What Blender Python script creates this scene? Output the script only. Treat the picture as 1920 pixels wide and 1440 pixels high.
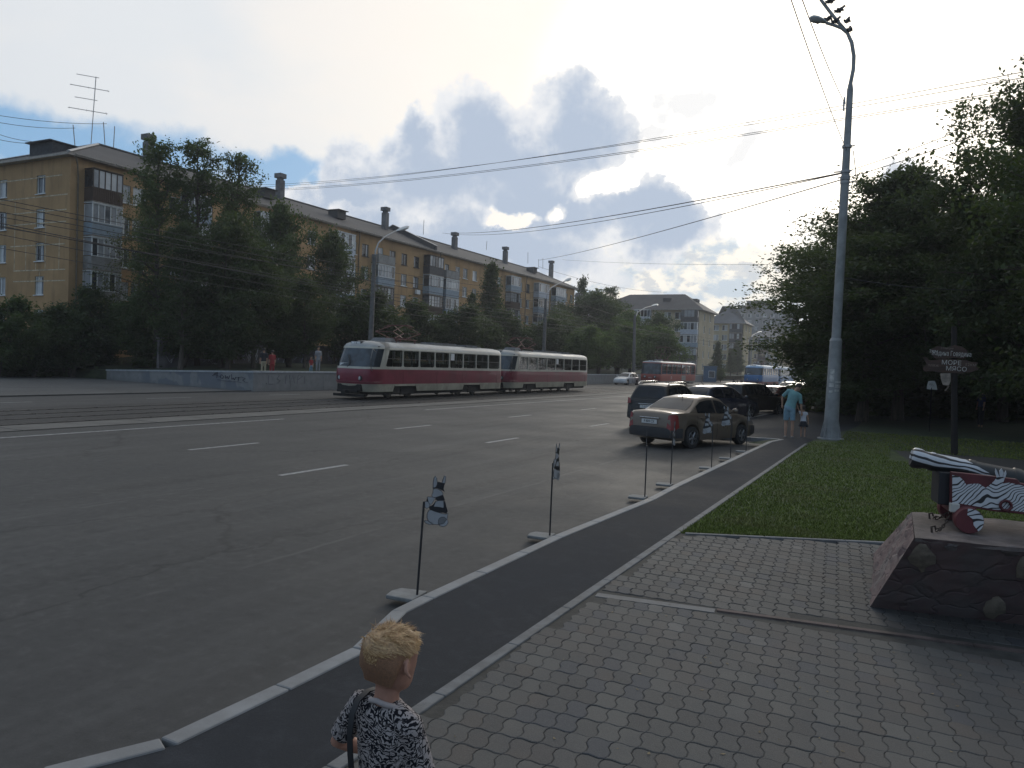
import bpy, math, random
import numpy as np
from mathutils import Vector, Matrix

for _o in list(bpy.data.objects): bpy.data.objects.remove(_o)
scene = bpy.context.scene
COL = scene.collection
R = math.radians

# ------------------------------------------------------------------ camera
# the street runs along +Y; the road surface is z = 0
CAM = Vector((0, 0, 2.2))
FPX, ROLL, HCEN, VPX = 1450.0, 0.036, 680.0, 1695.0
def _basis(yaw, p):
    f = Vector((-math.sin(yaw)*math.cos(p), math.cos(yaw)*math.cos(p), -math.sin(p)))
    r = f.cross(Vector((0, 0, 1))).normalized(); u = r.cross(f)
    return f, math.cos(ROLL)*r + math.sin(ROLL)*u, -math.sin(ROLL)*r + math.cos(ROLL)*u
PITCH = math.atan((720-HCEN)*math.cos(ROLL)/FPX)
_lo, _hi = 0.0, 1.2
for _ in range(50):
    _m = (_lo+_hi)/2
    _f, _r, _u = _basis(_m, PITCH)
    if 960 + FPX*_r.y/_f.y < VPX: _lo = _m
    else: _hi = _m
FWD, RGT, UPV = _basis(_m, PITCH)
cam_data = bpy.data.cameras.new('camera')
cam_data.sensor_width = 36.0
cam_data.lens = FPX/1920*36.0
cam_data.clip_start = 0.05
cam_data.clip_end = 6000
cam = bpy.data.objects.new('camera', cam_data)
COL.objects.link(cam)
cam.matrix_world = Matrix(((RGT.x, UPV.x, -FWD.x, CAM.x), (RGT.y, UPV.y, -FWD.y, CAM.y), (RGT.z, UPV.z, -FWD.z, CAM.z), (0, 0, 0, 1)))
scene.camera = cam

# measuring helpers: where a sight line of the photograph meets the ground, or a vertical plane
def ray(x, y): return FWD + RGT*((x-960)/FPX) + UPV*((720-y)/FPX)
def gnd(x, y, z=0.0):
    d = ray(x, y); return CAM + d*((z-CAM.z)/d.z)
def atY(x, y, Y):
    d = ray(x, y); return CAM + d*(Y/d.y)
def atX(x, y, X):
    d = ray(x, y); return CAM + d*(X/d.x)

# ------------------------------------------------------------------ light
SUN_DIR = ray(1440, 270).normalized()
SUN_EL = math.asin(SUN_DIR.z); SUN_AZ = math.atan2(SUN_DIR.x, SUN_DIR.y)
sun_d = bpy.data.lights.new('sun', 'SUN')
sun_d.energy = 0.65; sun_d.angle = R(14); sun_d.color = (1.0, 0.93, 0.82)
sun = bpy.data.objects.new('sun', sun_d); COL.objects.link(sun)
sun.rotation_euler = (-SUN_DIR).to_track_quat('-Z', 'Y').to_euler()
sun.location = (0, 0, 60)

scene.view_settings.view_transform = 'Standard'
scene.view_settings.look = 'None'
scene.view_settings.exposure = 0.0
scene.view_settings.gamma = 1.0
scene.view_settings.use_curve_mapping = False
scene.cycles.max_bounces = 8
scene.cycles.transparent_max_bounces = 12
scene.cycles.diffuse_bounces = 3

# ------------------------------------------------------------------ node helper
class NT:
    def __init__(s, tree): s.t = tree; s.n = tree.nodes; s.l = tree.links
    def new(s, typ, **kw):
        n = s.n.new(typ)
        for k, v in kw.items(): setattr(n, k, v)
        return n
    def put(s, sock, v):
        if isinstance(v, bpy.types.NodeSocket): s.l.new(v, sock)
        elif v is not None:
            if isinstance(v, (tuple, list)) and len(v) == 3 and sock.type == 'RGBA': v = (*v, 1)
            sock.default_value = v
    def math(s, op, a, b=None, c=None, clamp=False):
        n = s.new('ShaderNodeMath', operation=op); n.use_clamp = clamp
        s.put(n.inputs[0], a)
        if b is not None: s.put(n.inputs[1], b)
        if c is not None: s.put(n.inputs[2], c)
        return n.outputs[0]
    def vmath(s, op, a, b=None):
        n = s.new('ShaderNodeVectorMath', operation=op)
        s.put(n.inputs[0], a)
        if b is not None: s.put(n.inputs[1], b)
        return n.outputs['Value'] if op in ('LENGTH', 'DOT_PRODUCT', 'DISTANCE') else n.outputs[0]
    def noise(s, vec, scale, detail=4, rough=.55, dist=0, out=0):
        n = s.new('ShaderNodeTexNoise')
        if vec is not None: s.put(n.inputs['Vector'], vec)
        n.inputs['Scale'].default_value = scale; n.inputs['Detail'].default_value = detail
        n.inputs['Roughness'].default_value = rough; n.inputs['Distortion'].default_value = dist
        return n.outputs[out]
    def ramp(s, x, lo, hi, a=0.0, b=1.0, smooth=True):
        n = s.new('ShaderNodeMapRange'); n.interpolation_type = 'SMOOTHSTEP' if smooth else 'LINEAR'
        s.put(n.inputs[0], x)
        for i, v in enumerate((lo, hi, a, b)): s.put(n.inputs[i+1], v)
        return n.outputs[0]
    def mix(s, f, a, b, blend='MIX'):
        n = s.new('ShaderNodeMix', data_type='RGBA', blend_type=blend)
        s.put(n.inputs[0], f); s.put(n.inputs[6], a); s.put(n.inputs[7], b)
        return n.outputs[2]
    def coord(s, which='Object'): return s.new('ShaderNodeTexCoord').outputs[which]
    def mapping(s, vec, scale=(1, 1, 1), rot=(0, 0, 0), loc=(0, 0, 0)):
        n = s.new('ShaderNodeMapping'); s.put(n.inputs[0], vec)
        n.inputs['Scale'].default_value = scale; n.inputs['Rotation'].default_value = rot; n.inputs['Location'].default_value = loc
        return n.outputs[0]
    def sep(s, v):
        n = s.new('ShaderNodeSeparateXYZ'); s.put(n.inputs[0], v); return n.outputs
    def comb(s, x, y, z=0.0):
        n = s.new('ShaderNodeCombineXYZ')
        for i, v in enumerate((x, y, z)): s.put(n.inputs[i], v)
        return n.outputs[0]

# ------------------------------------------------------------------ sky: Nishita blue behind procedural cloud layers, all by direction
world = bpy.data.worlds.new('World'); scene.world = world
world.use_nodes = True
w = NT(world.node_tree); w.n.clear()
def azel(px, py):
    d = ray(px, py).normalized()
    return math.atan2(d.x, d.y), math.asin(d.z)
_dir = w.vmath('NORMALIZE', w.coord('Generated'))
_x, _y, _z = w.sep(_dir)
AZ = w.math('ARCTAN2', _x, _y); EL = w.math('ARCSINE', _z)
# wobble the look-up so that ellipses become billows
_n1 = w.new('ShaderNodeTexNoise'); w.put(_n1.inputs['Vector'], _dir)
_n1.inputs['Scale'].default_value = 7; _n1.inputs['Detail'].default_value = 7; _n1.inputs['Roughness'].default_value = .58
_c = w.vmath('SUBTRACT', _n1.outputs['Color'], (.5, .5, .5))
_cx, _cy, _cz = w.sep(_c)
_n2 = w.new('ShaderNodeTexNoise'); w.put(_n2.inputs['Vector'], _dir)
_n2.inputs['Scale'].default_value = 26; _n2.inputs['Detail'].default_value = 4
_c2 = w.vmath('SUBTRACT', _n2.outputs['Color'], (.5, .5, .5)); _dx, _dy, _dz = w.sep(_c2)
def warped(amp, amp2=0.03):
    return (w.math('ADD', w.math('MULTIPLY_ADD', _cx, amp, AZ), w.math('MULTIPLY', _dx, amp2)),
            w.math('ADD', w.math('MULTIPLY_ADD', _cy, amp, EL), w.math('MULTIPLY', _dy, amp2)))
def blob(A, E, px, py, rx, ry, rot=0.0):
    """soft ellipse given in photograph pixels, evaluated by direction: 1 at its centre, 0 on its rim"""
    a0, e0 = azel(px, py); k = 1/FPX
    da = w.math('SUBTRACT', A, a0); de = w.math('SUBTRACT', E, e0)
    c, s_ = math.cos(rot), math.sin(rot)
    u = w.math('MULTIPLY_ADD', da, c/(rx*k), w.math('MULTIPLY', de, s_/(rx*k)))
    v = w.math('MULTIPLY_ADD', da, -s_/(ry*k), w.math('MULTIPLY', de, c/(ry*k)))
    d = w.math('SQRT', w.math('ADD', w.math('MULTIPLY', u, u), w.math('MULTIPLY', v, v)))
    return w.math('SUBTRACT', 1.0, d)
def union(bs):
    o = bs[0]
    for b in bs[1:]: o = w.math('SMOOTH_MAX', o, b, 0.15)
    return o
sky = w.new('ShaderNodeTexSky', sky_type='NISHITA')
sky.sun_disc = False; sky.sun_elevation = SUN_EL; sky.sun_rotation = SUN_AZ
sky.dust_density = 2.0; sky.ozone_density = 2.0
base = w.mix(1.0, sky.outputs[0], (.10, .10, .10), 'MULTIPLY')
base = w.mix(.75, base, (.26, .50, .80))
A1, E1 = warped(.16)
A2, E2 = warped(.20, .05)
A3, E3 = warped(.10, .03)
# high thin cream veil: covers nearly everything except a blue band low on the left
gap = union([blob(A3, E3, 40, 258, 340, 54, -.02), blob(A3, E3, 575, 335, 190, 38, -.16), blob(A3, E3, 1700, 352, 40, 30)])
veil_n = w.noise(w.mapping(_dir, (1, 1, 2.2)), 2.6, 5, .55)
veil = w.math('SUBTRACT', 1.0, w.ramp(gap, -.35, .35))
front = w.ramp(w.math('COSINE', w.math('SUBTRACT', AZ, SUN_AZ)), -.2, .75)      # the veil thins out away from the sun
veil = w.math('MULTIPLY', veil, w.math('MULTIPLY_ADD', front, .5, .5))
glow = w.vmath('DOT_PRODUCT', _dir, tuple(SUN_DIR))
g1 = w.ramp(glow, .78, .985); g2 = w.ramp(glow, .95, .998)
veil_col = w.mix(g1, (.80, .83, .86), (1.13, 1.07, .97))
veil_col = w.mix(w.math('MULTIPLY', w.ramp(veil_n, .42, .68), .5), veil_col, (1.04, .96, .88))
veil_col = w.mix(g2, veil_col, (2.1, 1.95, 1.7))
behind = w.mix(front, (.50, .52, .56), (1, 1, 1))
veil_col = w.mix(1.0, veil_col, behind, 'MULTIPLY')
col = w.mix(veil, base, veil_col)
# low mottled cloud over the horizon to the right
lowm = union([blob(A2, E2, 1290, 515, 420, 110)])
lown = w.noise(w.mapping(_dir, (1, 1, 1.6)), 15, 7, .6)
lowcol = w.mix(w.ramp(lown, .43, .57), (.53, .635, .74), (1.08, 1.02, .90))
lowcol = w.mix(w.math('MULTIPLY', w.ramp(w.noise(w.mapping(_dir, (1, 1, 1.6)), 21, 6, .6), .54, .62), .7), lowcol, (.50, .56, .64))
col = w.mix(w.math('MULTIPLY', w.ramp(lowm, -.1, .40), .92), col, lowcol)
# the big blue-grey bank
big = union([blob(A1, E1, 800, 345, 215, 90, .12), blob(A1, E1, 785, 285, 60, 45), blob(A1, E1, 940, 290, 150, 95), blob(A1, E1, 1085, 245, 115, 118, .3),
             blob(A1, E1, 1015, 370, 250, 85, -.02), blob(A1, E1, 1195, 402, 185, 62, -.15), blob(A1, E1, 930, 440, 230, 60, -.1), blob(A1, E1, 640, 372, 120, 34, .1),
             blob(A1, E1, 860, 455, 330, 55, -.12), blob(A1, E1, 1290, 425, 80, 40)])
hole = union([blob(A3, E3, 1128, 345, 62, 26, .25), blob(A3, E3, 960, 402, 52, 14, .2), blob(A3, E3, 1040, 388, 30, 22)])
dens = w.math('SUBTRACT', big, w.math('MULTIPLY', w.ramp(hole, -.3, .6), .9))
rag = w.noise(_dir, 44, 5, .62)
dens = w.math('MULTIPLY_ADD', w.math('SUBTRACT', rag, .5), .40, dens)
mask = w.ramp(dens, -.06, .17)
bn = w.noise(_dir, 13, 6, .58)
core = w.ramp(w.math('MULTIPLY_ADD', w.math('SUBTRACT', bn, .5), 1.3, dens), .0, .62)
bigcol = w.mix(core, (.90, .91, .93), (.48, .565, .70))
col = w.mix(mask, col, bigcol)
thin = w.math('MULTIPLY_ADD', w.math('SUBTRACT', rag, .5), .7, union([blob(A1, E1, 1272, 195, 62, 72, -.4), blob(A1, E1, 1225, 262, 60, 34), blob(A1, E1, 1385, 298, 52, 22, .7), blob(A1, E1, 1690, 350, 40, 22)]))
col = w.mix(w.math('MULTIPLY', w.ramp(thin, -.05, .55), .72), col, (.56, .61, .70))
# below the horizon: what the ground would send back
col = w.mix(w.ramp(EL, -.06, -.01), (.08, .085, .085), col)
bg = w.new('ShaderNodeBackground'); w.put(bg.inputs[0], col); bg.inputs[1].default_value = 1.0
wo = w.new('ShaderNodeOutputWorld'); w.l.new(bg.outputs[0], wo.inputs[0])
world.cycles.sampling_method = 'MANUAL'; world.cycles.sample_map_resolution = 1024

# ------------------------------------------------------------------ mesh builder
class MB:
    def __init__(s): s.v = []; s.f = []; s.m = []; s.M = None
    def add(s, vs, fs, mat=0):
        b = len(s.v)
        if s.M is not None: s.v += [tuple(s.M @ Vector(p)) for p in vs]
        else: s.v += [tuple(p) for p in vs]
        s.f += [tuple(i+b for i in f) for f in fs]
        s.m += [mat]*len(fs) if isinstance(mat, int) else list(mat)
        return s
    def box(s, c, d, rz=0.0, mat=0, top=None, ax=None):
        hx, hy, hz = d[0]/2, d[1]/2, d[2]/2
        tx, ty = (hx, hy) if top is None else (top[0]/2, top[1]/2)
        p = [(-hx, -hy, -hz), (hx, -hy, -hz), (hx, hy, -hz), (-hx, hy, -hz), (-tx, -ty, hz), (tx, -ty, hz), (tx, ty, hz), (-tx, ty, hz)]
        m = Matrix.Rotation(rz, 3, 'Z') if ax is None else ax
        p = [Vector(c) + m @ Vector(q) for q in p]
        return s.add(p, [(0, 3, 2, 1), (4, 5, 6, 7), (0, 1, 5, 4), (1, 2, 6, 5), (2, 3, 7, 6), (3, 0, 4, 7)], mat)
    def loft(s, rings, mat=0, caps=True, closed=True):
        n = len(rings[0]); vs = [p for r in rings for p in r]; fs = []
        for i in range(len(rings)-1):
            for j in range(n if closed else n-1):
                k = (j+1) % n
                fs.append((i*n+j, i*n+k, (i+1)*n+k, (i+1)*n+j))
        if caps and closed:
            fs.append(tuple(reversed(range(n)))); fs.append(tuple(range((len(rings)-1)*n, len(rings)*n)))
        return s.add(vs, fs, mat)
    def tube(s, pts, rad, seg=8, mat=0, caps=True, flat=None):
        pts = [Vector(p) for p in pts]; n = len(pts)
        rad = [rad]*n if not hasattr(rad, '__len__') else rad
        rings = []; prev = None
        for i, p in enumerate(pts):
            t = (pts[min(i+1, n-1)] - pts[max(i-1, 0)])
            t = t.normalized() if t.length > 1e-9 else Vector((0, 0, 1))
            if prev is None:
                a = Vector((0, 0, 1)) if abs(t.z) < .9 else Vector((1, 0, 0))
                e1 = t.cross(a).normalized()
            else:
                e1 = (prev - t*prev.dot(t)); e1 = e1.normalized() if e1.length > 1e-6 else t.orthogonal().normalized()
            prev = e1; e2 = t.cross(e1)
            rings.append([p + (e1*math.cos(2*math.pi*k/seg) + e2*math.sin(2*math.pi*k/seg)*(flat or 1))*rad[i] for k in range(seg)])
        return s.loft(rings, mat, caps)
    def capsule(s, pts, rad, seg=10, mat=0):
        """tapered limb with round ends"""
        pts = [Vector(p) for p in pts]
        rad = [rad]*len(pts) if not hasattr(rad, '__len__') else list(rad)
        d0 = (pts[0]-pts[1]).normalized(); d1 = (pts[-1]-pts[-2]).normalized()
        P = []; Q = []
        for a in (88, 60, 30): P.append(pts[0]+d0*rad[0]*math.sin(R(a))); Q.append(rad[0]*math.cos(R(a)))
        P += pts; Q += rad
        for a in (30, 60, 88): P.append(pts[-1]+d1*rad[-1]*math.sin(R(a))); Q.append(rad[-1]*math.cos(R(a)))
        return s.tube(P, Q, seg, mat)
    def lathe(s, prof, seg=16, mat=0, M=None, caps=True):
        rings = [[Vector((r*math.cos(2*math.pi*k/seg), r*math.sin(2*math.pi*k/seg), z)) for k in range(seg)] for r, z in prof]
        if M is not None: rings = [[M @ p for p in r] for r in rings]
        return s.loft(rings, mat, caps)
    def ell(s, c, r, seg=14, rows=9, mat=0):
        rings = []
        for i in range(rows+1):
            a = -math.pi/2*.98 + math.pi*.98*i/rows
            rings.append([(c[0]+r[0]*math.cos(a)*math.cos(2*math.pi*k/seg), c[1]+r[1]*math.cos(a)*math.sin(2*math.pi*k/seg), c[2]+r[2]*math.sin(a)) for k in range(seg)])
        return s.loft(rings, mat)
    def prism(s, poly, t0, t1, F, mat=0):
        """polygon in a plane, F(u, v, t) -> point, extruded from t0 to t1"""
        n = len(poly)
        vs = [F(u, v, t0) for u, v in poly] + [F(u, v, t1) for u, v in poly]
        fs = [tuple(reversed(range(n))), tuple(range(n, 2*n))] + [(i, (i+1) % n, n+(i+1) % n, n+i) for i in range(n)]
        return s.add(vs, fs, mat)
    def quad(s, a, b, c, d, mat=0): return s.add([a, b, c, d], [(0, 1, 2, 3)], mat)
    def build(s, name, mats, parent=None, smooth=None, bevel=0, flip=False, loc=None):
        me = bpy.data.meshes.new(name)
        me.from_pydata(s.v, [], s.f)
        for m in (mats if isinstance(mats, (list, tuple)) else [mats]): me.materials.append(m)
        me.polygons.foreach_set('material_index', s.m)
        me.validate(); me.update()
        if smooth is not None:
            me.shade_smooth()
            if smooth < 180: me.set_sharp_from_angle(angle=R(smooth))
        o = bpy.data.objects.new(name, me); COL.objects.link(o)
        if parent is not None: o.parent = parent
        if loc is not None: o.location = loc
        if bevel:
            b = o.modifiers.new('bevel', 'BEVEL'); b.width = bevel; b.segments = 2; b.limit_method = 'ANGLE'; b.angle_limit = R(35)
        return o

def bake_remesh(o, voxel, smooth_it=4, smooth_f=.5):
    """turn overlapping lofts into one continuous skin"""
    m = o.modifiers.new('r', 'REMESH'); m.mode = 'VOXEL'; m.voxel_size = voxel
    if smooth_it:
        k = o.modifiers.new('s', 'SMOOTH'); k.iterations = smooth_it; k.factor = smooth_f
    dg = bpy.context.evaluated_depsgraph_get()
    me = bpy.data.meshes.new_from_object(o.evaluated_get(dg))
    mats = [m for m in o.data.materials]
    old = o.data; o.modifiers.clear(); o.data = me; bpy.data.meshes.remove(old)
    me.name = o.name
    if not len(me.materials):
        for m in mats: me.materials.append(m)
    me.shade_smooth()
    return o

def tag(o, label, cat, group=None, kind=None):
    o['label'] = label; o['category'] = cat
    if group: o['group'] = group
    if kind: o['kind'] = kind
    return o
def thing(name, label, cat, loc=(0, 0, 0), rz=0.0, group=None):
    o = bpy.data.objects.new(name, None); COL.objects.link(o)
    o.empty_display_size = .3
    o.location = loc; o.rotation_euler = (0, 0, rz)
    return tag(o, label, cat, group)
def structure(o): o['kind'] = 'structure'; return o
def copy_tree(o, parent=None):
    c = o.copy(); COL.objects.link(c); c.parent = parent
    for ch in list(o.children): copy_tree(ch, c)
    return c

# ------------------------------------------------------------------ materials
MATS = {}
def mat(name, col, rough=.6, metal=0.0, var=0.0, vscale=4.0, bump=0.0, bscale=60.0, coat=0.0, spec=.5, detail=5, stretch=None, var2=None, world_co=False):
    if name in MATS: return MATS[name]
    m = bpy.data.materials.new(name); m.use_nodes = True; MATS[name] = m
    t = NT(m.node_tree); b = t.n['Principled BSDF']
    b.inputs['Roughness'].default_value = rough; b.inputs['Metallic'].default_value = metal
    b.inputs['Coat Weight'].default_value = coat; b.inputs['Specular IOR Level'].default_value = spec
    b.inputs['Coat Roughness'].default_value = .06
    co = t.coord('Object')
    if world_co: co = t.new('ShaderNodeNewGeometry').outputs['Position']
    if stretch: co = t.mapping(co, stretch)
    if var:
        n = t.noise(co, vscale, detail, .6)
        c2 = var2 or tuple(min(1, c*(1+var)) for c in col)
        c1 = tuple(c*(1-var) for c in col)
        t.put(b.inputs['Base Color'], t.mix(t.ramp(n, .34, .66), c1, c2))
        t.put(b.inputs['Roughness'], t.ramp(n, .3, .7, max(.02, rough-.07), min(1, rough+.07)))
    else: b.inputs['Base Color'].default_value = (*col, 1)
    if bump:
        bn = t.noise(co, bscale, 4, .6)
        bp = t.new('ShaderNodeBump'); bp.inputs['Strength'].default_value = bump; bp.inputs['Distance'].default_value = .01
        t.put(bp.inputs['Height'], bn); t.l.new(bp.outputs[0], b.inputs['Normal'])
    return m
def glass(name, tint=(.02, .024, .028), rough=.04, var=.35):
    if name in MATS: return MATS[name]
    m = mat(name, tint, rough, 0, spec=.6)
    t = NT(m.node_tree); b = t.n['Principled BSDF']
    n = t.noise(t.coord('Object'), 1.4, 3)
    t.put(b.inputs['Base Color'], t.mix(t.ramp(n, .4, .65), tint, tuple(c*(1+3*var) for c in tint)))
    return m
# ================================================================== SETTING
def asphalt(name, c0, c1, streak=True, speck=.35, rough=.62, spec=.42):
    m = bpy.data.materials.new(name); m.use_nodes = True; t = NT(m.node_tree); b = t.n['Principled BSDF']
    co = t.coord('Object')
    big = t.noise(co, .35, 5, .6); fine = t.noise(co, 60, 3, .7); st = t.noise(t.mapping(co, (1.1, .045, 1)), 1.6, 5, .6)
    c = t.mix(t.ramp(big, .32, .68), c0, c1)
    if streak:
        c = t.mix(t.math('MULTIPLY', t.ramp(st, .50, .66), .38), c, tuple(v*1.55 for v in c1))
        c = t.mix(t.math('MULTIPLY', t.ramp(st, .46, .34), .45), c, tuple(v*.55 for v in c0))
        # old crack-filled seams and blots
        vor = t.new('ShaderNodeTexVoronoi', feature='DISTANCE_TO_EDGE'); t.put(vor.inputs['Vector'], t.mapping(t.vmath('ADD', co, t.vmath('MULTIPLY', t.noise(co, .8, 4, out=1), (1.5, 1.5, 0))), (1, .35, 1)))
        vor.inputs['Scale'].default_value = .22
        c = t.mix(t.math('MULTIPLY', t.ramp(vor.outputs[0], .010, .0), .65), c, tuple(v*.45 for v in c0))
        blot = t.noise(co, 1.7, 3, .5)
        mott = t.noise(co, 7, 6, .72)
        c = t.mix(t.math('MULTIPLY', t.ramp(mott, .50, .66), .55), c, tuple(v*1.5 for v in c1)); c = t.mix(t.math('MULTIPLY', t.ramp(mott, .48, .32), .55), c, tuple(v*.58 for v in c0))
        c = t.mix(t.math('MULTIPLY', t.ramp(blot, .66, .72), .35), c, tuple(v*.5 for v in c0))
    if streak and name == 'road asphalt':
        # longitudinal cold joints of the resurfaced lanes, and a worn seam line
        X, Y, Z = t.sep(co); wob = t.math('MULTIPLY', t.math('SUBTRACT', t.noise(t.mapping(co, (.3, .35, 1)), 1.2, 5, .6), .5), .5)
        for x0, wd, k_ in ((-5.95, .035, .30), (-9.98, .03, .28), (-14.0, .03, .2)):
            d_ = t.math('ABSOLUTE', t.math('SUBTRACT', t.math('ADD', X, t.math('MULTIPLY', wob, .5 if x0 > -8 else .06)), x0))
            c = t.mix(t.math('MULTIPLY', t.ramp(d_, wd*1.5, wd*.4), t.math('MULTIPLY', t.ramp(t.noise(co, .9, 5, .7), .40, .62), k_*1.2)), c, (.14, .135, .128))
        lane = t.ramp(t.math('ADD', X, t.math('MULTIPLY', wob, .5)), -6.0, -5.9)
        c = t.mix(t.math('MULTIPLY', lane, .22), c, (.034, .034, .036))
        for x0 in (-8.8, -7.1, -12.9, -11.2):
            d_ = t.math('ABSOLUTE', t.math('SUBTRACT', X, x0)); c = t.mix(t.math('MULTIPLY', t.ramp(d_, .5, .05), t.math('MULTIPLY', st, .35)), c, (.068, .066, .063))
    if not streak:
        mo = t.noise(co, 5, 6, .7); c = t.mix(t.math('MULTIPLY', t.ramp(mo, .45, .7), .4), c, tuple(v*1.4 for v in c1))
    sp = t.noise(co, 150, 3, .85)
    c = t.mix(t.math('MULTIPLY', t.ramp(sp, .60, .72), speck), c, (.17, .165, .16))
    c = t.mix(t.math('MULTIPLY', t.ramp(fine, .3, .7), .25), c, tuple(v*.6 for v in c0))
    t.put(b.inputs['Base Color'], c)
    t.put(b.inputs['Roughness'], t.ramp(big, .3, .7, rough-.08, rough+.08))
    b.inputs['Specular IOR Level'].default_value = spec
    bp = t.new('ShaderNodeBump'); bp.inputs['Strength'].default_value = .35; bp.inputs['Distance'].default_value = .01
    t.put(bp.inputs['Height'], t.math('ADD', t.math('MULTIPLY', fine, .6), sp)); t.l.new(bp.outputs[0], b.inputs['Normal'])
    return m
M_road = asphalt('road asphalt', (.0435, .043, .0425), (.057, .0562, .055), rough=.72, spec=.30)
M_side = asphalt('new dark asphalt', (.030, .032, .036), (.041, .043, .048), streak=False, speck=.18, rough=.9, spec=.12)
M_track = asphalt('track bed', (.034, .033, .032), (.048, .046, .044), rough=.75, spec=.25)
M_drive = asphalt('drive asphalt', (.092, .09, .086), (.12, .117, .112), rough=.8, spec=.2)
M_kerb = mat('pale kerb stone', (.20, .201, .202), .75, var=.18, vscale=3, bump=.2)
M_edge = mat('edging concrete', (.14, .14, .14), .85, var=.25, vscale=6, bump=.3)
M_conc = mat('concrete', (.22, .22, .215), .85, var=.22, vscale=1.3, bump=.25)
M_panel = mat('track panel concrete', (.092, .088, .080), .8, var=.25, vscale=.9, bump=.3)
M_rail = mat('rail steel', (.16, .15, .145), .32, .9, var=.2)
M_paint = mat('worn road paint', (.26, .26, .255), .75, var=.32, vscale=9, detail=8)
M_soil = mat('soil', (.046, .043, .038), .95, var=.35, vscale=5, bump=.6, bscale=30)
M_turf = mat('turf', (.040, .060, .014), .95, var=.4, vscale=2.2, bump=.8, bscale=90, var2=(.06, .085, .020))
M_far = mat('far ground', (.045, .055, .03), .95, var=.4, vscale=.05)

def sheet(name, pts, z, m, kind='structure'):
    b = MB(); b.add([(p[0], p[1], z) for p in pts], [tuple(range(len(pts)))])
    o = b.build(name, m); o['kind'] = kind; return o

# one ground sheet out to the horizon
sheet('ground', [(-900, -350), (900, -350), (900, 1400), (-900, 1400)], -.12, M_far)
# road: from the right-hand kerb to the parapet across the street
KX = -3.62
# kerb line of the near pavement with its shallow bends, then the parking bay
kerb_pts = [gnd(-260, 1530, .12), gnd(80, 1440, .12), gnd(300, 1385, .12), gnd(515, 1285, .12), gnd(660, 1215, .12), gnd(735, 1145, .12), gnd(790, 1118, .12),
            gnd(1037, 1005, .12), gnd(1214, 935, .12), gnd(1262, 910, .12), gnd(1440, 828, .12), gnd(1462, 823.5, .12)]
kerb_bay = [gnd(1462, 823.5, .12), gnd(1405, 820, .12), gnd(1330, 817, .12)]
far_kerb = [Vector((-7.0, 27.5, .12)), Vector((-6.25, 33, .12)), Vector((-5.85, 44, .12)), Vector((-5.5, 62, .12)), Vector((-5.3, 110, .12)), Vector((-5.0, 260, .12))]
kerb_bay[-1] = Vector((-7.0, kerb_bay[-1].y, .12))
kb = MB()
def kerb_run(mb, P, w_, h0, h1, mat=0):
    """a row of kerb stones: top strip of width w_ to the right of the line, with a real face down to h0"""
    for i in range(len(P)-1):
        a, c = Vector((P[i].x, P[i].y, 0)), Vector((P[i+1].x, P[i+1].y, 0))
        L = (c-a).length; n = max(1, round(L/1.0)); d = (c-a)/n
        for k in range(n):
            p0 = a + d*(k+.004); p1 = a + d*(k+.998)
            off = Vector((d.y, -d.x, 0)).normalized()*w_
            mb.add([(p0.x, p0.y, h0), (p1.x, p1.y, h0), (p1.x+off.x, p1.y+off.y, h0), (p0.x+off.x, p0.y+off.y, h0),
                    (p0.x, p0.y, h1), (p1.x, p1.y, h1), (p1.x+off.x, p1.y+off.y, h1), (p0.x+off.x, p0.y+off.y, h1)],
                   [(0, 3, 2, 1), (4, 5, 6, 7), (0, 1, 5, 4), (1, 2, 6, 5), (2, 3, 7, 6), (3, 0, 4, 7)], mat)
kerb_run(kb, kerb_pts, .128, -.08, .128)
kerb_run(kb, kerb_bay[::-1], -.15, -.08, .126)
kerb_run(kb, [kerb_bay[-1], far_kerb[0]], .15, -.08, .126)
kerb_run(kb, far_kerb, .15, -.08, .126)
structure(kb.build('kerb', M_kerb, bevel=.012))
sheet('road', [(-34.2, -60), (4, -60), (4, 420), (-34.2, 420)], 0.0, M_road)
# pavement (dark new asphalt), following the kerb
EDX = -2.52
pv = [(p.x+.12, p.y) for p in kerb_pts] + [(p.x+.02, p.y+.16) for p in kerb_bay[1:]] + [(p.x+.14, p.y) for p in far_kerb]
pv = [(pv[0][0], -6)] + pv + [(-1.2, 260), (-1.45, 60), (-1.6, 34), (EDX, 25), (EDX, -6)]
sheet('pavement', pv, .116, M_side)
# thin edging stones between the pavement and the paving / lawn
eb = MB()
kerb_run(eb, [Vector((EDX, -3, 0)), Vector((EDX, 24.2, 0))], .085, -.02, .135)
GL, GR = gnd(1270, 1000, .12), gnd(1662, 1018, .12)
g_dir = (GR-GL).normalized()
kerb_run(eb, [GL+g_dir*0.09, GL + g_dir*7], .07, -.02, .14)
SL, SR = gnd(1100, 1110, .12), gnd(1920, 1222, .12)
s_dir = (SR-SL).normalized()
structure(eb.build('edging_stone', M_edge, bevel=.008))
sb = MB()
kerb_run(sb, [SL + s_dir*.10, SL + s_dir*1.15], .11, -.02, .127)
structure(sb.build('edging_strip', mat('grey strip', (.15, .145, .14), .85, var=.2, vscale=5, bump=.3)))
sb = MB()
kerb_run(sb, [SL + s_dir*1.16, SL + s_dir*7], .06, -.02, .135)
structure(sb.build('edging_strip', mat('reddish strip', (.085, .062, .055), .85, var=.35, vscale=5, bump=.4)))
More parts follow.
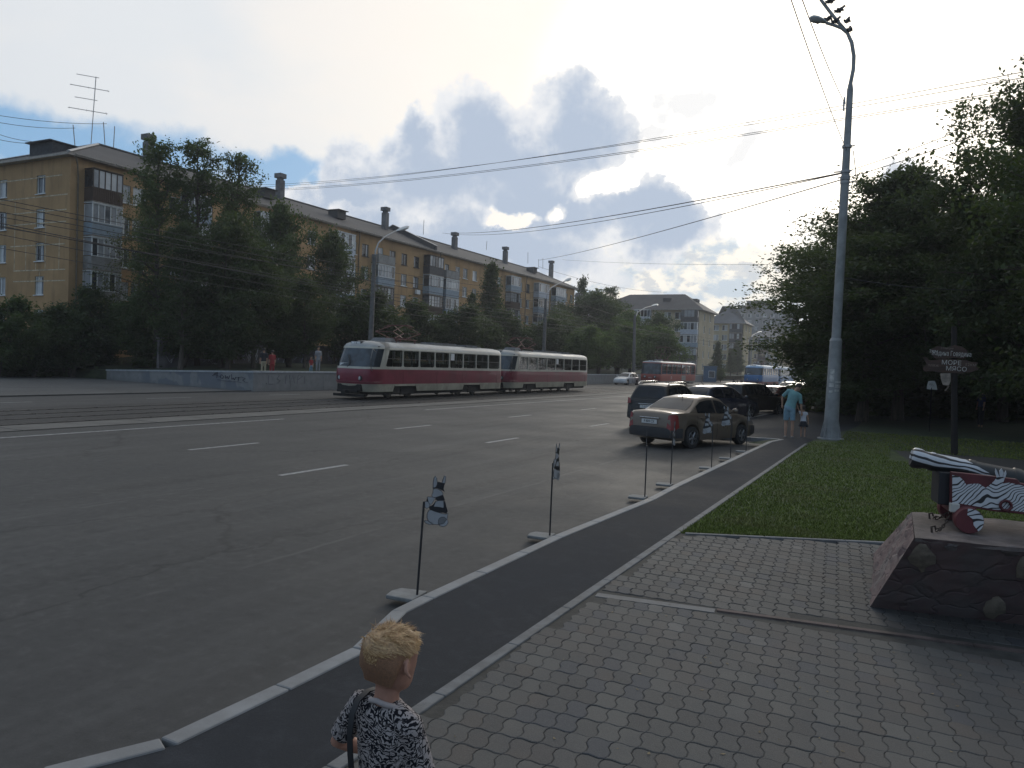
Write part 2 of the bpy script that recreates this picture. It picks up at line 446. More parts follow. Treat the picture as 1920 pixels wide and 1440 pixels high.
# soil bed under the pavers and lawns
sheet('soil', [(EDX+.05, -8), (30, -8), (30, 11), (EDX+.05, GL.y+.02)], .1205, M_soil)
lawn_poly = [(EDX+.08, GL.y-.02), (12, GL.y-.02+g_dir.y/g_dir.x*14.4), (12, 21.2), (.2, 21.75), (-.6, 26.5), (EDX+.08, 26.0)]
sheet('lawn', lawn_poly, .118, M_turf)
sheet('path', [(.1, 21.7), (40, 20.6), (40, 23.4), (-.1, 24.3)], .114, mat('grey path', (.024, .023, .022), .9, var=.25, vscale=1.5, bump=.3))
sheet('lawn', [(-4, 23.2), (40, 22.4), (90, 260), (-3.2, 260), (-4, 60), (-1.45, 60), (-1.6, 34)], .110, mat('shady turf', (.019, .030, .010), .95, var=.5, vscale=1.2, bump=.8, bscale=60))  # turf colour itself darkened to carry the shade under the trees

# ---- wavy interlocking pavers: real blocks with joints
def wavy_pavers():
    pu, pv_ = .126, .198          # block pitch across / along
    rot = math.atan2(s_dir.y, s_dir.x)*.55
    ca, sa = math.cos(rot), math.sin(rot)
    rng = random.Random(4)
    vs, fs = [], []
    J = .0026
    def edge_u(v):   # zigzag of the long joints, period pv_
        t = (v/pv_) % 1.0
        return .0125*max(-1, min(1, 1.9*math.sin(2*math.pi*t)))
    def edge_v(u): return .007*math.sin(2*math.pi*u/pu)
    N = 8
    cx, cy = EDX+.08, 0.0
    for i in range(-8, 74):
        for j in range(-4, 60):
            u0, v0 = i*pu, j*pv_
            mx, my = cx+ca*(u0+pu/2)-sa*(v0+pv_/2), cy+sa*(u0+pu/2)+ca*(v0+pv_/2)
            if mx < EDX+.125 or mx > 5.2: continue
            far = (mx-GL.x)*g_dir.y/g_dir.x + GL.y
            if my > far-.10 or my < 0.6: continue
            so = (mx-SL.x)*s_dir.y/s_dir.x + SL.y
            if abs(my-so+.045) < .155: continue
            loop = []
            for k in range(N): loop.append((u0+edge_u(v0)*.0 + k*pu/N, v0, 0))
            ring = []
            us, ve = u0, v0
            for k in range(4): ring.append((u0+pu*k/4, v0+edge_v(pu*k/4)))
            for k in range(N): v = v0+pv_*k/N; ring.append((u0+pu+edge_u(v), v))
            for k in range(4): ring.append((u0+pu*(1-k/4), v0+pv_+edge_v(pu*(1-k/4))))
            for k in range(N): v = v0+pv_*(1-k/N); ring.append((u0+edge_u(v), v))
            mu, mv = u0+pu/2, v0+pv_/2
            dz = rng.gauss(0, .0012); tx, ty = rng.gauss(0, .006), rng.gauss(0, .006)
            b = len(vs); n = len(ring)
            j_ = .0017 if my < so else .0034
            for (ins, z) in ((j_, .098), (j_, .1222), (j_+.0045, .1258)):
                for (u, v) in ring:
                    du, dv = u-mu, v-mv; l = math.hypot(du, dv); k = 1-ins*1.25/l
                    uu, vv = mu+du*k, mv+dv*k
                    vs.append((cx+ca*uu-sa*vv, cy+sa*uu+ca*vv, z+dz+du*tx+dv*ty))
            for r_ in range(2):
                for k in range(n):
                    k2 = (k+1) % n
                    fs.append((b+r_*n+k, b+r_*n+k2, b+(r_+1)*n+k2, b+(r_+1)*n+k))
            fs.append(tuple(range(b+2*n, b+3*n)))
    m = bpy.data.materials.new('paver concrete'); m.use_nodes = True; t = NT(m.node_tree); bs = t.n['Principled BSDF']
    geo = t.new('ShaderNodeNewGeometry'); co = t.coord('Object')
    rnd = geo.outputs['Random Per Island']
    c = t.mix(t.ramp(rnd, .1, .95, smooth=False), (.054, .052, .050), (.084, .081, .075))
    c = t.mix(t.ramp(t.math('FRACT', t.math('MULTIPLY', rnd, 17.0)), .90, .92), c, (.070, .061, .054)); c = t.mix(t.ramp(t.math('FRACT', t.math('MULTIPLY', rnd, 29.0)), .90, .92), c, (.052, .054, .060))
    c = t.mix(t.ramp(rnd, .988, .992), c, (.115, .112, .106))
    st = t.noise(co, 1.1, 5, .62)
    c = t.mix(t.math('MULTIPLY', t.ramp(st, .45, .7), .55), c, (.082, .066, .057))
    c = t.mix(t.math('MULTIPLY', t.ramp(t.noise(co, 2.6, 4), .52, .36), .4), c, (.052, .053, .056))
    f = t.noise(co, 130, 3, .75)
    c = t.mix(t.math('MULTIPLY', t.ramp(f, .45, .75), .45), c, (.13, .125, .118))
    c = t.mix(t.math('MULTIPLY', t.ramp(f, .45, .25), .5), c, (.04, .039, .038))
    t.put(bs.inputs['Base Color'], c); bs.inputs['Roughness'].default_value = .82
    bp = t.new('ShaderNodeBump'); bp.inputs['Strength'].default_value = .5; bp.inputs['Distance'].default_value = .006
    t.put(bp.inputs['Height'], f); t.l.new(bp.outputs[0], bs.inputs['Normal'])
    me = bpy.data.meshes.new('paving'); me.from_pydata(vs, [], fs); me.materials.append(m); me.update()
    o = bpy.data.objects.new('paving', me); COL.objects.link(o); structure(o)
wavy_pavers()

# ---- grass blades on the near lawn
def grass_blades(name, n, inside, seed, h=(.02, .055), wd=.006):
    rng = np.random.default_rng(seed)
    P = inside(rng, n); n = len(P)
    a = rng.uniform(0, 2*np.pi, n); hh = rng.uniform(*h, n); ww = rng.uniform(.6, 1.4, n)*wd*(1+P[:, 1]*.045)
    lean = rng.normal(0, .5, (n, 2))*hh[:, None]
    V = np.zeros((n, 3, 3), np.float32)
    V[:, 0, 0] = P[:, 0]-np.cos(a)*ww; V[:, 0, 1] = P[:, 1]-np.sin(a)*ww
    V[:, 1, 0] = P[:, 0]+np.cos(a)*ww; V[:, 1, 1] = P[:, 1]+np.sin(a)*ww
    V[:, 2, 0] = P[:, 0]+lean[:, 0]; V[:, 2, 1] = P[:, 1]+lean[:, 1]
    V[:, 0, 2] = V[:, 1, 2] = .116; V[:, 2, 2] = .116+hh
    me = bpy.data.meshes.new(name)
    me.vertices.add(3*n); me.vertices.foreach_set('co', V.reshape(-1))
    me.loops.add(3*n); me.loops.foreach_set('vertex_index', np.arange(3*n, dtype=np.int32))
    me.polygons.add(n); me.polygons.foreach_set('loop_start', np.arange(0, 3*n, 3, dtype=np.int32)); me.polygons.foreach_set('loop_total', np.full(n, 3, np.int32))
    me.update(calc_edges=True)
    m = bpy.data.materials.get('grass blade')
    if not m:
        m = bpy.data.materials.new('grass blade'); m.use_nodes = True; t = NT(m.node_tree); b = t.n['Principled BSDF']
        rnd = t.new('ShaderNodeNewGeometry').outputs['Random Per Island']
        pat = t.noise(t.coord('Object'), .9, 4)
        c = t.mix(rnd, (.080, .110, .020), (.155, .185, .040))
        c = t.mix(t.math('MULTIPLY', t.ramp(pat, .5, .68), .6), c, (.15, .14, .055))
        c = t.mix(t.ramp(rnd, .985, .99), c, (.26, .25, .16))
        t.put(b.inputs['Base Color'], c); b.inputs['Roughness'].default_value = .7; b.inputs['Specular IOR Level'].default_value = .2
    me.materials.append(m)
    o = bpy.data.objects.new(name, me); COL.objects.link(o)
    tag(o, 'short green grass of the lawn between the dark pavement and the paving', 'grass', kind='stuff'); return o
def near_lawn(rng, n):
    x = EDX+.1 + rng.random(n)*10.5; u = rng.random(n); y0 = GL.y + (x-GL.x)*g_dir.y/g_dir.x + .02
    y = y0 + (31.0-y0)*u**1.75
    k = rng.random(n) < np.clip(1.25-(y-9)*.05, .35, 1)
    k &= ~((x > -.25) & (y > 21.2) & (y < 24.3)); k &= ~((x < -1.75) & (y > 25.2))
    return np.stack([x, y], 1)[k]
grass_blades('grass', 210000, near_lawn, 3)

# ---- road markings, a few millimetres above the asphalt
mk = MB()
def dash(x, y0, y1, wd=.13, dx=0): mk.add([(x-wd/2, y0, .004), (x+wd/2, y0, .004), (x+dx+wd/2, y1, .004), (x+dx-wd/2, y1, .004)], [(0, 1, 2, 3)])
for k in range(0, 30):
    dash(-10.02, 10.6+7.8*k, 12.5+7.8*k); dash(-14.1, 12.07+7.8*k, 14.15+7.8*k)
dash(-18.95, -10, 20.0, .14, .15); dash(-18.62, 28.5, 160, .14, .7)
for k in range(0, 26): dash(-30.2, 16.0+7.5*k, 18.4+7.5*k)
structure(mk.build('road_marking', M_paint))
# ---- tram tracks: dark bed, pale concrete panels, rails
tb = MB(); tb.add([(-27.6, -60, .004), (-20.0, -60, .004), (-20.0, 420, .004), (-27.6, 420, .004)], [(0, 1, 2, 3)])
structure(tb.build('track_bed', M_track))
pn = MB(); rng = random.Random(8)
y = -8.0
while y < 150:
    L = 2.0
    pn.box((-20.75+rng.uniform(-.03, .03), y+L/2, .006+rng.uniform(0, .006)), (1.32, L-.03, .02), rng.uniform(-.006, .006)); y += L
structure(pn.build('track_panel', M_panel))
rl = MB(); grooves = MB()
for cx in (-22.5, -25.55):
    for s_ in (-.76, .76):
        rl.box((cx+s_, 180, .012), (.07, 480, .016))
        grooves.box((cx+s_+(.055 if s_ < 0 else -.055), 180, .007), (.035, 480, .008))
structure(rl.build('rail', M_rail)); structure(grooves.build('rail_groove', mat('rail groove', (.015, .014, .013), .9)))
# a lower kerb line on the far side and its dark gap
fk = MB(); fk.box((-33.6, 26, .03), (.12, 26, .06)); structure(fk.build('kerb', mat('dark kerb', (.06, .058, .056), .9)))

# ---- raised terrain behind the parapet, and the rising drive on the left
def yw(x): return 33.0 + 2.2*min(1.0, max(0.0, (-33.4-x)/16.0))   # line of the parapet
def hgt(x, y):
    d = max(0.0, -33.9-x); y = y-(yw(x)-33.9)
    if y > 34: a = 1.02 - .38*min(1, d/16)*max(0, 1-(y-34)/12) + .045*max(0, d-2)*min(1, (y-34)/10)
    else:
        a = .03
    k = min(1, max(0, (y-34.0)/.3))
    b = .03+.03*max(0, d-20)
    return b + (a-b)*k if y > 34 else b
te = MB(); xs = [-33.9-1.2*i for i in range(60)]; ys = [2+i*2.0 for i in range(16)] + [-1.0, -1.4, -2.0] + [37+i*6 for i in range(48)]
wy = lambda x, y: yw(x)+{-1.0: .08, -1.4: .42, -2.0: 1.0}[y] if y < 0 else y
n = len(ys)
te.add([(x, wy(x, y), hgt(x, wy(x, y))-.01) for x in xs for y in ys], [(i*n+j, i*n+j+1, (i+1)*n+j+1, (i+1)*n+j) for i in range(len(xs)-1) for j in range(n-1)],
       [1 if j <= 15 and xs[i] > -58 else 0 for i in range(len(xs)-1) for j in range(n-1)])
structure(te.build('embankment', [mat('embankment turf', (.028, .036, .016), .95, var=.5, vscale=1.5, bump=.7, bscale=40), M_drive], smooth=40))
# ================================================================== BUILDINGS
def plaster(name, c, dirt=(.10, .085, .06), s=.35):
    m = bpy.data.materials.new(name); m.use_nodes = True; t = NT(m.node_tree); b = t.n['Principled BSDF']
    co = t.coord('Object')
    n1 = t.noise(co, .32, 5, .6); n2 = t.noise(t.mapping(co, (1, 1, .12)), 1.5, 5, .65); f = t.noise(co, 14, 4, .7)
    k = t.mix(t.ramp(n1, .3, .7), tuple(v*.82 for v in c), tuple(min(1, v*1.12) for v in c))
    k = t.mix(t.math('MULTIPLY', t.ramp(n2, .48, .72), s), k, dirt)
    k = t.mix(t.math('MULTIPLY', t.ramp(f, .35, .7), .18), k, tuple(v*.7 for v in c))
    t.put(b.inputs['Base Color'], k); b.inputs['Roughness'].default_value = .9; b.inputs['Specular IOR Level'].default_value = .2
    return m
M_ochre = plaster('ochre plaster', (.43, .272, .138), dirt=(.17, .11, .065), s=.5)
M_yell = plaster('pale yellow plaster', (.44, .37, .255), s=.25)
M_yell2 = plaster('yellow plaster', (.45, .37, .23), s=.25)
M_greyp = plaster('grey panel plaster', (.20, .20, .20))
M_roof = mat('grey slate roof', (.062, .058, .057), .8, var=.28, vscale=.5, bump=.4, bscale=8)
M_roof2 = mat('blue grey roof', (.085, .09, .10), .75, var=.22, vscale=.3)
M_trim = mat('pale gutter metal', (.34, .30, .26), .6, var=.2)
M_hip = mat('zinc flashing', (.36, .36, .36), .45, .5, var=.2)
M_chim = mat('chimney render', (.15, .145, .145), .9, var=.25, vscale=1.2)
M_frame = mat('white window frame', (.66, .67, .67), .5, var=.08)
M_framed = mat('dark wood frame', (.06, .045, .035), .7, var=.3, vscale=6)
M_reveal = mat('reveal', (.30, .24, .15), .9)
M_pane = [glass('window pane dark', (.018, .021, .025)), glass('window pane curtain', (.26, .27, .28), .08, .1), glass('window pane mid', (.06, .07, .08)), glass('window pane pale', (.42, .43, .43), .1, .05)]  # the pale tint holds reflected sky in the pane's base colour
M_bal = {'blue': mat('blue grey balcony panel', (.235, .29, .34), .7, var=.12), 'wood': mat('brown weathered planks', (.07, .045, .032), .85, var=.35, vscale=6, stretch=(8, 8, .4)),
         'grey': mat('grey balcony sheet', (.24, .235, .225), .8, var=.2, vscale=1.5), 'white': mat('whitish balcony panel', (.42, .45, .50), .6, var=.1), 'dark': mat('dark balcony grille', (.055, .055, .06), .7, var=.3)}
M_slab = mat('balcony slab', (.22, .20, .175), .9, var=.25)
M_black = mat('black painted metal', (.018, .018, .02), .5)
M_mast = mat('galvanised mast', (.34, .34, .34), .5, .6, var=.2)

class Facade:
    """a wall plane with real openings: origin (lower left seen from outside), direction along, outward normal"""
    def __init__(s, o, U, N, L, z0, z1): s.o, s.U, s.N, s.L, s.z0, s.z1, s.op = Vector(o), Vector(U).normalized(), Vector(N).normalized(), L, z0, z1, []
    def P(s, u, z, n=0.0): q = s.o + s.U*u + s.N*n; return Vector((q.x, q.y, z))
    def wall(s, mb, mat=0, rev=1, depth=.16):
        us = sorted({0.0, s.L, *[v for a in s.op for v in a[:2]]}); zs = sorted({s.z0, s.z1, *[v for a in s.op for v in a[2:4]]})
        for i in range(len(us)-1):
            for j in range(len(zs)-1):
                cu, cz = (us[i]+us[i+1])/2, (zs[j]+zs[j+1])/2
                if any(a[0] < cu < a[1] and a[2] < cz < a[3] for a in s.op): continue
                mb.quad(s.P(us[i], zs[j]), s.P(us[i+1], zs[j]), s.P(us[i+1], zs[j+1]), s.P(us[i], zs[j+1]), mat)
        for a in s.op:
            c = [(a[0], a[2]), (a[1], a[2]), (a[1], a[3]), (a[0], a[3])]
            for k in range(4):
                p, q = c[k], c[(k+1) % 4]
                mb.quad(s.P(*p), s.P(*q), s.P(*q, -depth), s.P(*p, -depth), rev)
    def bx(s, mb, u0, u1, z0, z1, n0, n1, mat=0):
        c = s.P((u0+u1)/2, (z0+z1)/2, (n0+n1)/2)
        ax = Matrix((s.U, s.N, Vector((0, 0, 1)))).transposed()
        mb.box(c, (abs(u1-u0), abs(n1-n0), abs(z1-z0)), ax=ax, mat=mat)

def window_part(F, root, u0, u1, z0, z1, rng, M0, wood=False, sill=True, into=None):
    fr, pn = MB(), MB(); fr.M = pn.M = M0
    d0, d1 = -.15, -.09; t_ = .07
    F.bx(fr, u0, u1, z0, z0+t_, d0, d1); F.bx(fr, u0, u1, z1-t_, z1, d0, d1)
    F.bx(fr, u0, u0+t_, z0+t_, z1-t_, d0, d1); F.bx(fr, u1-t_, u1, z0+t_, z1-t_, d0, d1)
    k = u0 + (u1-u0)*rng.choice((.38, .5, .62)); F.bx(fr, k-.045, k+.045, z0+t_, z1-t_, d0, d1-.004)
    if sill: F.bx(fr, u0-.08, u1+.08, z0-.07, z0-.012, -.08, .10)
    pr = rng.random()
    def pane(a, b, m): pn.quad(F.P(a, z0+t_, -.13), F.P(b, z0+t_, -.13), F.P(b, z1-t_, -.13), F.P(a, z1-t_, -.13), m)
    a = rng.choice((0, 0, 1, 2, 3)); b = rng.choice((0, 1, 1, 2, 3))
    pane(u0+t_, k-.045, a); pane(k+.045, u1-t_, b)
    if into is not None:
        into[0].v and None
        for src, dst in ((fr, into[0]), (pn, into[1])):
            M_, dst.M = dst.M, None; dst.add(src.v, src.f, src.m); dst.M = M_
        return
    f = fr.build('window', M_framed if wood else M_frame, root)
    pn.build('pane', M_pane, f)

def balcony_part(F, root, uc, wd, zf, rng, M0, kind, glazed=True, hgt_=2.5, depth=1.05, framed=None):
    """zf: balcony floor"""
    u0, u1 = uc-wd/2, uc+wd/2
    b = MB(); b.M = M0
    F.bx(b, u0, u1, zf-.14, zf, .004, depth, 1)
    ph = 1.0
    F.bx(b, u0, u1, zf+.03, zf+ph, depth-.06, depth-.01, 0)
    F.bx(b, u0, u0+.05, zf+.03, zf+ph, .01, depth-.07, 0); F.bx(b, u1-.05, u1, zf+.03, zf+ph, .01, depth-.07, 0)
    if kind == 'wood':
        n = int(wd/.16)
        for i in range(n): F.bx(b, u0+.03+i*.16, u0+.14+i*.16, zf+.02, zf+ph, depth-.005, depth+.012, 0)
    o = b.build('balcony', [M_bal[kind], M_slab], root)
    if glazed:
        g, p = MB(), MB(); g.M = p.M = M0
        fm = framed or (M_framed if kind in ('wood', 'dark') else M_frame)
        zt = zf+hgt_-.12
        n = rng.choice((4, 5, 5))
        F.bx(g, u0, u1, zf+ph+.002, zf+ph+.06, depth-.08, depth+.01); F.bx(g, u0, u1, zt-.07, zt, depth-.08, depth+.01)
        for i in range(n+1):
            u = u0 + (u1-u0)*i/n; uu = min(max(u, u0+.035), u1-.035)
            F.bx(g, uu-.035, uu+.035, zf+ph+.06, zt-.07, depth-.075, depth)
        for uu in (u0+.035, u1-.035):
            F.bx(g, uu-.03, uu+.03, zf+ph+.06, zt-.07, .02, .08)
        F.bx(g, u0-.02, u1+.02, zt, zt+.05, .01, depth+.06)
        go = g.build('glazing', fm, o)
        for i in range(n):
            a, c = u0+(u1-u0)*i/n+.03, u0+(u1-u0)*(i+1)/n-.03
            p.quad(F.P(a, zf+ph+.05, depth-.04), F.P(c, zf+ph+.05, depth-.04), F.P(c, zt-.06, depth-.04), F.P(a, zt-.06, depth-.04), rng.choice((0, 0, 1, 1, 2, 3)))
        for uu in (u0+.03, u1-.03):
            p.quad(F.P(uu, zf+ph+.05, .05), F.P(uu, zf+ph+.05, depth-.08), F.P(uu, zt-.06, depth-.08), F.P(uu, zt-.06, .05), rng.choice((0, 2, 1)))
        p.build('pane', M_pane, o)
    else:
        r_ = MB(); r_.M = M0
        F.bx(r_, u0, u1, zf+ph, zf+ph+.05, depth-.07, depth); r_.build('railing', M_framed, o)

def hip_roof(mb, x0, x1, y0, y1, z, rise, over, hip, axis, mat_r=0, mat_t=1, th=.16):
    """hipped roof over a rectangle; ridge along axis ('x' or 'y')"""
    X0, X1, Y0, Y1 = x0-over, x1+over, y0-over, y1+over
    if axis == 'y': A, B = ((X0+X1)/2, Y0+hip, z+rise), ((X0+X1)/2, Y1-hip, z+rise)
    else: A, B = (X0+hip, (Y0+Y1)/2, z+rise), (X1-hip, (Y0+Y1)/2, z+rise)
    c = [(X0, Y0, z), (X1, Y0, z), (X1, Y1, z), (X0, Y1, z)]
    vs = c+[A, B]
    if axis == 'y': fs = [(0, 1, 4), (1, 2, 5, 4), (2, 3, 5), (3, 0, 4, 5)]
    else: fs = [(0, 1, 5, 4), (1, 2, 5), (2, 3, 4, 5), (3, 0, 4)]
    mb.add(vs, fs, mat_r)
    lo = [(X0, Y0, z-th), (X1, Y0, z-th), (X1, Y1, z-th), (X0, Y1, z-th)]
    mb.add(c+lo, [(i, i+4, (i+1) % 4+4, (i+1) % 4) for i in range(4)] + [(7, 6, 5, 4)], mat_t)
    return A, B, c

# ------------------------------------------------------------------ the long five-storey block
XF = -57.0
c1 = atX(133, 289, XF); YC = c1.y; ZE = c1.z
YE = atX(1077, 560, XF).y
BW = 13.0
FL = 2.62
zrow = atX(140, 340, XF).z - .05      # centre of the top row of windows
B1 = thing('apartment_building', 'long ochre five storey block with grey hipped roof, chimneys and glazed balconies', 'building', (XF, YC, 1.6))
MI = Matrix.Translation(-B1.location)
rng = random.Random(11)
FR = Facade((XF, YC, 0), (0, 1, 0), (1, 0, 0), YE-YC, .4, ZE-.1)
cols = []
def colY(px): return atX(px, 402+.247*(px-575)+42, XF).y - YC
for px, k in ((232, 'w'), (685, 'w'), (736, 'w'), (758, 'w'), (781, 'w'), (858, 'w'), (872, 'w'), (890, 'w'), (976, 'w'), (990, 'w'), (1024, 'w'), (1061, 'w'), (1071, 'w'), (662, 'w'), (935, 'w')):
    cols.append((colY(px), k))
for k in range(7): cols.append((colY(262)+ (colY(585)-colY(262))*k/6, 'w'))
bal = [(colY(187), 2.55, ['grey', 'grey', 'grey', 'blue', 'wood']), (colY(360), 2.5, ['grey', 'blue', 'grey', 'white', 'blue']), (colY(492), 2.5, ['grey', 'blue', 'white', 'blue', 'grey']),
       (colY(636), 3.1, ['grey', 'blue', 'blue', 'white', 'white']), (colY(713), 3.3, ['blue', 'dark', 'dark', 'blue', 'open']),
       (colY(807), 3.4, ['grey', 'grey', 'wood', 'blue', 'dark']), (colY(838), 3.4, ['grey', 'grey', 'blue', 'blue', 'open']),
       (colY(957), 3.4, ['grey', 'grey', 'wood', 'wood', 'blue']), (colY(1010), 4.2, ['grey', 'blue', 'white', 'blue', 'white']), (colY(1042), 4.4, ['grey', 'grey', 'white', 'blue', 'blue'])]
def rowz(f): return zrow - (4-f)*FL
wins = []
for u, _ in cols:
    for f in range(1, 5): wins.append((u-.62, u+.62, rowz(f)-.72, rowz(f)+.72))
for u, wd, kinds in bal:
    for f in range(1, 5): wins.append((u-.55, u+.55, rowz(f)-.8, rowz(f)+.72))
FR.op = wins
# left end wall, facing the drive
FE = Facade((XF-BW, YC, 0), (1, 0, 0), (0, -1, 0), BW, .4, ZE-.1)
ewin = []
for px in (77, 6):
    u = atY(px, 338, YC).x - (XF-BW)
    for f in range(0, 5): ewin.append((u-.55, u+.55, rowz(f)-.72, rowz(f)+.72))
FE.op = ewin
wl = MB(); wl.M = MI
FR.wall(wl); FE.wall(wl)
wl.quad(Vector((XF, YE, .4)), Vector((XF-BW, YE, .4)), Vector((XF-BW, YE, ZE-.1)), Vector((XF, YE, ZE-.1)))
wl.quad(Vector((XF-BW, YE, .4)), Vector((XF-BW, YC, .4)), Vector((XF-BW, YC, ZE-.1)), Vector((XF-BW, YE, ZE-.1)))
# pale panel joints left on the end wall, and repaired seams
for (a, b_, z, k) in ((1.0, 12.7, 0, 0), (5.5, 12.6, -1.15, 0), (5.2, 12.6, -2.05, 0), (5.5, 12.5, -3.75, 0), (6.0, 12.6, -5.7, 1), (6.0, 12.6, -6.55, 1), (0.5, 12.0, 1.5, 0)):
    FE.bx(wl, a, b_, rowz(4)-1.0+z, rowz(4)-.92+z, 0, .006, 2)
for (u, za, zb) in ((4.2, -8.3, -5.8), (7.6, -5.6, -3.8), (8.9, -5.6, -3.9), (10.1, -5.6, -2.1), (11.8, -5.6, -3.2), (6.1, -5.6, -1.2), (6.1, -2.0, -.2), (9.4, -6.5, -5.8)):
    FE.bx(wl, u-.03, u+.03, rowz(4)+za-1.0, rowz(4)+zb-1.0, 0, .008, 2)
wl.build('wall', [M_ochre, M_reveal, mat('pale joint mortar', (.50, .42, .30), .9, var=.35, vscale=3)], B1)
rf = MB(); rf.M = MI
RA, RB, RC = hip_roof(rf, XF-BW, XF, YC, YE, ZE, 3.1, .55, 7.2, 'y')
ro = rf.build('roof', [M_roof, M_trim], B1)
for a, b_ in ((RC[1], RA), (RC[0], RA), (RC[1+1], RB)):
    fm = MB(); fm.M = MI; fm.tube([Vector(a)+Vector((0, 0, .05)), Vector(b_)+Vector((0, 0, .05))], .16, 6, flat=.5); fm.build('flashing', M_hip, ro)
fm = MB(); fm.M = MI
fm.tube([Vector(RA)+Vector((0, 0, .04)), Vector(RB)+Vector((0, 0, .04))], .12, 6)
fm.build('ridge_cap', M_roof, ro)
gt = MB(); gt.M = MI
for i in range(30):
    y0 = YC+(YE-YC)*i/30; y1 = YC+(YE-YC)*(i+.96)/30
    gt.box((XF+.60, (y0+y1)/2, ZE-.02), (.09, y1-y0, .09))
gt.build('gutter', M_trim, ro)
slope = lambda x: ZE + 3.1*(1-abs(x-(XF-BW/2))/(BW/2+.55))
# chimneys standing on the street slope of the roof
for px, yt, yb in ((279, 253, 283), (526, 326, 366), (723, 389, 428), (853, 436, 470), (948, 463, 495), (1034, 489, 520)):
    xc = XF-BW/2+1.6
    top = atX(px, yt, xc); h0 = slope(xc)-.3
    ch = MB(); ch.M = MI
    ch.box((xc, top.y, (h0+top.z-.70)/2), (.70, .70, top.z-.70-h0)); ch.box((xc, top.y, top.z-.60), (.5, .5, .22)); ch.box((xc, top.y, top.z-.24), (.92, .92, .48))
    ch.build('chimney', M_chim, ro)
# dormer and roof windows
dm = MB(); dm.M = MI
dx0 = atY(95, 270, YC+2.4).x
dm.box((dx0, YC+2.9, ZE+1.35), (3.0, 2.6, 1.1)); dm.box((dx0, YC+2.8, ZE+1.94), (3.3, 3.0, .09))
dm.build('dormer', mat('dark dormer boards', (.045, .047, .052), .85, var=.3), ro)
for px, py in ((505, 362), (640, 390), (1003, 498)):
    p = atX(px, py, XF-2.6)
    d = MB(); d.M = MI
    d.box((XF-3.2, p.y, slope(XF-3.2)+.35), (1.4, 1.5, .9)); d.box((XF-3.1, p.y, slope(XF-3.2)+.84), (1.8, 1.8, .07))
    d.build('dormer', M_roof, ro)
# fire wall crossing the roof half-way, with pale coping
yf = atX(812, 468, XF).y
fw = MB(); fw.M = MI
for xa, xb in ((XF+.5, XF-BW/2), (XF-BW/2, XF-BW-.5)):
    za, zb = slope(xa), slope(xb)
    fw.add([(xa, yf-.2, za-.1), (xb, yf-.2, zb-.1), (xb, yf-.2, zb+.62), (xa, yf-.2, za+.62), (xa, yf+.2, za-.1), (xb, yf+.2, zb-.1), (xb, yf+.2, zb+.62), (xa, yf+.2, za+.62)],
           [(0, 1, 2, 3), (7, 6, 5, 4), (0, 3, 7, 4), (1, 5, 6, 2)], 0)
    fw.add([(xa, yf-.3, za+.64), (xb, yf-.3, zb+.64), (xb, yf+.3, zb+.64), (xa, yf+.3, za+.64), (xa, yf-.3, za+.70), (xb, yf-.3, zb+.70), (xb, yf+.3, zb+.70), (xa, yf+.3, za+.70)],
           [(0, 1, 2, 3), (7, 6, 5, 4), (0, 4, 5, 1), (3, 2, 6, 7), (0, 3, 7, 4), (1, 5, 6, 2)], 1)
fw.build('fire_wall', [M_roof, M_hip], ro)
# windows and balconies
n_part = 0
order = sorted(range(len(wins)), key=lambda i: (wins[i][0] > colY(245) and wins[i][0] < colY(600), wins[i][2] < rowz(2)-.9, i))
stuff = (MB(), MB())
for i in order:
    a = wins[i]
    if n_part < 88: window_part(FR, B1, *a, rng, MI, wood=rng.random() < .12); n_part += 1
    else: window_part(FR, B1, *a, rng, MI, into=stuff)
for a in ewin: window_part(FE, B1, *a, rng, MI)
s0 = stuff[0].build('window', M_frame, B1); s0['kind'] = 'stuff'
stuff[1].build('pane', M_pane, s0)
for u, wd, kinds in bal:
    for f in range(1, 5):
        k = kinds[f]
        balcony_part(FR, B1, u, wd, rowz(f)-1.28, rng, MI, 'grey' if k == 'open' else k, glazed=(k != 'open'), hgt_=FL-.05)
# balconies seen on the far end, past the last corner
FX = Facade((XF, YE, 0), (-1, 0, 0), (0, 1, 0), BW, .4, ZE)
for f in range(1, 5): balcony_part(FR, B1, YE-YC+1.3, 2.2, rowz(f)-1.28, rng, MI, 'grey' if f % 2 else 'dark', glazed=f % 2 == 0, hgt_=FL-.05)
# drainpipes
for u in (.55, colY(672), colY(823), colY(985)):
    d = MB(); d.M = MI
    d.tube([FR.P(u-.5, ZE-.1, .5), FR.P(u-.2, ZE-.75, .3), FR.P(u, ZE-1.6, .1), FR.P(u, 1.0, .1)], .065, 8)
    d.build('drainpipe', mat('drainpipe metal', (.15, .115, .075), .6, var=.2), B1)
ac = MB(); ac.M = MI
FR.bx(ac, colY(782)-.4, colY(782)+.4, rowz(3)-1.5, rowz(3)-.95, .08, .38); ac.build('air_conditioner', M_frame, B1)
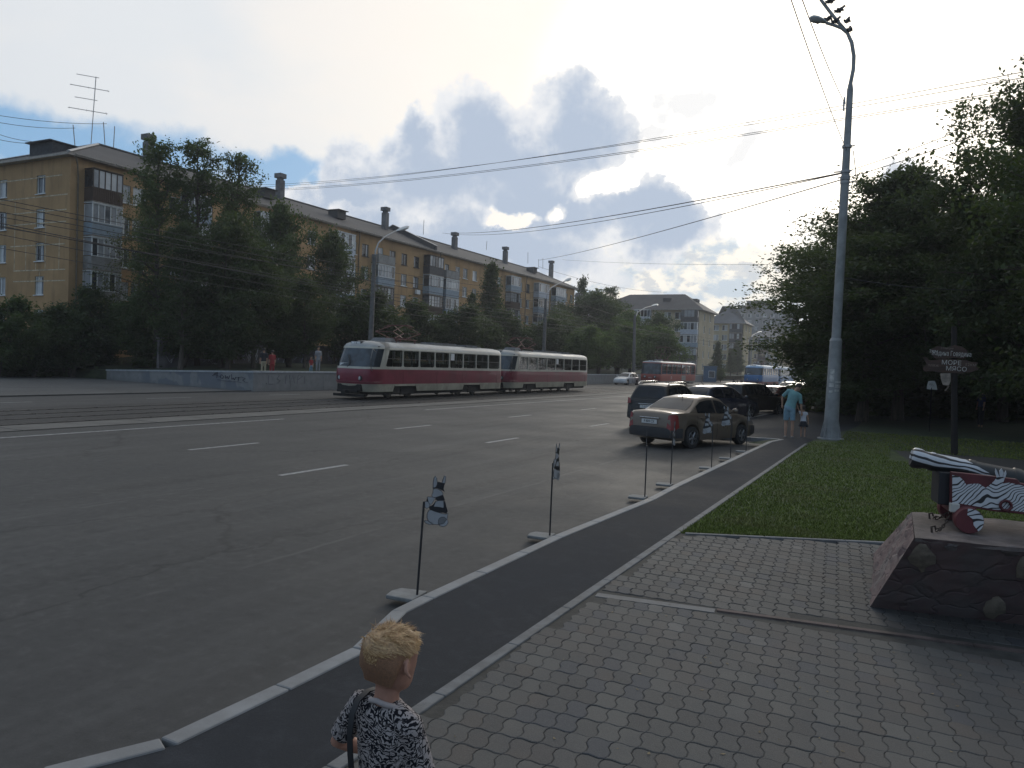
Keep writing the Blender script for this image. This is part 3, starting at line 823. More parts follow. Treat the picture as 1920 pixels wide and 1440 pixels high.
# television aerials and wire posts on the roof
def aerial(px, ytop, ybot, x, yagi=0, tilt=0):
    b = MB(); b.M = MI
    bt = atX(px, ybot, x); tp = atX(px+tilt, ytop, x)
    b.tube([bt-Vector((0, 0, .6)), tp], .038 if yagi else .040, 6)
    for k in range(yagi):
        z = tp.z - .05 - k*(tp.z-bt.z)*.19
        o = Vector((tp.x, tp.y + (bt.y-tp.y)*(tp.z-z)/(tp.z-bt.z), z))
        if k % 2 == 0: b.tube([o+Vector((.15, .2, 0)), o-Vector((1.0, 1.1, -.05))], .028, 5); continue
        d = Vector((-.55, -.83, 0)); n_ = Vector((.83, -.55, -.35))
        b.tube([o-d*1.1, o+d*1.9], .03, 5)
        for q, l in ((-1.0, 1.0), (.1, .75), (.5, .8), (1.1, .55), (1.8, .6)): b.tube([o+d*q-n_*l, o+d*q+n_*l], .022, 5)
    b.build('aerial', M_mast, B1)
aerial(171, 144, 256, XF-BW/2, 4, 9)
for px, a, b_, tl in ((141, 234, 262, -4), (197, 229, 258, -3), (213, 237, 265, 2), (794, 412, 432, 1), (990, 473, 488, 0), (1010, 486, 496, 0), (1018, 484, 498, 0), (912, 452, 462, 1)): aerial(px, a, b_, XF-BW/2, 0, tl)

# ------------------------------------------------------------------ smaller yellow blocks closing the street
def atD(x, y, D): return CAM + ray(x, y)*D
def block(name, label, px_c, D, y_eave, px_l, px_r, floors, FLh, rise, wallm, roofm, seed, balc=(), wcols=(), side=(), zb=0.0, top_off=1.35, over=.5, hip=6.0):
    rng = random.Random(seed)
    c = atD(px_c, y_eave, D); X1, Y0, Z1 = c.x, c.y, c.z
    X0 = atY(px_l, y_eave, Y0).x; Y1 = atX(px_r, y_eave, X1).y
    root = thing(name, label, 'building', (X1, Y0, zb)); M0 = Matrix.Translation(-root.location)
    F = Facade((X0, Y0, 0), (1, 0, 0), (0, -1, 0), X1-X0, zb-1, Z1-.08); S = Facade((X1, Y0, 0), (0, 1, 0), (1, 0, 0), Y1-Y0, zb-1, Z1-.08)
    rz_ = lambda f: Z1-top_off-(floors-1-f)*FLh
    fo = []
    for px in wcols:
        u = atY(px, y_eave+30, Y0).x-X0
        for f in range(floors): fo.append((u-.75, u+.75, rz_(f)-.75, rz_(f)+.75))
    F.op = fo
    so = []
    for px in side:
        u = atX(px, y_eave+30, X1).y-Y0
        for f in range(floors): so.append((u-.5, u+.5, rz_(f)-.75, rz_(f)+.75))
    S.op = so
    b = MB(); b.M = M0; F.wall(b); S.wall(b)
    b.quad(Vector((X1, Y1, zb-1)), Vector((X0, Y1, zb-1)), Vector((X0, Y1, Z1-.08)), Vector((X1, Y1, Z1-.08)))
    b.quad(Vector((X0, Y1, zb-1)), Vector((X0, Y0, zb-1)), Vector((X0, Y0, Z1-.08)), Vector((X0, Y1, Z1-.08)))
    b.build('wall', [wallm, M_reveal], root)
    r_ = MB(); r_.M = M0
    A, B_, C = hip_roof(r_, X0, X1, Y0, Y1, Z1, rise, over, hip, 'x')
    o = r_.build('roof', [roofm, M_trim], root)
    for a in fo: window_part(F, root, *a, rng, M0)
    for a in so: window_part(S, root, *a, rng, M0)
    for px, kinds in balc:
        u = atY(px, y_eave+30, Y0).x-X0
        for f in range(floors):
            if kinds[f]: balcony_part(F, root, u, 3.6 if D < 190 else 3.4, rz_(f)-1.35, rng, M0, kinds[f], glazed=True, hgt_=FLh-.05)
    d = MB(); d.M = M0
    d.tube([F.P(X1-X0-.15, Z1-.2, .12), F.P(X1-X0-.15, zb, .12)], .07, 6); d.build('drainpipe', mat('drainpipe metal', (.15, .115, .075), .6), root)
    return root, F, S, o, M0, (X0, X1, Y0, Y1, Z1)
B2, F2, S2, R2, M2, D2 = block('apartment_building', 'pale yellow five storey block with grey hipped roof behind the red tram', 1312, 163, 580, 1120, 1340, 5, 2.68, 3.9, M_yell, M_roof, 3,
    balc=((1294, ['dark', 'dark', 'blue', 'white', 'dark']), (1206, ['grey', 'grey', 'grey', 'white', 'white'])), wcols=(1271, 1251, 1233, 1172, 1155), side=(1320.5, 1331), hip=6.0, over=.9)
dd = MB(); dd.M = M2
X0, X1, Y0, Y1, Z1 = D2
dd.box((atY(1247, 565, Y0+2).x, Y0+4.5, Z1+2.0), (1.5, 3.0, 1.4)); dd.build('dormer', M_roof, R2)
dd = MB(); dd.M = M2
dd.box((X1-4.0, Y0+8, Z1+2.2), (3.4, 2.6, 1.3)); dd.build('dormer', M_roof, R2)
B3, F3, S3, R3, M3, D3 = block('apartment_building', 'farther yellow five storey block with bluish roof and dark balconies left of the big trees', 1395, 212, 606, 1320, 1410, 5, 2.68, 5.2, M_yell2, M_roof2, 5,
    balc=((1380, ['dark', 'dark', 'wood', 'dark', 'dark']),), wcols=(1342, 1358, 1330), side=(1398.5, 1404.5), hip=8, over=.7)
B5, F5, S5, R5, M5, D5 = block('apartment_building', 'yellow block mostly hidden by the leafy tree edge at the end of the street', 1470, 262, 632, 1411, 1490, 5, 2.7, 4.5, M_yell2, M_roof2, 6,
    balc=((1431, ['wood', 'dark', 'dark', 'wood', 'dark']),), wcols=(1418, 1443, 1455), side=(), hip=8, over=.7)
# grey panel block far behind the roofs
p = atD(1385, 582, 340)
B4 = thing('panel_building', 'tall grey panel block far away above the yellow roofs at the end of the street', 'building', (p.x, p.y, 0))
X1 = atY(1500, 578, p.y).x
F4 = Facade((p.x, p.y, 0), (1, 0, 0), (0, -1, 0), X1-p.x, 0, p.z)
F4.op = [(3.2*i+.8, 3.2*i+2.4, p.z-3.0-2.8*f, p.z-1.5-2.8*f) for i in range(int((X1-p.x)/3.2)) for f in range(7)]
M4 = Matrix.Translation(-B4.location); b = MB(); b.M = M4; F4.wall(b)
b.quad(Vector((p.x, p.y+14, 0)), Vector((p.x, p.y, 0)), Vector((p.x, p.y, p.z)), Vector((p.x, p.y+14, p.z)))
b.quad(Vector((p.x, p.y, p.z)), Vector((X1, p.y, p.z)), Vector((X1, p.y+14, p.z)), Vector((p.x, p.y+14, p.z)))
b.build('wall', [M_greyp, M_reveal], B4)
for i, a in enumerate(F4.op):
    if i >= 95: break
    window_part(F4, B4, *a, rng, M4, sill=False)
for px, w_, h in ((1402, 8, 2.2), (1427, 12, 4.2)):
    b = MB(); b.M = M4; q = atY(px, 575, p.y+4)
    b.box((q.x, p.y+6, p.z+h/2), (w_, 6, h)); b.box((q.x, p.y+6, p.z+h+.15), (w_+.6, 6.6, .3)); b.build('lift_tower', M_greyp, B4)
# blue kiosk below the yellow block
k0 = atD(1331, 708, 140)
KS = thing('kiosk', 'small blue kiosk with a white framed window at the foot of the pale yellow block', 'kiosk', (k0.x, k0.y, k0.z-1.0), R(12))
b = MB(); b.box((0, 0, 1.5), (2.3, 2.0, 2.9)); b.box((0, 0, 3.02), (2.6, 2.3, .14)); b.build('shell', mat('blue kiosk paint', (.06, .13, .22), .6, var=.2), KS, bevel=.03)
b = MB()
for q in ((.3, 2.2, 1.1, .08), (.3, 1.0, 1.1, .08), (-.22, 1.6, .08, 1.12), (.82, 1.6, .08, 1.12)): b.box((q[0], -1.02, q[1]), (q[2], .05, q[3]))
wf = b.build('window', M_frame, KS); b = MB(); b.box((.3, -1.008, 1.6), (.96, .012, 1.1)); b.build('pane', M_pane[2], wf)

# ------------------------------------------------------------------ parapet along the far side of the street
def scribble(mb, F, strokes, u0, z0, su, sz, rad, n=.006, mat=0):
    for st in strokes:
        P = [F.P(u0+x*su, z0+y*sz, n) for x, y in st]
        mb.tube(P, rad, 4, mat, flat=.25)
wa = Vector((-49.4, 35.2, 0)); wb = Vector((-33.4, 33.0, 0)); wc = Vector((-32.3, 150, 0))
WT = 1.19
PW = thing('parapet_wall', 'low grey concrete parapet wall with faded blue paint and graffiti tags on the far side of the tracks', 'wall', (wb.x, wb.y, 0))
MW = Matrix.Translation(-PW.location)
FA = Facade(wa, wb-wa, Vector((-(wb-wa).y*-1, -(wb-wa).x, 0)), (wb-wa).length, 0, WT)
FB = Facade(wb, wc-wb, Vector(((wc-wb).y, -(wc-wb).x, 0)), (wc-wb).length, 0, WT)
m = bpy.data.materials.new('graffiti patched concrete'); m.use_nodes = True; t = NT(m.node_tree); bs = t.n['Principled BSDF']
co = t.coord('Object'); nn = t.noise(co, .55, 3, .45); n2 = t.noise(co, 2.5, 5, .6); xx, yy, zz = t.sep(co)
c = t.mix(t.ramp(n2, .3, .7), (.185, .187, .185), (.232, .233, .230))
blue = t.math('MULTIPLY', t.ramp(nn, .46, .50), t.math('MULTIPLY', t.ramp(xx, -12, -11), t.ramp(xx, .2, -.5)))
c = t.mix(t.math('MULTIPLY', blue, .7), c, (.11, .125, .155))
c = t.mix(t.math('MULTIPLY', t.ramp(zz, .35, .05), .35), c, (.16, .16, .155))
t.put(bs.inputs['Base Color'], c); bs.inputs['Roughness'].default_value = .85
b = MB(); b.M = MW
TA = .72                                    # the side stretch sinks towards its left end
zt = lambda u: TA+(WT-TA)*u/FA.L
def sloped(mb, u0, u1, d0, d1, n0, n1):
    V = [FA.P(u, z, n) for u in (u0, u1) for z, n in ((d0 if d0 < 0 else zt(u)+d0-10, n0), (d0 if d0 < 0 else zt(u)+d0-10, n1), (zt(u)+d1, n1), (zt(u)+d1, n0))]
    mb.add(V, [(0, 1, 2, 3), (7, 6, 5, 4), (0, 4, 5, 1), (1, 5, 6, 2), (2, 6, 7, 3), (3, 7, 4, 0)])
nA = 6
for i in range(nA): sloped(b, FA.L*i/nA+.006, FA.L*(i+1)/nA-.006, -.1, -.10, -.30, 0)
L = (wc-wb).length; n = round(L/3.0)
for i in range(n): FB.bx(b, L*i/n+.008, L*(i+1)/n-.008, -.1, WT-.10, -.30, 0)
b.build('wall', m, PW)
b = MB(); b.M = MW
sloped(b, -.05, FA.L+.02, 9.90, 0, -.34, .04); FB.bx(b, -.02, FB.L, WT-.10, WT, -.34, .043)
b.build('coping', mat('pale coping', (.34, .355, .37), .8, var=.15), PW)
tagl = [[(0, .55), (.35, .95), (.55, 1.0), (.2, .7), (.75, .55)], [(.5, 1), (.45, .35)], [(.9, .75), (.8, .45), (1.0, .3), (1.15, .55), (.95, .75)], [(1.3, .7), (1.35, .35), (1.5, .6), (1.6, .3), (1.75, .72)],
        [(1.9, .85), (1.95, .3), (2.1, .5), (2.2, .25), (2.35, .6)], [(2.4, .55), (2.9, .62)], [(2.62, .62), (2.55, .15)], [(2.95, .6), (3.25, .5), (3.0, .3), (3.2, .12), (3.5, .1)], [(.5, .2), (1.2, .1), (2.2, .12), (2.9, .02)]]
u_ = (gnd(418, 733).x-wa.x)/((wb-wa).normalized().x)
g = MB(); g.M = MW; scribble(g, FA, tagl, FA.L-3.9, .45, .98, .55, .035); g.build('graffiti', mat('dark graffiti paint', (.03, .032, .06), .8), PW)
g = MB(); g.M = MW
tag2 = [[(.1, .2), (.15, .1)], [(.3, .9), (.3, .1), (.7, .1)], [(1.2, .9), (1.0, .6), (1.3, .4), (1.0, .15)], [(1.8, .9), (1.75, .1)], [(2.1, .95), (2.15, .2), (2.4, .9), (2.6, .15)], [(2.8, .1), (2.9, .95), (3.3, .85), (2.9, .5)], [(3.5, .8), (3.5, .1)]]
scribble(g, FB, tag2, .9, .35, .95, .65, .022); g.build('graffiti', mat('faint graffiti paint', (.10, .10, .12), .8), PW)
# long low wall covered with pale graffiti, behind the trees
GW = thing('garden_wall', 'low wall under the trees covered with pale tangled graffiti', 'wall', (-47, 40, hgt(-47, 40)))
MG = Matrix.Translation(-GW.location)
FG = Facade((-47, 37.5, 0), (.03, 1, 0), (1, -.03, 0), 26, 1.0, 3.1)
b = MB(); b.M = MG; FG.bx(b, 0, 26, .8, 3.0, -.25, 0); FG.bx(b, -.05, 26.05, 3.0, 3.1, -.3, .05); b.build('wall', mat('grey brown wall', (.13, .12, .125), .9, var=.3, vscale=.8), GW)
rg = random.Random(5)
for mname, colr, cnt in (('white graffiti paint', (.45, .46, .50), 60), ('lilac graffiti paint', (.22, .19, .30), 25)):
    g = MB(); g.M = MG
    for k in range(cnt):
        u = rg.uniform(.5, 25); z = rg.uniform(1.35, 2.45); P = [(u, z)]
        for q in range(rg.randint(3, 7)): u += rg.uniform(-.22, .30); z = min(2.9, max(1.3, z+rg.uniform(-.45, .45))); P.append((u, z))
        g.tube([FG.P(a, c_, .006) for a, c_ in P], rg.uniform(.02, .045), 4, flat=.2)
    g.build('graffiti', mat(mname, colr, .8), GW)
# ================================================================== TREES
def leaf_mat(name, c0, c1, trans=.35):
    m = bpy.data.materials.new(name); m.use_nodes = True; t = NT(m.node_tree); t.n.clear()
    geo = t.new('ShaderNodeNewGeometry'); rnd = geo.outputs['Random Per Island']
    n = t.noise(t.coord('Object'), .55, 3)
    c = t.mix(rnd, c0, c1); c = t.mix(t.math('MULTIPLY', t.ramp(n, .4, .65), .6), c, tuple(v*1.35 for v in c1))
    d = t.new('ShaderNodeBsdfPrincipled'); t.put(d.inputs['Base Color'], c); d.inputs['Roughness'].default_value = .55; d.inputs['Specular IOR Level'].default_value = .25
    tr = t.new('ShaderNodeBsdfTranslucent'); t.put(tr.inputs['Color'], t.mix(.5, c, (.14, .20, .03)))
    mx = t.new('ShaderNodeMixShader'); mx.inputs[0].default_value = trans
    t.l.new(d.outputs[0], mx.inputs[1]); t.l.new(tr.outputs[0], mx.inputs[2])
    o = t.new('ShaderNodeOutputMaterial'); t.l.new(mx.outputs[0], o.inputs[0])
    return m
L_dark = leaf_mat('dark foliage', (.024, .038, .017), (.046, .066, .028))
L_mid = leaf_mat('mid foliage', (.034, .055, .020), (.064, .092, .034))
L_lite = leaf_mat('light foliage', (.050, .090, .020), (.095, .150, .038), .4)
L_olive = leaf_mat('olive foliage', (.055, .065, .022), (.11, .115, .045), .3)
M_bark = mat('bark', (.062, .05, .04), .95, var=.4, vscale=3, bump=.8, bscale=14, stretch=(3, 3, .5))
M_birch = mat('grey bark', (.15, .145, .135), .9, var=.45, vscale=4, bump=.5, bscale=14)

def tree_mesh(seed, H, Rc, base=.18, kind='round', limbs=26, leaf=.17, leaves=16000, inner=3500, trunk_r=.16, sig=.30, up=.55, trunks=1, subs=6):
    """returns (trunk mesh builder, numpy leaf quads) for a tree H high with crown radius Rc"""
    rng = np.random.default_rng(seed); rd = random.Random(seed)
    tb = MB(); segs = []; core = []
    def prof(t):
        if kind == 'round': return math.sin(math.pi*min(1, max(.02, (t*.86+.14)))**.85)**.7
        if kind == 'poplar': return (.55+.45*math.sin(math.pi*t)**.7)*(1-max(0, t-.86)*3.2)
        if kind == 'cone': return 1.02-t*.97
        if kind == 'loose': return .35+.65*math.sin(math.pi*(t*.8+.12))
        return math.sin(math.pi*(t*.75+.22))
    for tk in range(trunks):
        off = (0, 0) if trunks == 1 else (rd.uniform(-1, 1)*Rc*.45, rd.uniform(-1, 1)*Rc*.45)
        h_ = H*(1 if tk == 0 else rd.uniform(.78, .98))
        lean = (rd.uniform(-.03, .03)*h_+off[0]*.5, rd.uniform(-.03, .03)*h_+off[1]*.5)
        pts = []
        for i in range(9):
            f = i/8; pts.append(Vector((off[0]*.35*min(1, f*2)+lean[0]*f+rd.uniform(-.05, .05)*(0 < i < 8), off[1]*.35*min(1, f*2)+lean[1]*f+rd.uniform(-.05, .05)*(0 < i < 8), h_*f)))
        tb.tube(pts, [trunk_r*(1.25 if i == 0 else 1)*(1-.93*i/8)+.012 for i in range(9)], 9)
        at = lambda f: pts[min(7, int(f*8))].lerp(pts[min(8, int(f*8)+1)], f*8-int(f*8))
        nl = limbs//trunks
        az = rd.uniform(0, 6.28)
        for i in range(nl):
            t = ((i+rd.uniform(.1, .9))/nl); f = base+(1-base)*(t*.97)
            az += 2.4+rd.uniform(-.5, .5)
            ln = max(.25, Rc*(1 if trunks == 1 else .62)*prof(t)*rd.uniform(.72, 1.12))
            el = rd.uniform(.05, .5)+up*t if kind != 'cone' else rd.uniform(-.25, .1)
            if kind == 'poplar': el = rd.uniform(.45, 1.05)
            p = at(f); d = Vector((math.cos(az)*math.cos(el), math.sin(az)*math.cos(el), math.sin(el)))
            q = [p.copy()]
            for k in range(5):
                d = (d+Vector((rd.uniform(-.16, .16), rd.uniform(-.16, .16), rd.uniform(-.14, .10)-(.04 if kind != 'poplar' else -.05)))).normalized()
                q.append(q[-1]+d*ln/5)
            r0 = trunk_r*(1-.85*f)*.55+.012
            tb.tube(q, [r0*(1-.16*k) for k in range(6)], 5)
            for k in range(subs):
                s_ = rd.uniform(.22, 1.0); j = min(4, int(s_*5)); b0 = q[j].lerp(q[j+1], s_*5-j)
                dd = (d*.6+Vector((rd.gauss(0, .7), rd.gauss(0, .7), rd.gauss(.1, .5)))).normalized()
                sl = ln*rd.uniform(.22, .48)+.2
                e = b0+dd*sl
                if k < 3: tb.tube([b0, b0.lerp(e, .5)+Vector((0, 0, .04)), e], [r0*.4, r0*.28, r0*.14], 4)
                segs.append((b0, e, sl))
            core.append((q[1], q[4]))
    # outer leaves hang along the twigs in tufts
    B = np.array([[*s[0]] for s in segs]); E = np.array([[*s[1]] for s in segs]); Wt = np.array([s[2] for s in segs]); Wt = Wt**.8*rng.uniform(.3, 1.7, len(segs)); Wt /= Wt.sum()
    k = rng.choice(len(segs), leaves, p=Wt); u = rng.random(leaves)**.7*1.1
    P = B[k]+(E[k]-B[k])*u[:, None] + np.clip(rng.normal(0, 1, (leaves, 3)), -1.7, 1.7)*sig*np.array([1, 1, .75])*rng.uniform(.3, 1.25, (leaves, 1))
    S = leaf*rng.uniform(.55, 1.35, leaves)
    if inner:
        CB = np.array([[*c[0]] for c in core]); CE = np.array([[*c[1]] for c in core])
        k = rng.integers(0, len(core), inner); u = rng.random(inner)
        P2 = CB[k]+(CE[k]-CB[k])*u[:, None]+rng.normal(0, .35, (inner, 3))
        P = np.concatenate([P, P2]); S = np.concatenate([S, leaf*1.9*rng.uniform(.6, 1.2, inner)])
    ok = P[:, 2] > .12*H*(0 if kind == 'shrub' else 1)+.05
    P, S = P[ok], S[ok]; n = len(P)
    nrm = rng.normal(0, 1, (n, 3)); nrm[:, 2] = np.abs(nrm[:, 2])+.35; nrm /= np.linalg.norm(nrm, axis=1)[:, None]
    a = rng.normal(0, 1, (n, 3)); a[:, 2] -= .35
    a -= nrm*(a*nrm).sum(1)[:, None]; a /= np.linalg.norm(a, axis=1)[:, None]
    b = np.cross(nrm, a)
    V = np.stack([P-a*S[:, None]*.5, P-b*S[:, None]*.27+a*S[:, None]*.02, P+a*S[:, None]*.5-nrm*S[:, None]*.1, P+b*S[:, None]*.27+a*S[:, None]*.02], 1).astype(np.float32)
    return tb, V
def leaf_object(name, V, m, parent):
    n = len(V); me = bpy.data.meshes.new(name)
    me.vertices.add(4*n); me.vertices.foreach_set('co', V.reshape(-1))
    me.loops.add(4*n); me.loops.foreach_set('vertex_index', np.arange(4*n, dtype=np.int32))
    me.polygons.add(n); me.polygons.foreach_set('loop_start', np.arange(0, 4*n, 4, dtype=np.int32)); me.polygons.foreach_set('loop_total', np.full(n, 4, np.int32))
    me.update(calc_edges=True); me.materials.append(m)
    o = bpy.data.objects.new(name, me); COL.objects.link(o); o.parent = parent; return o
PROTO = {}
def tree(key, x, y, h, label, group, rz=0.0, wide=1.0, z=None, m=None, bark=None, name='tree', cat='tree', **kw):
    """a tree h metres high; trees of one key share their meshes, scaled and turned"""
    if key not in PROTO:
        tb, V = tree_mesh(**kw); me_h = kw['H']
        r0 = thing(name, label, cat, (0, 0, 0))
        tr = tb.build('trunk' if kw.get('kind') != 'shrub' else 'stem', bark or M_bark, r0, smooth=60)
        cr = leaf_object('crown' if kw.get('kind') != 'shrub' else 'foliage', V, m or L_dark, r0)
        PROTO[key] = (r0, me_h); o = r0
    else:
        o = copy_tree(PROTO[key][0]); o.name = name
        if m:
            for ch in o.children:
                if ch.name.split('.')[0] in ('crown', 'foliage') and ch.data.materials[0] != m:
                    ch.material_slots[0].link = 'OBJECT'; ch.material_slots[0].material = m
    s = h/PROTO[key][1]
    o.location = (x, y, (hgt(x, y) if x < -33.9 else .1) if z is None else z); o.rotation_euler = (0, 0, rz); o.scale = (s*wide, s*wide, s)
    tag(o, label, cat, group); return o
def treeX(key, px, ytop, X, label, group, **kw):
    p = atX(px, ytop, X); z0 = hgt(X, p.y) if X < -33.9 else .1
    return tree(key, X, p.y, p.z-z0, label, group, **kw)
def treeD(key, px, ytop, D, label, group, **kw):
    p = atD(px, ytop, D); z0 = hgt(p.x, p.y) if p.x < -33.9 else .1
    return tree(key, p.x, p.y, p.z-z0, label, group, **kw)
GLT, GRT = 'trees in front of the long apartment block', 'trees of the park beyond the lawn'
# --- across the street, in front of the long block
A = dict(seed=21, H=15, Rc=2.1, base=.16, kind='poplar', limbs=40, leaf=.19, leaves=11500, inner=700, sig=.27, subs=5, trunk_r=.2)
Bk = dict(seed=22, H=9, Rc=3.4, base=.2, kind='round', limbs=30, leaf=.19, leaves=17000, inner=3000, sig=.34)
Ck = dict(seed=23, H=6, Rc=2.9, base=.12, kind='round', limbs=26, leaf=.17, leaves=14000, inner=3600, sig=.32, trunks=2)
Dk = dict(seed=24, H=11, Rc=2.7, base=.10, kind='cone', limbs=60, leaf=.19, leaves=15000, inner=2500, sig=.24)
Ek = dict(seed=25, H=12, Rc=3.0, base=.15, kind='loose', limbs=24, leaf=.17, leaves=6500, inner=200, sig=.34, trunk_r=.11)
Sk = dict(seed=26, H=2.6, Rc=1.7, base=.02, kind='shrub', limbs=26, leaf=.15, leaves=8000, inner=2500, sig=.25, trunk_r=.05, trunks=3)
treeX('tall', 303, 266, -48, 'tall narrow dark tree reaching above the roof beside the first chimney', GLT, rz=.3, m=L_mid, **A)
treeX('tall', 378, 270, -47, 'tall narrow dark tree whose middle top rises highest over the roof', GLT, rz=2.1)
treeX('tall', 440, 292, -47, 'tall narrow dark tree with the rightmost of three tops over the roof', GLT, rz=4.0)
treeX('tall', 345, 420, -44, 'dark tree standing before the three tall tops, its crown reaching to the eaves', GLT, rz=5.2, wide=1.1, m=L_dark)
treeX('loose', 262, 385, -53, 'loose olive tree through whose thin leaves the ochre wall shows', GLT, m=L_olive, **Ek)
treeX('loose', 300, 400, -51, 'thin olive sapling just right of the corner balconies', GLT, rz=2.0, m=L_olive, wide=.8)
treeX('round', 420, 415, -43.5, 'broad dark tree below the tallest tops in front of the block', GLT, rz=1.0, wide=.85, **Bk)
treeX('round', 525, 388, -48, 'broad dark tree whose crown ends below the second chimney', GLT, rz=2.7, wide=.66, m=L_mid)
treeX('round', 480, 490, -42, 'dense dark tree left of the tram front, above two pedestrians in red', GLT, rz=.4)
treeX('round', 632, 445, -46.5, 'round dark tree behind the tram front, left of the street lamp', GLT, rz=4.4, wide=.72)
treeX('round', 575, 525, -41, 'low dark tree directly above the left end of the first tram', GLT, rz=3.3, wide=.9)
treeX('cone', 918, 492, -47, 'pointed dark tree standing before the far balconies of the block', GLT, wide=1.05, m=L_dark, **Dk)
treeX('cone', 888, 550, -45, 'smaller pointed tree close by the pointed dark one', GLT, rz=2.0, wide=1.0)
lowlab = ['low bushy tree at the far left edge below the end wall', 'low bushy tree under the two left columns of windows', 'dark bushy tree under the drainpipe corner of the block', 'dark bushy tree under the corner balconies',
          'bushy tree right of the corner balconies', 'bushy dark tree behind the tag on the parapet', 'bushy dark tree left of the pedestrians', 'low tree between pedestrians and tram', 'bushy dark tree filling the gap left of the parapet end']
for i, (px, yt, X) in enumerate(((-5, 560, -53), (66, 600, -53), (138, 575, -53), (200, 545, -51), (262, 548, -44), (345, 545, -43), (430, 550, -42), (545, 560, -42), (110, 590, -55))):
    p = atX(px, yt, X)
    if px > 185 and p.y < 38.5: X = atY(px, yt, 39.0).x
    treeX('low', px, yt, X, lowlab[i], GLT, rz=i*1.3, wide=1.1+.1*(i % 3), m=(L_mid if i in (0, 4, 5) else L_dark), **Ck)
rowl = ['dark low tree behind the roof gear of the first tram', 'dark low tree right of the first street lamp', 'dark low tree above the middle of the first tram', 'dark low tree above the rear of the first tram', 'low tree above the coupling of the two trams',
        'dark low tree by the second street lamp', 'dark low tree above the second tram', 'low tree above the rear end of the second tram', 'low tree past the far corner balconies']
for i, (px, yt, X) in enumerate(((665, 545, -42), (725, 575, -42), (790, 570, -43), (845, 575, -42), (905, 590, -42), (965, 585, -43), (1010, 600, -42), (1050, 590, -43), (1078, 585, -46))):
    treeX('low', px, yt, X, rowl[i], GLT, rz=i*1.9+.5, wide=1.3, m=(L_mid if i > 6 else L_dark))
# beyond the end of the long block
farl = ['thin pointed dark tree beside the far end of the long block', 'tall grey green tree between the long block and the yellow block', 'tall grey green tree left of the yellow block gable', 'tall dark tree behind the bright shrubs']
treeD('cone', 1093, 520, 150, farl[0], GLT, rz=1.1, wide=.8, m=L_dark)
for i, (px, yt, D, k) in enumerate(((1112, 552, 135, 'round'), (1146, 540, 140, 'tall'), (1128, 556, 130, 'round'))): treeD(k, px, yt, D, farl[i+1], GLT, rz=i*2.2, wide=1.35, m=L_dark)
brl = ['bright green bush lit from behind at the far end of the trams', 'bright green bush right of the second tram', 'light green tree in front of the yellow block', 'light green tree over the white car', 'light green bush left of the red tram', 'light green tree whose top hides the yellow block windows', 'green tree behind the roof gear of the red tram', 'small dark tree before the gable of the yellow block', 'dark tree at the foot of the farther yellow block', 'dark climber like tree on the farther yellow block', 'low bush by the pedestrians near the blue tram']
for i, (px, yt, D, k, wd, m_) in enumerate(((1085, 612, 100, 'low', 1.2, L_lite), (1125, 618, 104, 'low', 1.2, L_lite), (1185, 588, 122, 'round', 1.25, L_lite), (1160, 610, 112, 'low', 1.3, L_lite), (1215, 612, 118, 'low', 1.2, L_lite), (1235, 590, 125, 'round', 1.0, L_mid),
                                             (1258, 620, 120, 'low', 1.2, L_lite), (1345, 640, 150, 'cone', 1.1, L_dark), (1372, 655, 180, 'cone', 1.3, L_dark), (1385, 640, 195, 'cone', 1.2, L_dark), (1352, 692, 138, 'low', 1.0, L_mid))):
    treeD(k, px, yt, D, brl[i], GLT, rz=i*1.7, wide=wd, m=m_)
# --- the park on the right
P1 = dict(seed=31, H=12, Rc=5.6, base=.16, kind='loose', limbs=40, leaf=.19, leaves=46000, inner=10000, sig=.40, trunk_r=.22, subs=8)
P2 = dict(seed=32, H=13, Rc=5.0, base=.14, kind='round', limbs=44, leaf=.19, leaves=56000, inner=13000, sig=.46, trunk_r=.24, subs=8)
def treeY(key, X, Y, ytop, label, **kw):
    """tree at a measured spot, as high as the photograph shows its top"""
    lo, hi = 1.0, 40.0
    for _ in range(40):
        m_ = (lo+hi)/2; d = Vector((X, Y, m_))-CAM; py = 720-FPX*d.dot(UPV)/d.dot(FWD)
        if py > ytop: lo = m_
        else: hi = m_
    return tree(key, X, Y, lo-.1, label, GRT, **kw)
treeY('park_a', 5.6, 26, 182, 'big spreading tree at the right edge with long leafy sprays against the bright sky', rz=2.4, m=L_dark, **P1)
treeY('park_a', 4.6, 35, 250, 'spreading tree behind the signpost with sparse sprays on its left side', rz=.6, wide=.95)
treeY('park_b', -.2, 41, 335, 'dense rounded tree right behind the tall lamp post', rz=1.2, wide=1.12, m=L_dark, **P2)
treeY('park_b', -2.0, 50, 430, 'dense tree whose crown hangs over the parked cars left of the lamp post', rz=3.6, wide=1.62)
treeY('park_b', -1.6, 38, 455, 'lower dense tree right behind the lamp post whose boughs hang over the pavement', rz=2.2, wide=1.55, m=L_dark)
treeY('park_a', -.3, 58, 455, 'tree whose leaves end in loose sprays over the yellow buildings', rz=5.1, wide=1.5, m=L_mid)
treeY('park_b', 4.5, 46, 385, 'dark tree filling the gap between the lamp post tree and the signpost tree', rz=4.4, wide=1.15)
treeY('park_b', 11, 40, 330, 'dark tree behind the spreading tree at the right edge', rz=2.9, wide=1.2)
treeY('park_b', 2.5, 72, 450, 'farther dark tree behind the lamp post trees', rz=.2, wide=1.3)
treeY('park_b', -.5, 84, 520, 'distant tree above the far row of parked cars', rz=1.9, wide=1.25, m=L_mid)
treeY('park_b', 8, 66, 430, 'farther dark tree deep in the park left of the signpost', rz=3.9, wide=1.4)
treeY('park_b', 17, 62, 420, 'farther dark tree deep in the park right of the signpost', rz=.9, wide=1.4)
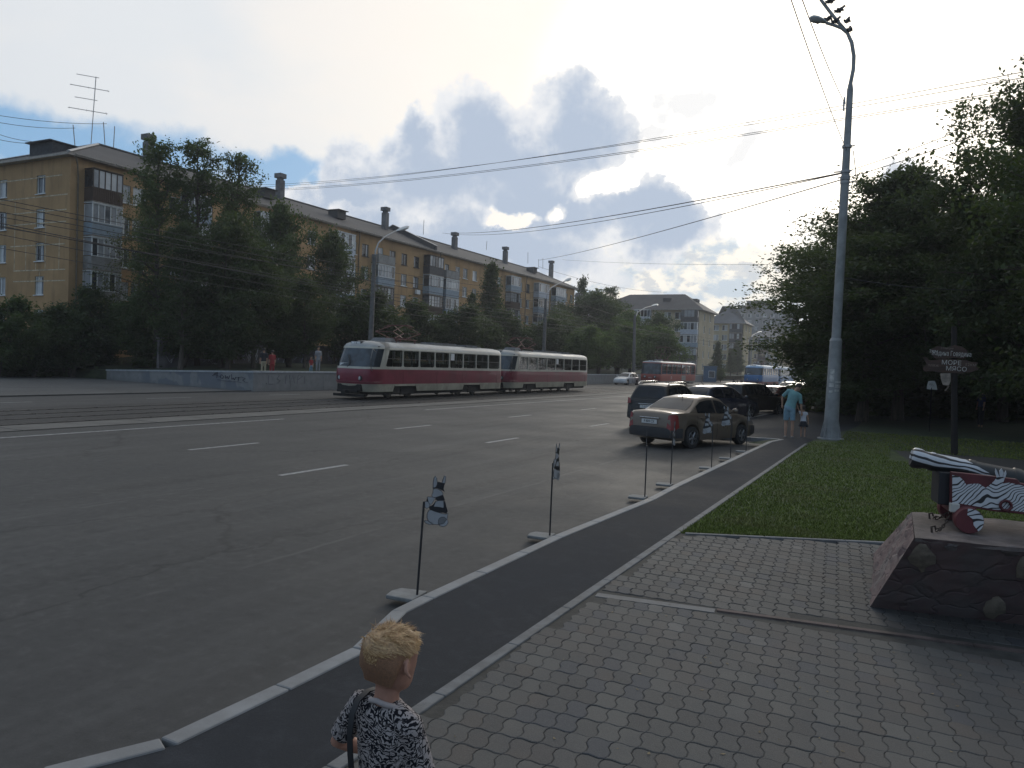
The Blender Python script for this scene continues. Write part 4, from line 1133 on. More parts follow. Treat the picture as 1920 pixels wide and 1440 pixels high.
treeY('park_b', 9.5, 30, 300, 'dark tree past the right edge, added to shade the far end of the lawn', rz=5.5, wide=1.25)  # added past the edge of the view to shade the ground
treeY('park_b', 15, 27, 250, 'unseen dark tree right of the view, added to shade the lawn', rz=1.4, wide=1.2)  # stands out of view, added for the shade it throws
treeY('park_b', 25, 48, 380, 'unseen dark tree far back beyond the right edge, added to shade the park', rz=2.0, wide=1.5)  # also out of view, added to keep light off the park
treeY('park_b', 13, 88, 500, 'dark tree in the last row of the park', rz=2.0, wide=1.6)
treeY('park_b', 0, 118, 575, 'most distant dark tree at the vanishing end of the pavement', rz=.9, wide=1.4)
shl = 'dense dark shrub in the shade under the park trees'
for i in range(34):
    px = 1598 + 11*i; D = 42 + (i % 4)*7
    p = atD(px, 640+(i*37) % 40, D)
    tree('shrub', p.x, p.y, (p.z-.1)*1.15, shl, 'shrubs under the park trees', rz=i*1.1, wide=1.5, m=L_dark, name='shrub', cat='shrub', **Sk)
GB = 'bushes at the foot of the trees across the street'
for i in range(20):
    px = 15+33*i; p = atX(px, 655+(i*23) % 20, -47.0-(i % 3) if px > 200 else -54.0)
    if (px > 200 and p.y < 36.5) or (300 < px < 330) or 470 < px < 620: continue
    tree('shrub', p.x, p.y, 1.3+(i % 3)*.35, 'dark bush in the row at the foot of the trees across the street', GB, rz=i*1.7, wide=1.5, m=(L_dark if i % 3 else L_mid), name='shrub', cat='shrub')
# ================================================================== LETTERING
def text_mesh(body, size, name, m, parent, M, extrude=.002, align='CENTER', sx=1.0):
    cu = bpy.data.curves.new(name, 'FONT'); cu.body = body; cu.size = size; cu.align_x = align; cu.align_y = 'CENTER'; cu.extrude = extrude; cu.resolution_u = 3
    tmp = bpy.data.objects.new(name, cu); COL.objects.link(tmp)
    dg = bpy.context.evaluated_depsgraph_get(); me = bpy.data.meshes.new_from_object(tmp.evaluated_get(dg))
    bpy.data.objects.remove(tmp); bpy.data.curves.remove(cu)
    me.name = name; me.transform(M @ Matrix.Diagonal((sx, 1, 1, 1))); me.materials.clear(); me.materials.append(m)
    o = bpy.data.objects.new(name, me); COL.objects.link(o); o.parent = parent; return o
def frame_M(o, X, Y):
    """text frame: origin, reading direction, up direction"""
    X = Vector(X).normalized(); Y = Vector(Y).normalized(); Z = X.cross(Y)
    return Matrix(((X.x, Y.x, Z.x, o[0]), (X.y, Y.y, Z.y, o[1]), (X.z, Y.z, Z.z, o[2]), (0, 0, 0, 1)))
M_white = mat('white paint', (.70, .70, .69), .6, var=.06)
M_ink = mat('black ink', (.012, .012, .014), .6)
M_rubber = mat('black rubber', (.014, .014, .015), .7)
M_dark = mat('dark underframe', (.012, .0115, .011), .85)
M_chrome = mat('chrome', (.6, .6, .6), .18, 1.0)
M_lamp = mat('lamp glass', (.45, .46, .46), .12, spec=.8)
M_redlamp = mat('red lamp glass', (.20, .012, .012), .15, spec=.7)
M_amber = mat('amber lamp glass', (.5, .18, .02), .2)
M_steel = mat('worn steel', (.20, .195, .19), .4, .8, var=.25)

# ================================================================== TRAMS  (local: nose towards -Y, rails at z = 0)
def outline(hw, L, nose, p, y0=0.0, nn=9, tail=.55):
    """plan of the body at one level, half outline from nose centre to tail centre, mirrored"""
    h = []
    for i in range(nn):
        a = math.pi/2*i/(nn-1)
        h.append((hw*math.sin(a)**p, y0+nose*(1-math.cos(a)**p)))
    return h
def tram(name, label, loc, rz, cols, hw=1.25, L=14.2, H=3.06, wins=8, nose=1.35, zs=None, group=None, boxy=False, panto='half', coupled=False, front_face=True, route='15'):
    root = thing(name, label, 'tram', loc, rz, group)
    c_skirt, c_band, c_belt, c_roof = cols
    z_sk, z_b0, z_b1, z_w0, z_w1, z_e = zs or (.40, .80, 1.58, 1.69, 2.64, 2.73)
    p = .62 if not boxy else .38
    NN = 10
    # levels: z, half width, nose shift back, material below->above
    rake = .42 if not boxy else .22
    lev = [(z_sk, hw-.02, .16), (z_b0, hw, .03), (z_b1-.28, hw+.005, 0.0), (z_b1, hw, .02), (z_w0, hw-.01, .07), (z_w1, hw-.03, .07+rake), (z_e, hw-.05, .10+rake)]
    rr = H-z_e
    for a in (25, 48, 68, 83): lev.append((z_e+rr*math.sin(R(a)), (hw-.05)*math.cos(R(a))**.75, .12+rake+(.9 if not boxy else .25)*(1-math.cos(R(a)))))
    # y stations along the straight side: window pitch
    ys0, ys1 = nose+.12, L-.55
    pitch = (ys1-ys0)/wins
    stat = [ys0+pitch*i for i in range(wins+1)]
    def ring(z, w, sh):
        q = [(w*math.sin(math.pi/2*i/(NN-1))**p, sh+(nose+.10-sh*.2)*(1-math.cos(math.pi/2*i/(NN-1))**p)) for i in range(NN)]
        s_ = [(w, y) for y in stat]
        tl = [(w*math.cos(math.pi/2*i/4)**.45, L-.5+(.5-sh*.25)*math.sin(math.pi/2*i/4)**.9) for i in range(1, 5)]
        tl = [(x, min(y, L)) for x, y in tl]; tl[-1] = (0, L-sh*.12)
        half = q+s_+tl
        return [(x, y, z) for x, y in half] + [(-x, y, z) for x, y in half[-2:0:-1]]
    rings = [ring(*l) for l in lev]
    n = len(rings[0]); half_n = NN+wins+1+4
    bog = [(L*.225, .98), (L*.715, .98)]
    b = MB(); vs = [v for r_ in rings for v in r_]; fs = []; ms = []
    gl = MB()
    pil = {}
    def mirror(j): return j if j < half_n else n-j
    for i in range(len(rings)-1):
        for j in range(n):
            k = (j+1) % n
            a, c = mirror(j), mirror(k); lo, hi = min(a, c), max(a, c)
            on_side = NN <= lo and hi <= NN+wins
            on_nose = hi <= NN-1+1 and lo < NN
            if i == 4 and on_side: continue                       # window bay plates go here
            if i == 0: m_ = 0
            elif i in (1, 2): m_ = 1
            elif i == 3: m_ = 2
            elif i >= 6: m_ = 3
            else: m_ = 2
            f = (i*n+j, i*n+k, (i+1)*n+k, (i+1)*n+j)
            if i == 4 and on_nose and hi <= NN-2:
                gl.add([vs[q] for q in f], [(0, 1, 2, 3)], 0); continue
            fs.append(f); ms.append(m_)
    fs.append(tuple(range((len(rings)-1)*n, len(rings)*n))); ms.append(3)
    # wheel openings are cut out of the skirt: drop and rebuild skirt on the sides
    keep = [(f, m_) for f, m_ in zip(fs, ms) if not (m_ == 0 and all(NN <= mirror(q % n) <= NN+wins for q in f))]
    b.add(vs, [f for f, _ in keep], [m_ for _, m_ in keep])
    for s_ in (-1, 1):
        yy = [ys0]
        for yc, h in bog: yy += [yc-h, yc+h]
        yy.append(ys1)
        for q in range(0, len(yy), 2):
            ya, yb = yy[q], yy[q+1]
            ta, tb_ = (0 if q == 0 else .16), (0 if q == len(yy)-2 else .16)
            b.add([(s_*(hw-.02), ya+ta, z_sk), (s_*(hw-.02), yb-tb_, z_sk), (s_*hw, yb, z_b0), (s_*hw, ya, z_b0)], [(0, 1, 2, 3) if s_ > 0 else (3, 2, 1, 0)], 0)
        # strip of skirt above the wheels
        for yc, h in bog: b.add([(s_*(hw-.003), yc-h, z_b0-.11), (s_*(hw-.003), yc+h, z_b0-.11), (s_*hw, yc+h, z_b0), (s_*hw, yc-h, z_b0)], [(0, 1, 2, 3) if s_ > 0 else (3, 2, 1, 0)], 0)
        # window bay plates with rounded openings
        for w_i in range(wins):
            ya, yb = stat[w_i], stat[w_i+1]
            iu, iv0, iv1, rad = .048, .035, .035, .12
            N4 = 6; pts = []
            cs = [(ya+iu+rad, z_w0+iv0+rad, 180), (yb-iu-rad, z_w0+iv0+rad, 270), (yb-iu-rad, z_w1-iv1-rad, 0), (ya+iu+rad, z_w1-iv1-rad, 90)]
            oc = [(ya, z_w0), (yb, z_w0), (yb, z_w1), (ya, z_w1)]
            inner = []; outer = []
            for q, (cy, cz, a0) in enumerate(cs):
                for t_ in range(N4):
                    a = R(a0+90*t_/(N4-1)); inner.append((cy+rad*math.cos(a), cz+rad*math.sin(a))); outer.append(oc[q])
            X = lambda z: s_*(hw-.01-.02*(z-z_w0)/(z_w1-z_w0))
            V = [(X(z), y, z) for y, z in outer]+[(X(z), y, z) for y, z in inner]+[(X(z)-s_*.05, y, z) for y, z in inner]
            m_ = len(inner); F_ = []
            for q in range(m_):
                r_ = (q+1) % m_
                F_.append((q, r_, m_+r_, m_+q)); F_.append((m_+q, m_+r_, 2*m_+r_, 2*m_+q))
            b.add(V, F_, 2)
    body = b.build('body', [c_skirt, c_band, c_belt, c_roof], root, smooth=38)
    gl.build('windscreen', glass('tram windscreen', (.022, .030, .038), .05, .4), root, smooth=50)
    # windows: thin glass with its dark seal and sliding bar, one per bay
    for s_ in (-1, 1):
        for w_i in range(wins):
            ya, yb = stat[w_i]+.07, stat[w_i+1]-.07
            g = MB(); x = s_*(hw-.052)
            g.quad((x, ya, z_w0+.045), (x, yb, z_w0+.045), (x-s_*.02, yb, z_w1-.055), (x-s_*.02, ya, z_w1-.055))
            wo_ = g.build('window', M_tglass, root)
            f_ = MB(); zc = z_w0+.46
            f_.box((x, (ya+yb)/2, zc), (.03, yb-ya, .03))
            if w_i % 3 != 1: f_.box((x, (ya+yb)/2+.05, (zc+z_w1)/2), (.03, .028, z_w1-zc))
            f_.build('frame', M_steel, wo_)
    # interior: floor, seats, grab poles, driver's bulkhead
    it = MB()
    it.box((0, L/2+.3, .86), (2*hw-.2, L-1.6, .06))
    it.box((0, L/2, z_e+.02), (2*hw-.25, L-2.0, .04))
    for i in range(int((L-4)/1.0)):
        y = 2.8+i*1.0
        for x in (-.85, .85):
            it.box((x, y, 1.28), (.44, .42, .09)); it.box((x, y+.22, 1.62), (.44, .06, .62))
    it.box((0, nose+.9, 1.5), (2*hw-.3, .05, 1.7))
    it.build('interior', mat('tram interior', (.06, .055, .05), .8, var=.5, vscale=1.5), root)
    po = MB()
    for y in np.arange(2.6, L-1.5, 1.9):
        po.tube([(-.5, y, .9), (-.5, y, z_e)], .022, 6); po.tube([(.5, y+.5, .9), (.5, y+.5, z_e)], .022, 6)
    po.build('grab_pole', mat('grab pole', (.45, .44, .40), .4), root)
    # bogies, and an underframe deepened as a dark box to stand for skirt shadow
    uf = MB(); uf.box((0, L/2, .50), (2*hw-.28, L-1.6, .52)); uf.box((0, .55, .62), (1.5, .9, .30))
    uf.build('underframe', M_dark, root)
    for yc, h in bog:
        bg = MB()
        for s_ in (-1, 1):
            bg.box((s_*1.06, yc, .42), (.14, 2.3, .30), top=(.14, 1.9)); bg.box((s_*1.10, yc, .42), (.12, .6, .42))
        bg.box((0, yc, .45), (1.6, .5, .3)); bo = bg.build('bogie', M_dark, root)
        for dy in (-.93, .93):
            for s_ in (-1, 1):
                wh = MB(); Mw = Matrix.Translation((s_*.76, yc+dy, .35)) @ Matrix.Rotation(math.pi/2, 4, 'Y')
                wh.lathe([(.10, -.07), (.34, -.07), (.35, 0), (.30, .05), (.10, .07)], 18, 0, Mw); wh.build('wheel', M_steel, bo)
    # front dress
    if front_face:
        for s_ in (-1, 1):
            hl = MB(); Mh = Matrix.Translation((s_*.66, .22 if not boxy else .06, 1.10)) @ Matrix.Rotation(math.pi/2+ (0), 4, 'X') @ Matrix.Rotation(-s_*.30, 4, 'Y')
            hl.lathe([(.0, .17), (.085, .165), (.110, .13)], 16, 0, Mh); hl.lathe([(.110, .13), (.165, .14), (.17, .02), (.12, -.1)], 16, 1, Mh, caps=False)
            hl.build('headlight', [M_lamp, M_black], root, smooth=50)
        rc = MB(); rc.box((0, .33, .60), (1.5, .52, .36)); rc.build('coupler_recess', M_dark, root)
        bm = MB(); bm.box((0, .02, .42), (1.3, .22, .12)); bm.box((0, -.12, .38), (.24, .5, .16)); bm.box((0, .1, .20), (2.0, .10, .14)); bm.build('bumper', M_dark, root)
        tr = MB()
        P_ = [(hw*math.sin(a)**p*1.003*s_, nose*(1-math.cos(a)**p)+.02, z_b0+.10) for s_ in (-1,) for a in np.linspace(math.pi/2*.98, .01, 9)]
        P_ += [(-x, y, z) for x, y, z in P_[-2::-1]]
        tr.tube(P_, .026, 6); tr.build('trim', mat('red trim', (.16, .03, .04), .5), root)
        sg = MB(); sg.box((-.1, .62+rake, z_e+.15), (.66, .76, .26)); sgo = sg.build('route_box', M_ink, root)
        s2 = MB(); s2.box((-.1, .236+rake, z_e+.15), (.58, .01, .21)); s2.build('display', M_white, sgo)
        text_mesh(route, .22, 'lettering', M_ink, sgo, frame_M((-.1, .228+rake, z_e+.15), (1, 0, 0), (0, 0, 1)))
        vi = MB(); vi.box((0, .40+rake, z_w1+.02), (1.5, .16, .07)); vi.build('visor', M_black, root)
        wp = MB(); wp.tube([(-.15, .06, z_w0-.06), (.05, .12, z_w0+.28), (-.25, .28, z_w0+.62)], .016, 5); wp.tube([(-.22, .25, z_w0+.52), (.02, .06, z_w0+.10)], .018, 5); wp.build('wiper', M_ink, root)
        cd = MB(); cd.box((-.42, .16, z_w0+.09), (.52, .02, .16)); cd.build('route_card', M_white, root)
        mp = MB(); mp.tube([(hw+.02, .55, z_w1-.15), (hw+.22, .05, z_w1-.02), (hw+.30, -.2, z_w1-.5), (hw+.15, .05, z_w0-.1), (hw-.05, .4, z_w0-.2)], .018, 6); mp.build('mirror_arm', M_steel, root)
    # a number plate in one window of each side
    y5 = stat[4]
    np_ = MB(); np_.box((-hw+.035, y5+.34, z_w1-.26), (.012, .40, .40)); npo = np_.build('route_plate', M_white, root)
    text_mesh(route, .26, 'lettering', M_ink, npo, frame_M((-hw+.027, y5+.34, z_w1-.26), (0, -1, 0), (0, 0, 1)))
    ht = MB(); ht.box((-hw-.004, y5+.45, 1.16), (.014, .95, .55)); ht.box((-hw-.008, y5+.45, 1.42), (.014, .99, .03)); ht.build('service_hatch', mat('dark hatch frame', (.07, .015, .02), .6), root)
    np2 = MB(); np2.box((hw-.035, y5+.34, z_w1-.26), (.012, .40, .40)); np2.build('route_plate', M_white, root)
    # seams of the skirt and side
    sm = MB()
    for y in (3.1, 6.5, 9.4, L-1.0):
        for s_ in (-1, 1): sm.box((s_*(hw+.001), y, z_b0+.32), (.010, .012, .68))
    sm.build('panel_seam', mat('panel seam', (.05, .02, .025), .8), root)
    # roof gear
    rg_ = MB()
    rg_.box((0, 2.9, H+.10), (1.0, 1.1, .22), top=(.8, .7)); rg_.box((0, 8.6, H+.06), (.9, 2.6, .16)); rg_.box((.2, 11.6, H+.05), (.8, 1.4, .14)); rg_.tube([(-.5, 3, H+.02), (-.5, L-2, H+.02)], .03, 6); rg_.tube([(.5, 3, H+.02), (.5, L-2, H+.02)], .03, 6)
    rg_.build('roof_box', mat('roof gear grey', (.13, .135, .14), .7, var=.3), root)
    if panto:
        pg = MB(); y0 = 4.3; zt = H+.95 if panto == 'half' else H+1.75; zb_ = H+.25
        for s_ in (-.62, .62):
            for e in (-1, 1):
                k = Vector((s_*.95, y0+e*1.35, zb_+(zt-zb_)*.45)); q = Vector((s_*.7, y0+e*.22, zb_)); t_ = Vector((s_*.62, y0+e*.10, zt))
                pg.tube([q, k], .028, 6); pg.tube([k, t_], .02, 6)
            pg.tube([(s_, y0-.9, zb_-.08), (s_, y0+.9, zb_-.08)], .03, 6)
        for e in (-1, 1): pg.tube([(-.62, y0+e*1.35, zb_+(zt-zb_)*.45), (.62, y0+e*1.35, zb_+(zt-zb_)*.45)], .02, 6); pg.tube([(-.7, y0+e*.22, zb_), (.7, y0+e*.22, zb_)], .03, 6)
        for e in (-.12, .12): pg.tube([(-.95, y0+e, zt-.10), (-.65, y0+e, zt+.03), (.65, y0+e, zt+.03), (.95, y0+e, zt-.10)], .025, 6)
        pg.tube([(-.6, y0-.2, zt), (.6, y0+.2, zt)], .012, 5)
        for s_ in (-.5, .5):
            for e in (-.9, .9): pg.tube([(s_, y0+e, H-.05), (s_, y0+e, zb_-.05)], .05, 6)
        pg.build('pantograph', mat('pantograph red', (.13, .055, .045), .6, .3, var=.2), root)
    # tail lamps and coupler
    tl = MB()
    for s_ in (-1, 1): tl.box((s_*.95, L-.03, 1.05), (.16, .08, .16))
    tl.build('tail_light', M_redlamp, root)
    cp = MB(); cp.box((0, L+.15, .45), (.2, .6, .16)); cp.build('coupler', M_dark, root)
    return root
mg = bpy.data.materials.new('tram side glass'); mg.use_nodes = True; t = NT(mg.node_tree); t.n.clear()
d1 = t.new('ShaderNodeBsdfTransparent'); d1.inputs[0].default_value = (.62, .66, .66, 1); d2 = t.new('ShaderNodeBsdfGlossy'); d2.inputs['Roughness'].default_value = .04
fr = t.new('ShaderNodeFresnel'); fr.inputs[0].default_value = 1.5; mx = t.new('ShaderNodeMixShader'); t.l.new(t.math('ADD', fr.outputs[0], .05), mx.inputs[0]); t.l.new(d1.outputs[0], mx.inputs[1]); t.l.new(d2.outputs[0], mx.inputs[2])
oo = t.new('ShaderNodeOutputMaterial'); t.l.new(mx.outputs[0], oo.inputs[0]); M_tglass = mg
M_cream = mat('cream tram paint', (.42, .40, .335), .42, var=.12, vscale=1.2, coat=.15)
M_crroof = mat('cream roof paint', (.34, .345, .335), .5, var=.22, vscale=.9)
M_tred = mat('crimson tram paint', (.19, .022, .042), .38, var=.18, vscale=.8, coat=.25)
M_skirt = mat('dirty cream skirt', (.33, .305, .235), .6, var=.25, vscale=1.0)
TX = -25.5
t1 = gnd(690, 752); YT = t1.y+.15
GT = 'crimson and cream tram cars coupled in one train'
tram('tram_car', 'leading crimson and cream tram car with its headlights and route box facing the road', (TX, YT, .03), 0, (M_skirt, M_tred, M_cream, M_crroof), L=14.9, group=GT)
tram('tram_car', 'trailing crimson and cream tram car coupled behind the leading one', (TX, YT+15.65, .03), 0, (M_skirt, M_tred, M_cream, M_crroof), L=15.2, group=GT)
# the modern red tram
M_or = mat('red orange tram paint', (.30, .05, .035), .45, var=.12); M_dgl = glass('dark side band', (.02, .014, .012), .08)
M_gryp = mat('grey tram paint', (.26, .245, .22), .5); M_rt = mat('whitish roof edge', (.50, .49, .47), .5)
rtp = atD(1210, 722, 93)
RT = tram('tram', 'boxy red tram with wide windscreen and dark window band, coming toward the camera', (rtp.x+.9-1.25*2+2.2, rtp.y-.3, .03), R(-3), (M_gryp, M_or, M_or, M_rt), hw=1.25, L=14.8, H=3.0, wins=7, nose=.55, zs=(.38, .62, 1.30, 1.42, 2.72, 2.82), boxy=True, panto='full', route='32')
pl = MB(); pl.box((1.262, 4.2, 1.02), (.01, .75, .5)); po_ = pl.build('number_panel', mat('dull red panel', (.34, .10, .08), .6), RT); text_mesh('32', .42, 'lettering', M_white, po_, frame_M((1.27, 4.2, 1.02), (0, 1, 0), (0, 0, 1)))
pl = MB(); pl.box((1.262, 9.2, 1.0), (.01, 1.7, .62)); pl.build('door_panel', M_gryp, RT)
text_mesh('1013', .22, 'lettering', M_white, RT, frame_M((0, -.012, .98), (1, 0, 0), (0, 0, 1)))
# blue tram and trailer seen from behind
M_bl = mat('blue tram paint', (.045, .16, .36), .45, var=.15, coat=.2); M_bw = mat('pale blue white paint', (.34, .42, .50), .5, var=.1); M_blr = mat('pale blue roof', (.36, .48, .60), .5, var=.15)
M_rs = mat('dull red skirt', (.20, .05, .055), .6, var=.3)
bp = atD(1408, 727, 103)
GB2 = 'blue tram cars coupled in one train'
bt = tram('tram_car', 'blue tram car with pale roof and red skirt far down the street', (bp.x+.1, bp.y, .03), R(-1), (M_rs, M_bl, M_bl, M_blr), L=14.2, group=GB2, route='5')
tram('tram_car', 'blue and white tram trailer beyond the blue tram car', (bp.x+.1+math.sin(R(1))*14.9, bp.y+14.9, .03), R(-1), (M_bw, M_bl, M_bw, M_blr), L=14.2, group=GB2, panto=None, route='5')
# ================================================================== CARS  (local: nose towards +Y, ground at z = 0)
def interp(P, y):
    if y <= P[0][0]: return P[0][1]
    for (a, va), (b, vb) in zip(P, P[1:]):
        if y <= b: return va+(vb-va)*(y-a)/(b-a)
    return P[-1][1]
def paint(name, c, rough=.30, coat=.8, metal=.25):
    m = mat(name, c, rough, metal, var=.06, vscale=1.5, coat=coat); return m
M_tyre = mat('tyre rubber', (.016, .016, .017), .85); M_rim = mat('alloy rim', (.30, .30, .31), .3, .9); M_plate = mat('licence plate white', (.55, .55, .54), .5)
M_cglass = glass('car glass', (.010, .012, .015), .06, .3); M_cglass.node_tree.nodes['Principled BSDF'].inputs['Specular IOR Level'].default_value = .35
M_blackpl = mat('black bumper plastic', (.022, .023, .026), .55)
SEDAN = dict(L=(-2.10, 2.16), W=1.70, belt=[(-2.10, .78), (-2.06, .93), (-1.98, .985), (-1.35, 1.0), (-.6, .955), (.6, .925), (1.0, .93), (1.6, .84), (2.0, .72), (2.16, .50)],
    roof=[(-1.42, 1.0), (-1.05, 1.20), (-.72, 1.37), (-.30, 1.43), (.10, 1.42), (.38, 1.365), (1.02, .93)], axle=(-1.22, 1.30), wr=.30, sill=.20, wroof=.565,
    rear=(-1.33, -.80), front=(.42, .94), side=[(-.98, -.10), (-.03, .62)], cpill=(-.98, .62))
SUV = dict(L=(-2.30, 2.35), W=1.90, belt=[(-2.30, .70), (-2.24, 1.05), (-2.18, 1.12), (-1.0, 1.12), (.6, 1.08), (1.05, 1.08), (1.6, 1.02), (2.15, .90), (2.35, .62)],
    roof=[(-2.16, 1.12), (-2.02, 1.45), (-1.88, 1.66), (-1.5, 1.73), (-.4, 1.75), (.2, 1.71), (.5, 1.62), (1.15, 1.08)], axle=(-1.36, 1.42), wr=.36, sill=.30, wroof=.66,
    rear=(-2.13, -1.93), front=(.56, 1.08), side=[(-1.78, -1.05), (-.97, -.02), (.05, .74)], cpill=(-1.78, .74))
HATCH = dict(L=(-1.95, 2.10), W=1.72, belt=[(-1.95, .66), (-1.90, .95), (-1.84, 1.0), (-.6, .97), (.6, .94), (1.05, .94), (1.6, .85), (1.95, .74), (2.10, .50)],
    roof=[(-1.82, 1.0), (-1.62, 1.25), (-1.42, 1.42), (-1.0, 1.49), (-.1, 1.50), (.3, 1.43), (1.06, .94)], axle=(-1.22, 1.28), wr=.31, sill=.20, wroof=.58,
    rear=(-1.78, -1.50), front=(.36, .98), side=[(-1.38, -.72), (-.65, .05), (.12, .66)], cpill=(-1.38, .66))
def car(spec, label, loc, rz, body_m, name='parked_car', group=None, bumper=None, rails=False, plate=None, tail=None, detail=True, roof_black=False, scale=1.0):
    root = thing(name, label, 'car', loc, rz, group); root.scale = (scale,)*3
    y0, y1 = spec['L']; W = spec['W']/2; ax, wr = spec['axle'], spec['wr']; ar = wr+.055
    ys = sorted(set([round(v, 3) for v in list(np.linspace(y0, y1, 34))+[p[0] for p in spec['belt']]+[a+ar*math.cos(t_) for a in ax for t_ in np.linspace(0, math.pi, 13)]]))
    def low(y):
        z = spec['sill'] + .10*max(0, (y0+.35-y)/.35) + .06*max(0, (y-y1+.4)/.4)
        for a in ax:
            if abs(y-a) < ar: z = max(z, wr+math.sqrt(max(0, ar*ar-(y-a)**2)))
        return z
    def hw(y):
        t_ = 2*(y-y0)/(y1-y0)-1; return W*(1-.14*abs(t_)**5-.02*t_*t_)
    rings = []
    for y in ys:
        zl, zb, w_ = low(y), interp(spec['belt'], y), hw(y); zl = min(zl, zb-.08)
        h = zb-zl; mid = zl+h*.45
        half = [(0, zl), (w_*.80, zl), (w_*.955, zl+.02), (w_*.985, zl+h*.2), (w_, mid), (w_*.992, zl+h*.68), (w_*.965, zb-.05), (w_*.93, zb-.012), (w_*.80, zb+.006), (w_*.4, zb+.022), (0, zb+.026)]
        rings.append([(x, y, z) for x, z in half]+[(-x, y, z) for x, z in half[-2:0:-1]])
    b = MB(); b.loft(rings, 0)
    # greenhouse: pillars and roof in paint
    rf = spec['roof']; g0, g1 = rf[0][0], rf[-1][0]
    gy = sorted(set([round(v, 3) for v in list(np.linspace(g0, g1, 24))+[p[0] for p in rf]]))
    wb = lambda y: hw(y)*.925
    def wt(y):
        t_ = (y-g0)/(g1-g0); return spec['wroof']*(1-.10*abs(2*t_-1)**3)
    def zr(y): return interp(rf, y)
    def sidept(y, t_):
        zb = interp(spec['belt'], y)-.02; ztop = max(zb+.02, zr(y)-.055); k = (ztop-zb)/.5 if ztop-zb < .5 else 1
        return (wb(y)+(wt(y)-wb(y))*t_*min(1, k), y, zb+(ztop-zb)*t_)
    rings = []
    for y in gy:
        zb = interp(spec['belt'], y)-.02; top = max(zr(y), zb+.03)
        x1, _, z1 = sidept(y, 1.0)
        half = [(wb(y), zb), (sidept(y, .5)[0]+.012, sidept(y, .5)[2]), (x1, z1), (x1-.035, max(z1, top-.02)), (x1-.13, top), (x1*.5, top+.014), (0, top+.02)]
        rings.append([(x, y, z) for x, z in half]+[(-x, y, z) for x, z in half[-2::-1]])
    b.loft(rings, 0, caps=False, closed=False)
    body = b.build('body', body_m, root, smooth=42)
    # glass
    def strip(name_, ya, yb):
        m_ = MB(); n = 7; rows = []
        for i in range(n):
            y = ya+(yb-ya)*i/(n-1); x = sidept(y, 1.0)[0]-.085-.035*abs(2*i/(n-1)-1)
            rows.append([(x*u, y+(.010 if ya > 0 else -.010), max(zr(y), interp(spec['belt'], y)+.01)+.020*(1-abs(u))+.004) for u in np.linspace(1, -1, 9)])
        m_.loft(rows, 0, caps=False, closed=False); return m_.build(name_, M_cglass, root, smooth=60)
    strip('rear_window', *spec['rear']); strip('windscreen', *spec['front'])
    for s_ in (-1, 1):
        for (ya, yb) in spec['side']:
            pts = []; n = 8
            for i in range(n): y = ya+(yb-ya)*i/(n-1); pts.append((y, .10))
            for i in range(n): y = yb-(yb-ya)*i/(n-1); pts.append((y, .90))
            V = [(s_*(sidept(y, t_)[0]+.016), y, sidept(y, t_)[2]) for y, t_ in pts]
            m_ = MB(); n2 = len(V)//2
            m_.add(V, [(i, i+1, len(V)-2-i, len(V)-1-i) for i in range(n2-1)]); m_.build('side_window', M_cglass, root, smooth=60)
    # wheels
    for a in ax:
        for s_ in (-1, 1):
            Mw = Matrix.Translation((s_*(hw(a)-.105), a, wr)) @ Matrix.Rotation(s_*math.pi/2, 4, 'Y')
            t_ = MB(); t_.lathe([(wr*.62, -.095), (wr*.93, -.10), (wr, -.07), (wr, .07), (wr*.93, .098), (wr*.64, .10), (wr*.62, .07)], 26, 0, Mw)
            w_ = t_.build('wheel', M_tyre, root, smooth=50)
            r_ = MB(); r_.lathe([(wr*.64, .085), (wr*.58, .095), (wr*.55, .05), (.06, .045), (.055, .09), (0.005, .092)], 24, 0, Mw, caps=False)
            for k in range(5):
                an = 2*math.pi*k/5; c_ = Mw @ Vector((math.cos(an)*wr*.33, math.sin(an)*wr*.33, .075)); d_ = (Mw.to_3x3() @ Vector((math.cos(an), math.sin(an), 0)))
                r_.tube([c_-d_*wr*.24, c_+d_*wr*.25], [.034, .026], 6)
            r_.build('rim', M_rim, w_, smooth=50)
    # lights, plate, bumpers, mirrors, handles
    for s_ in (-1, 1):
        T = tail or ('v', .55, .92)
        zb_, zt_ = T[1], T[2]; ye = y0
        m_ = MB(); poly = []
        for (yy, x_) in ((.0, -.34), (.0, -.02), (.34, 0)):
            pass
        m_.add([(s_*(hw(ye)*.80), ye-.012, zb_+.03), (s_*hw(ye)*1.0, ye-.008, zb_), (s_*(hw(ye+.14)+.012), ye+.14, zb_), (s_*(hw(ye+.36)+.012), ye+.26, zb_+.08),
                (s_*(hw(ye)*.86), ye+.012, zt_-.02), (s_*hw(ye)*.97, ye+.02, zt_), (s_*(hw(ye+.14)*.985+.014), ye+.15, zt_), (s_*(hw(ye+.36)*.99+.012), ye+.20, zt_-.02)],
               [(0, 1, 5, 4), (1, 2, 6, 5), (2, 3, 7, 6)] if s_ > 0 else [(4, 5, 1, 0), (5, 6, 2, 1), (6, 7, 3, 2)]); m_.build('tail_light', M_redlamp, root, smooth=60)
        yf = y1; zh = interp(spec['belt'], y1-.16)
        m_ = MB(); m_.add([(s_*hw(yf)*.50, yf-.10, zh-.20), (s_*hw(yf)*.98, yf-.16, zh-.18), (s_*(hw(yf-.4)+.004), yf-.42, zh-.06), (s_*hw(yf)*.52, yf-.15, zh-.04), (s_*hw(yf)*.98, yf-.26, zh+.005), (s_*(hw(yf-.42)*.985), yf-.50, zh+.02)],
                          [(0, 1, 4, 3), (1, 2, 5, 4)] if s_ > 0 else [(3, 4, 1, 0), (4, 5, 2, 1)]); m_.build('headlight', M_lamp, root, smooth=60)
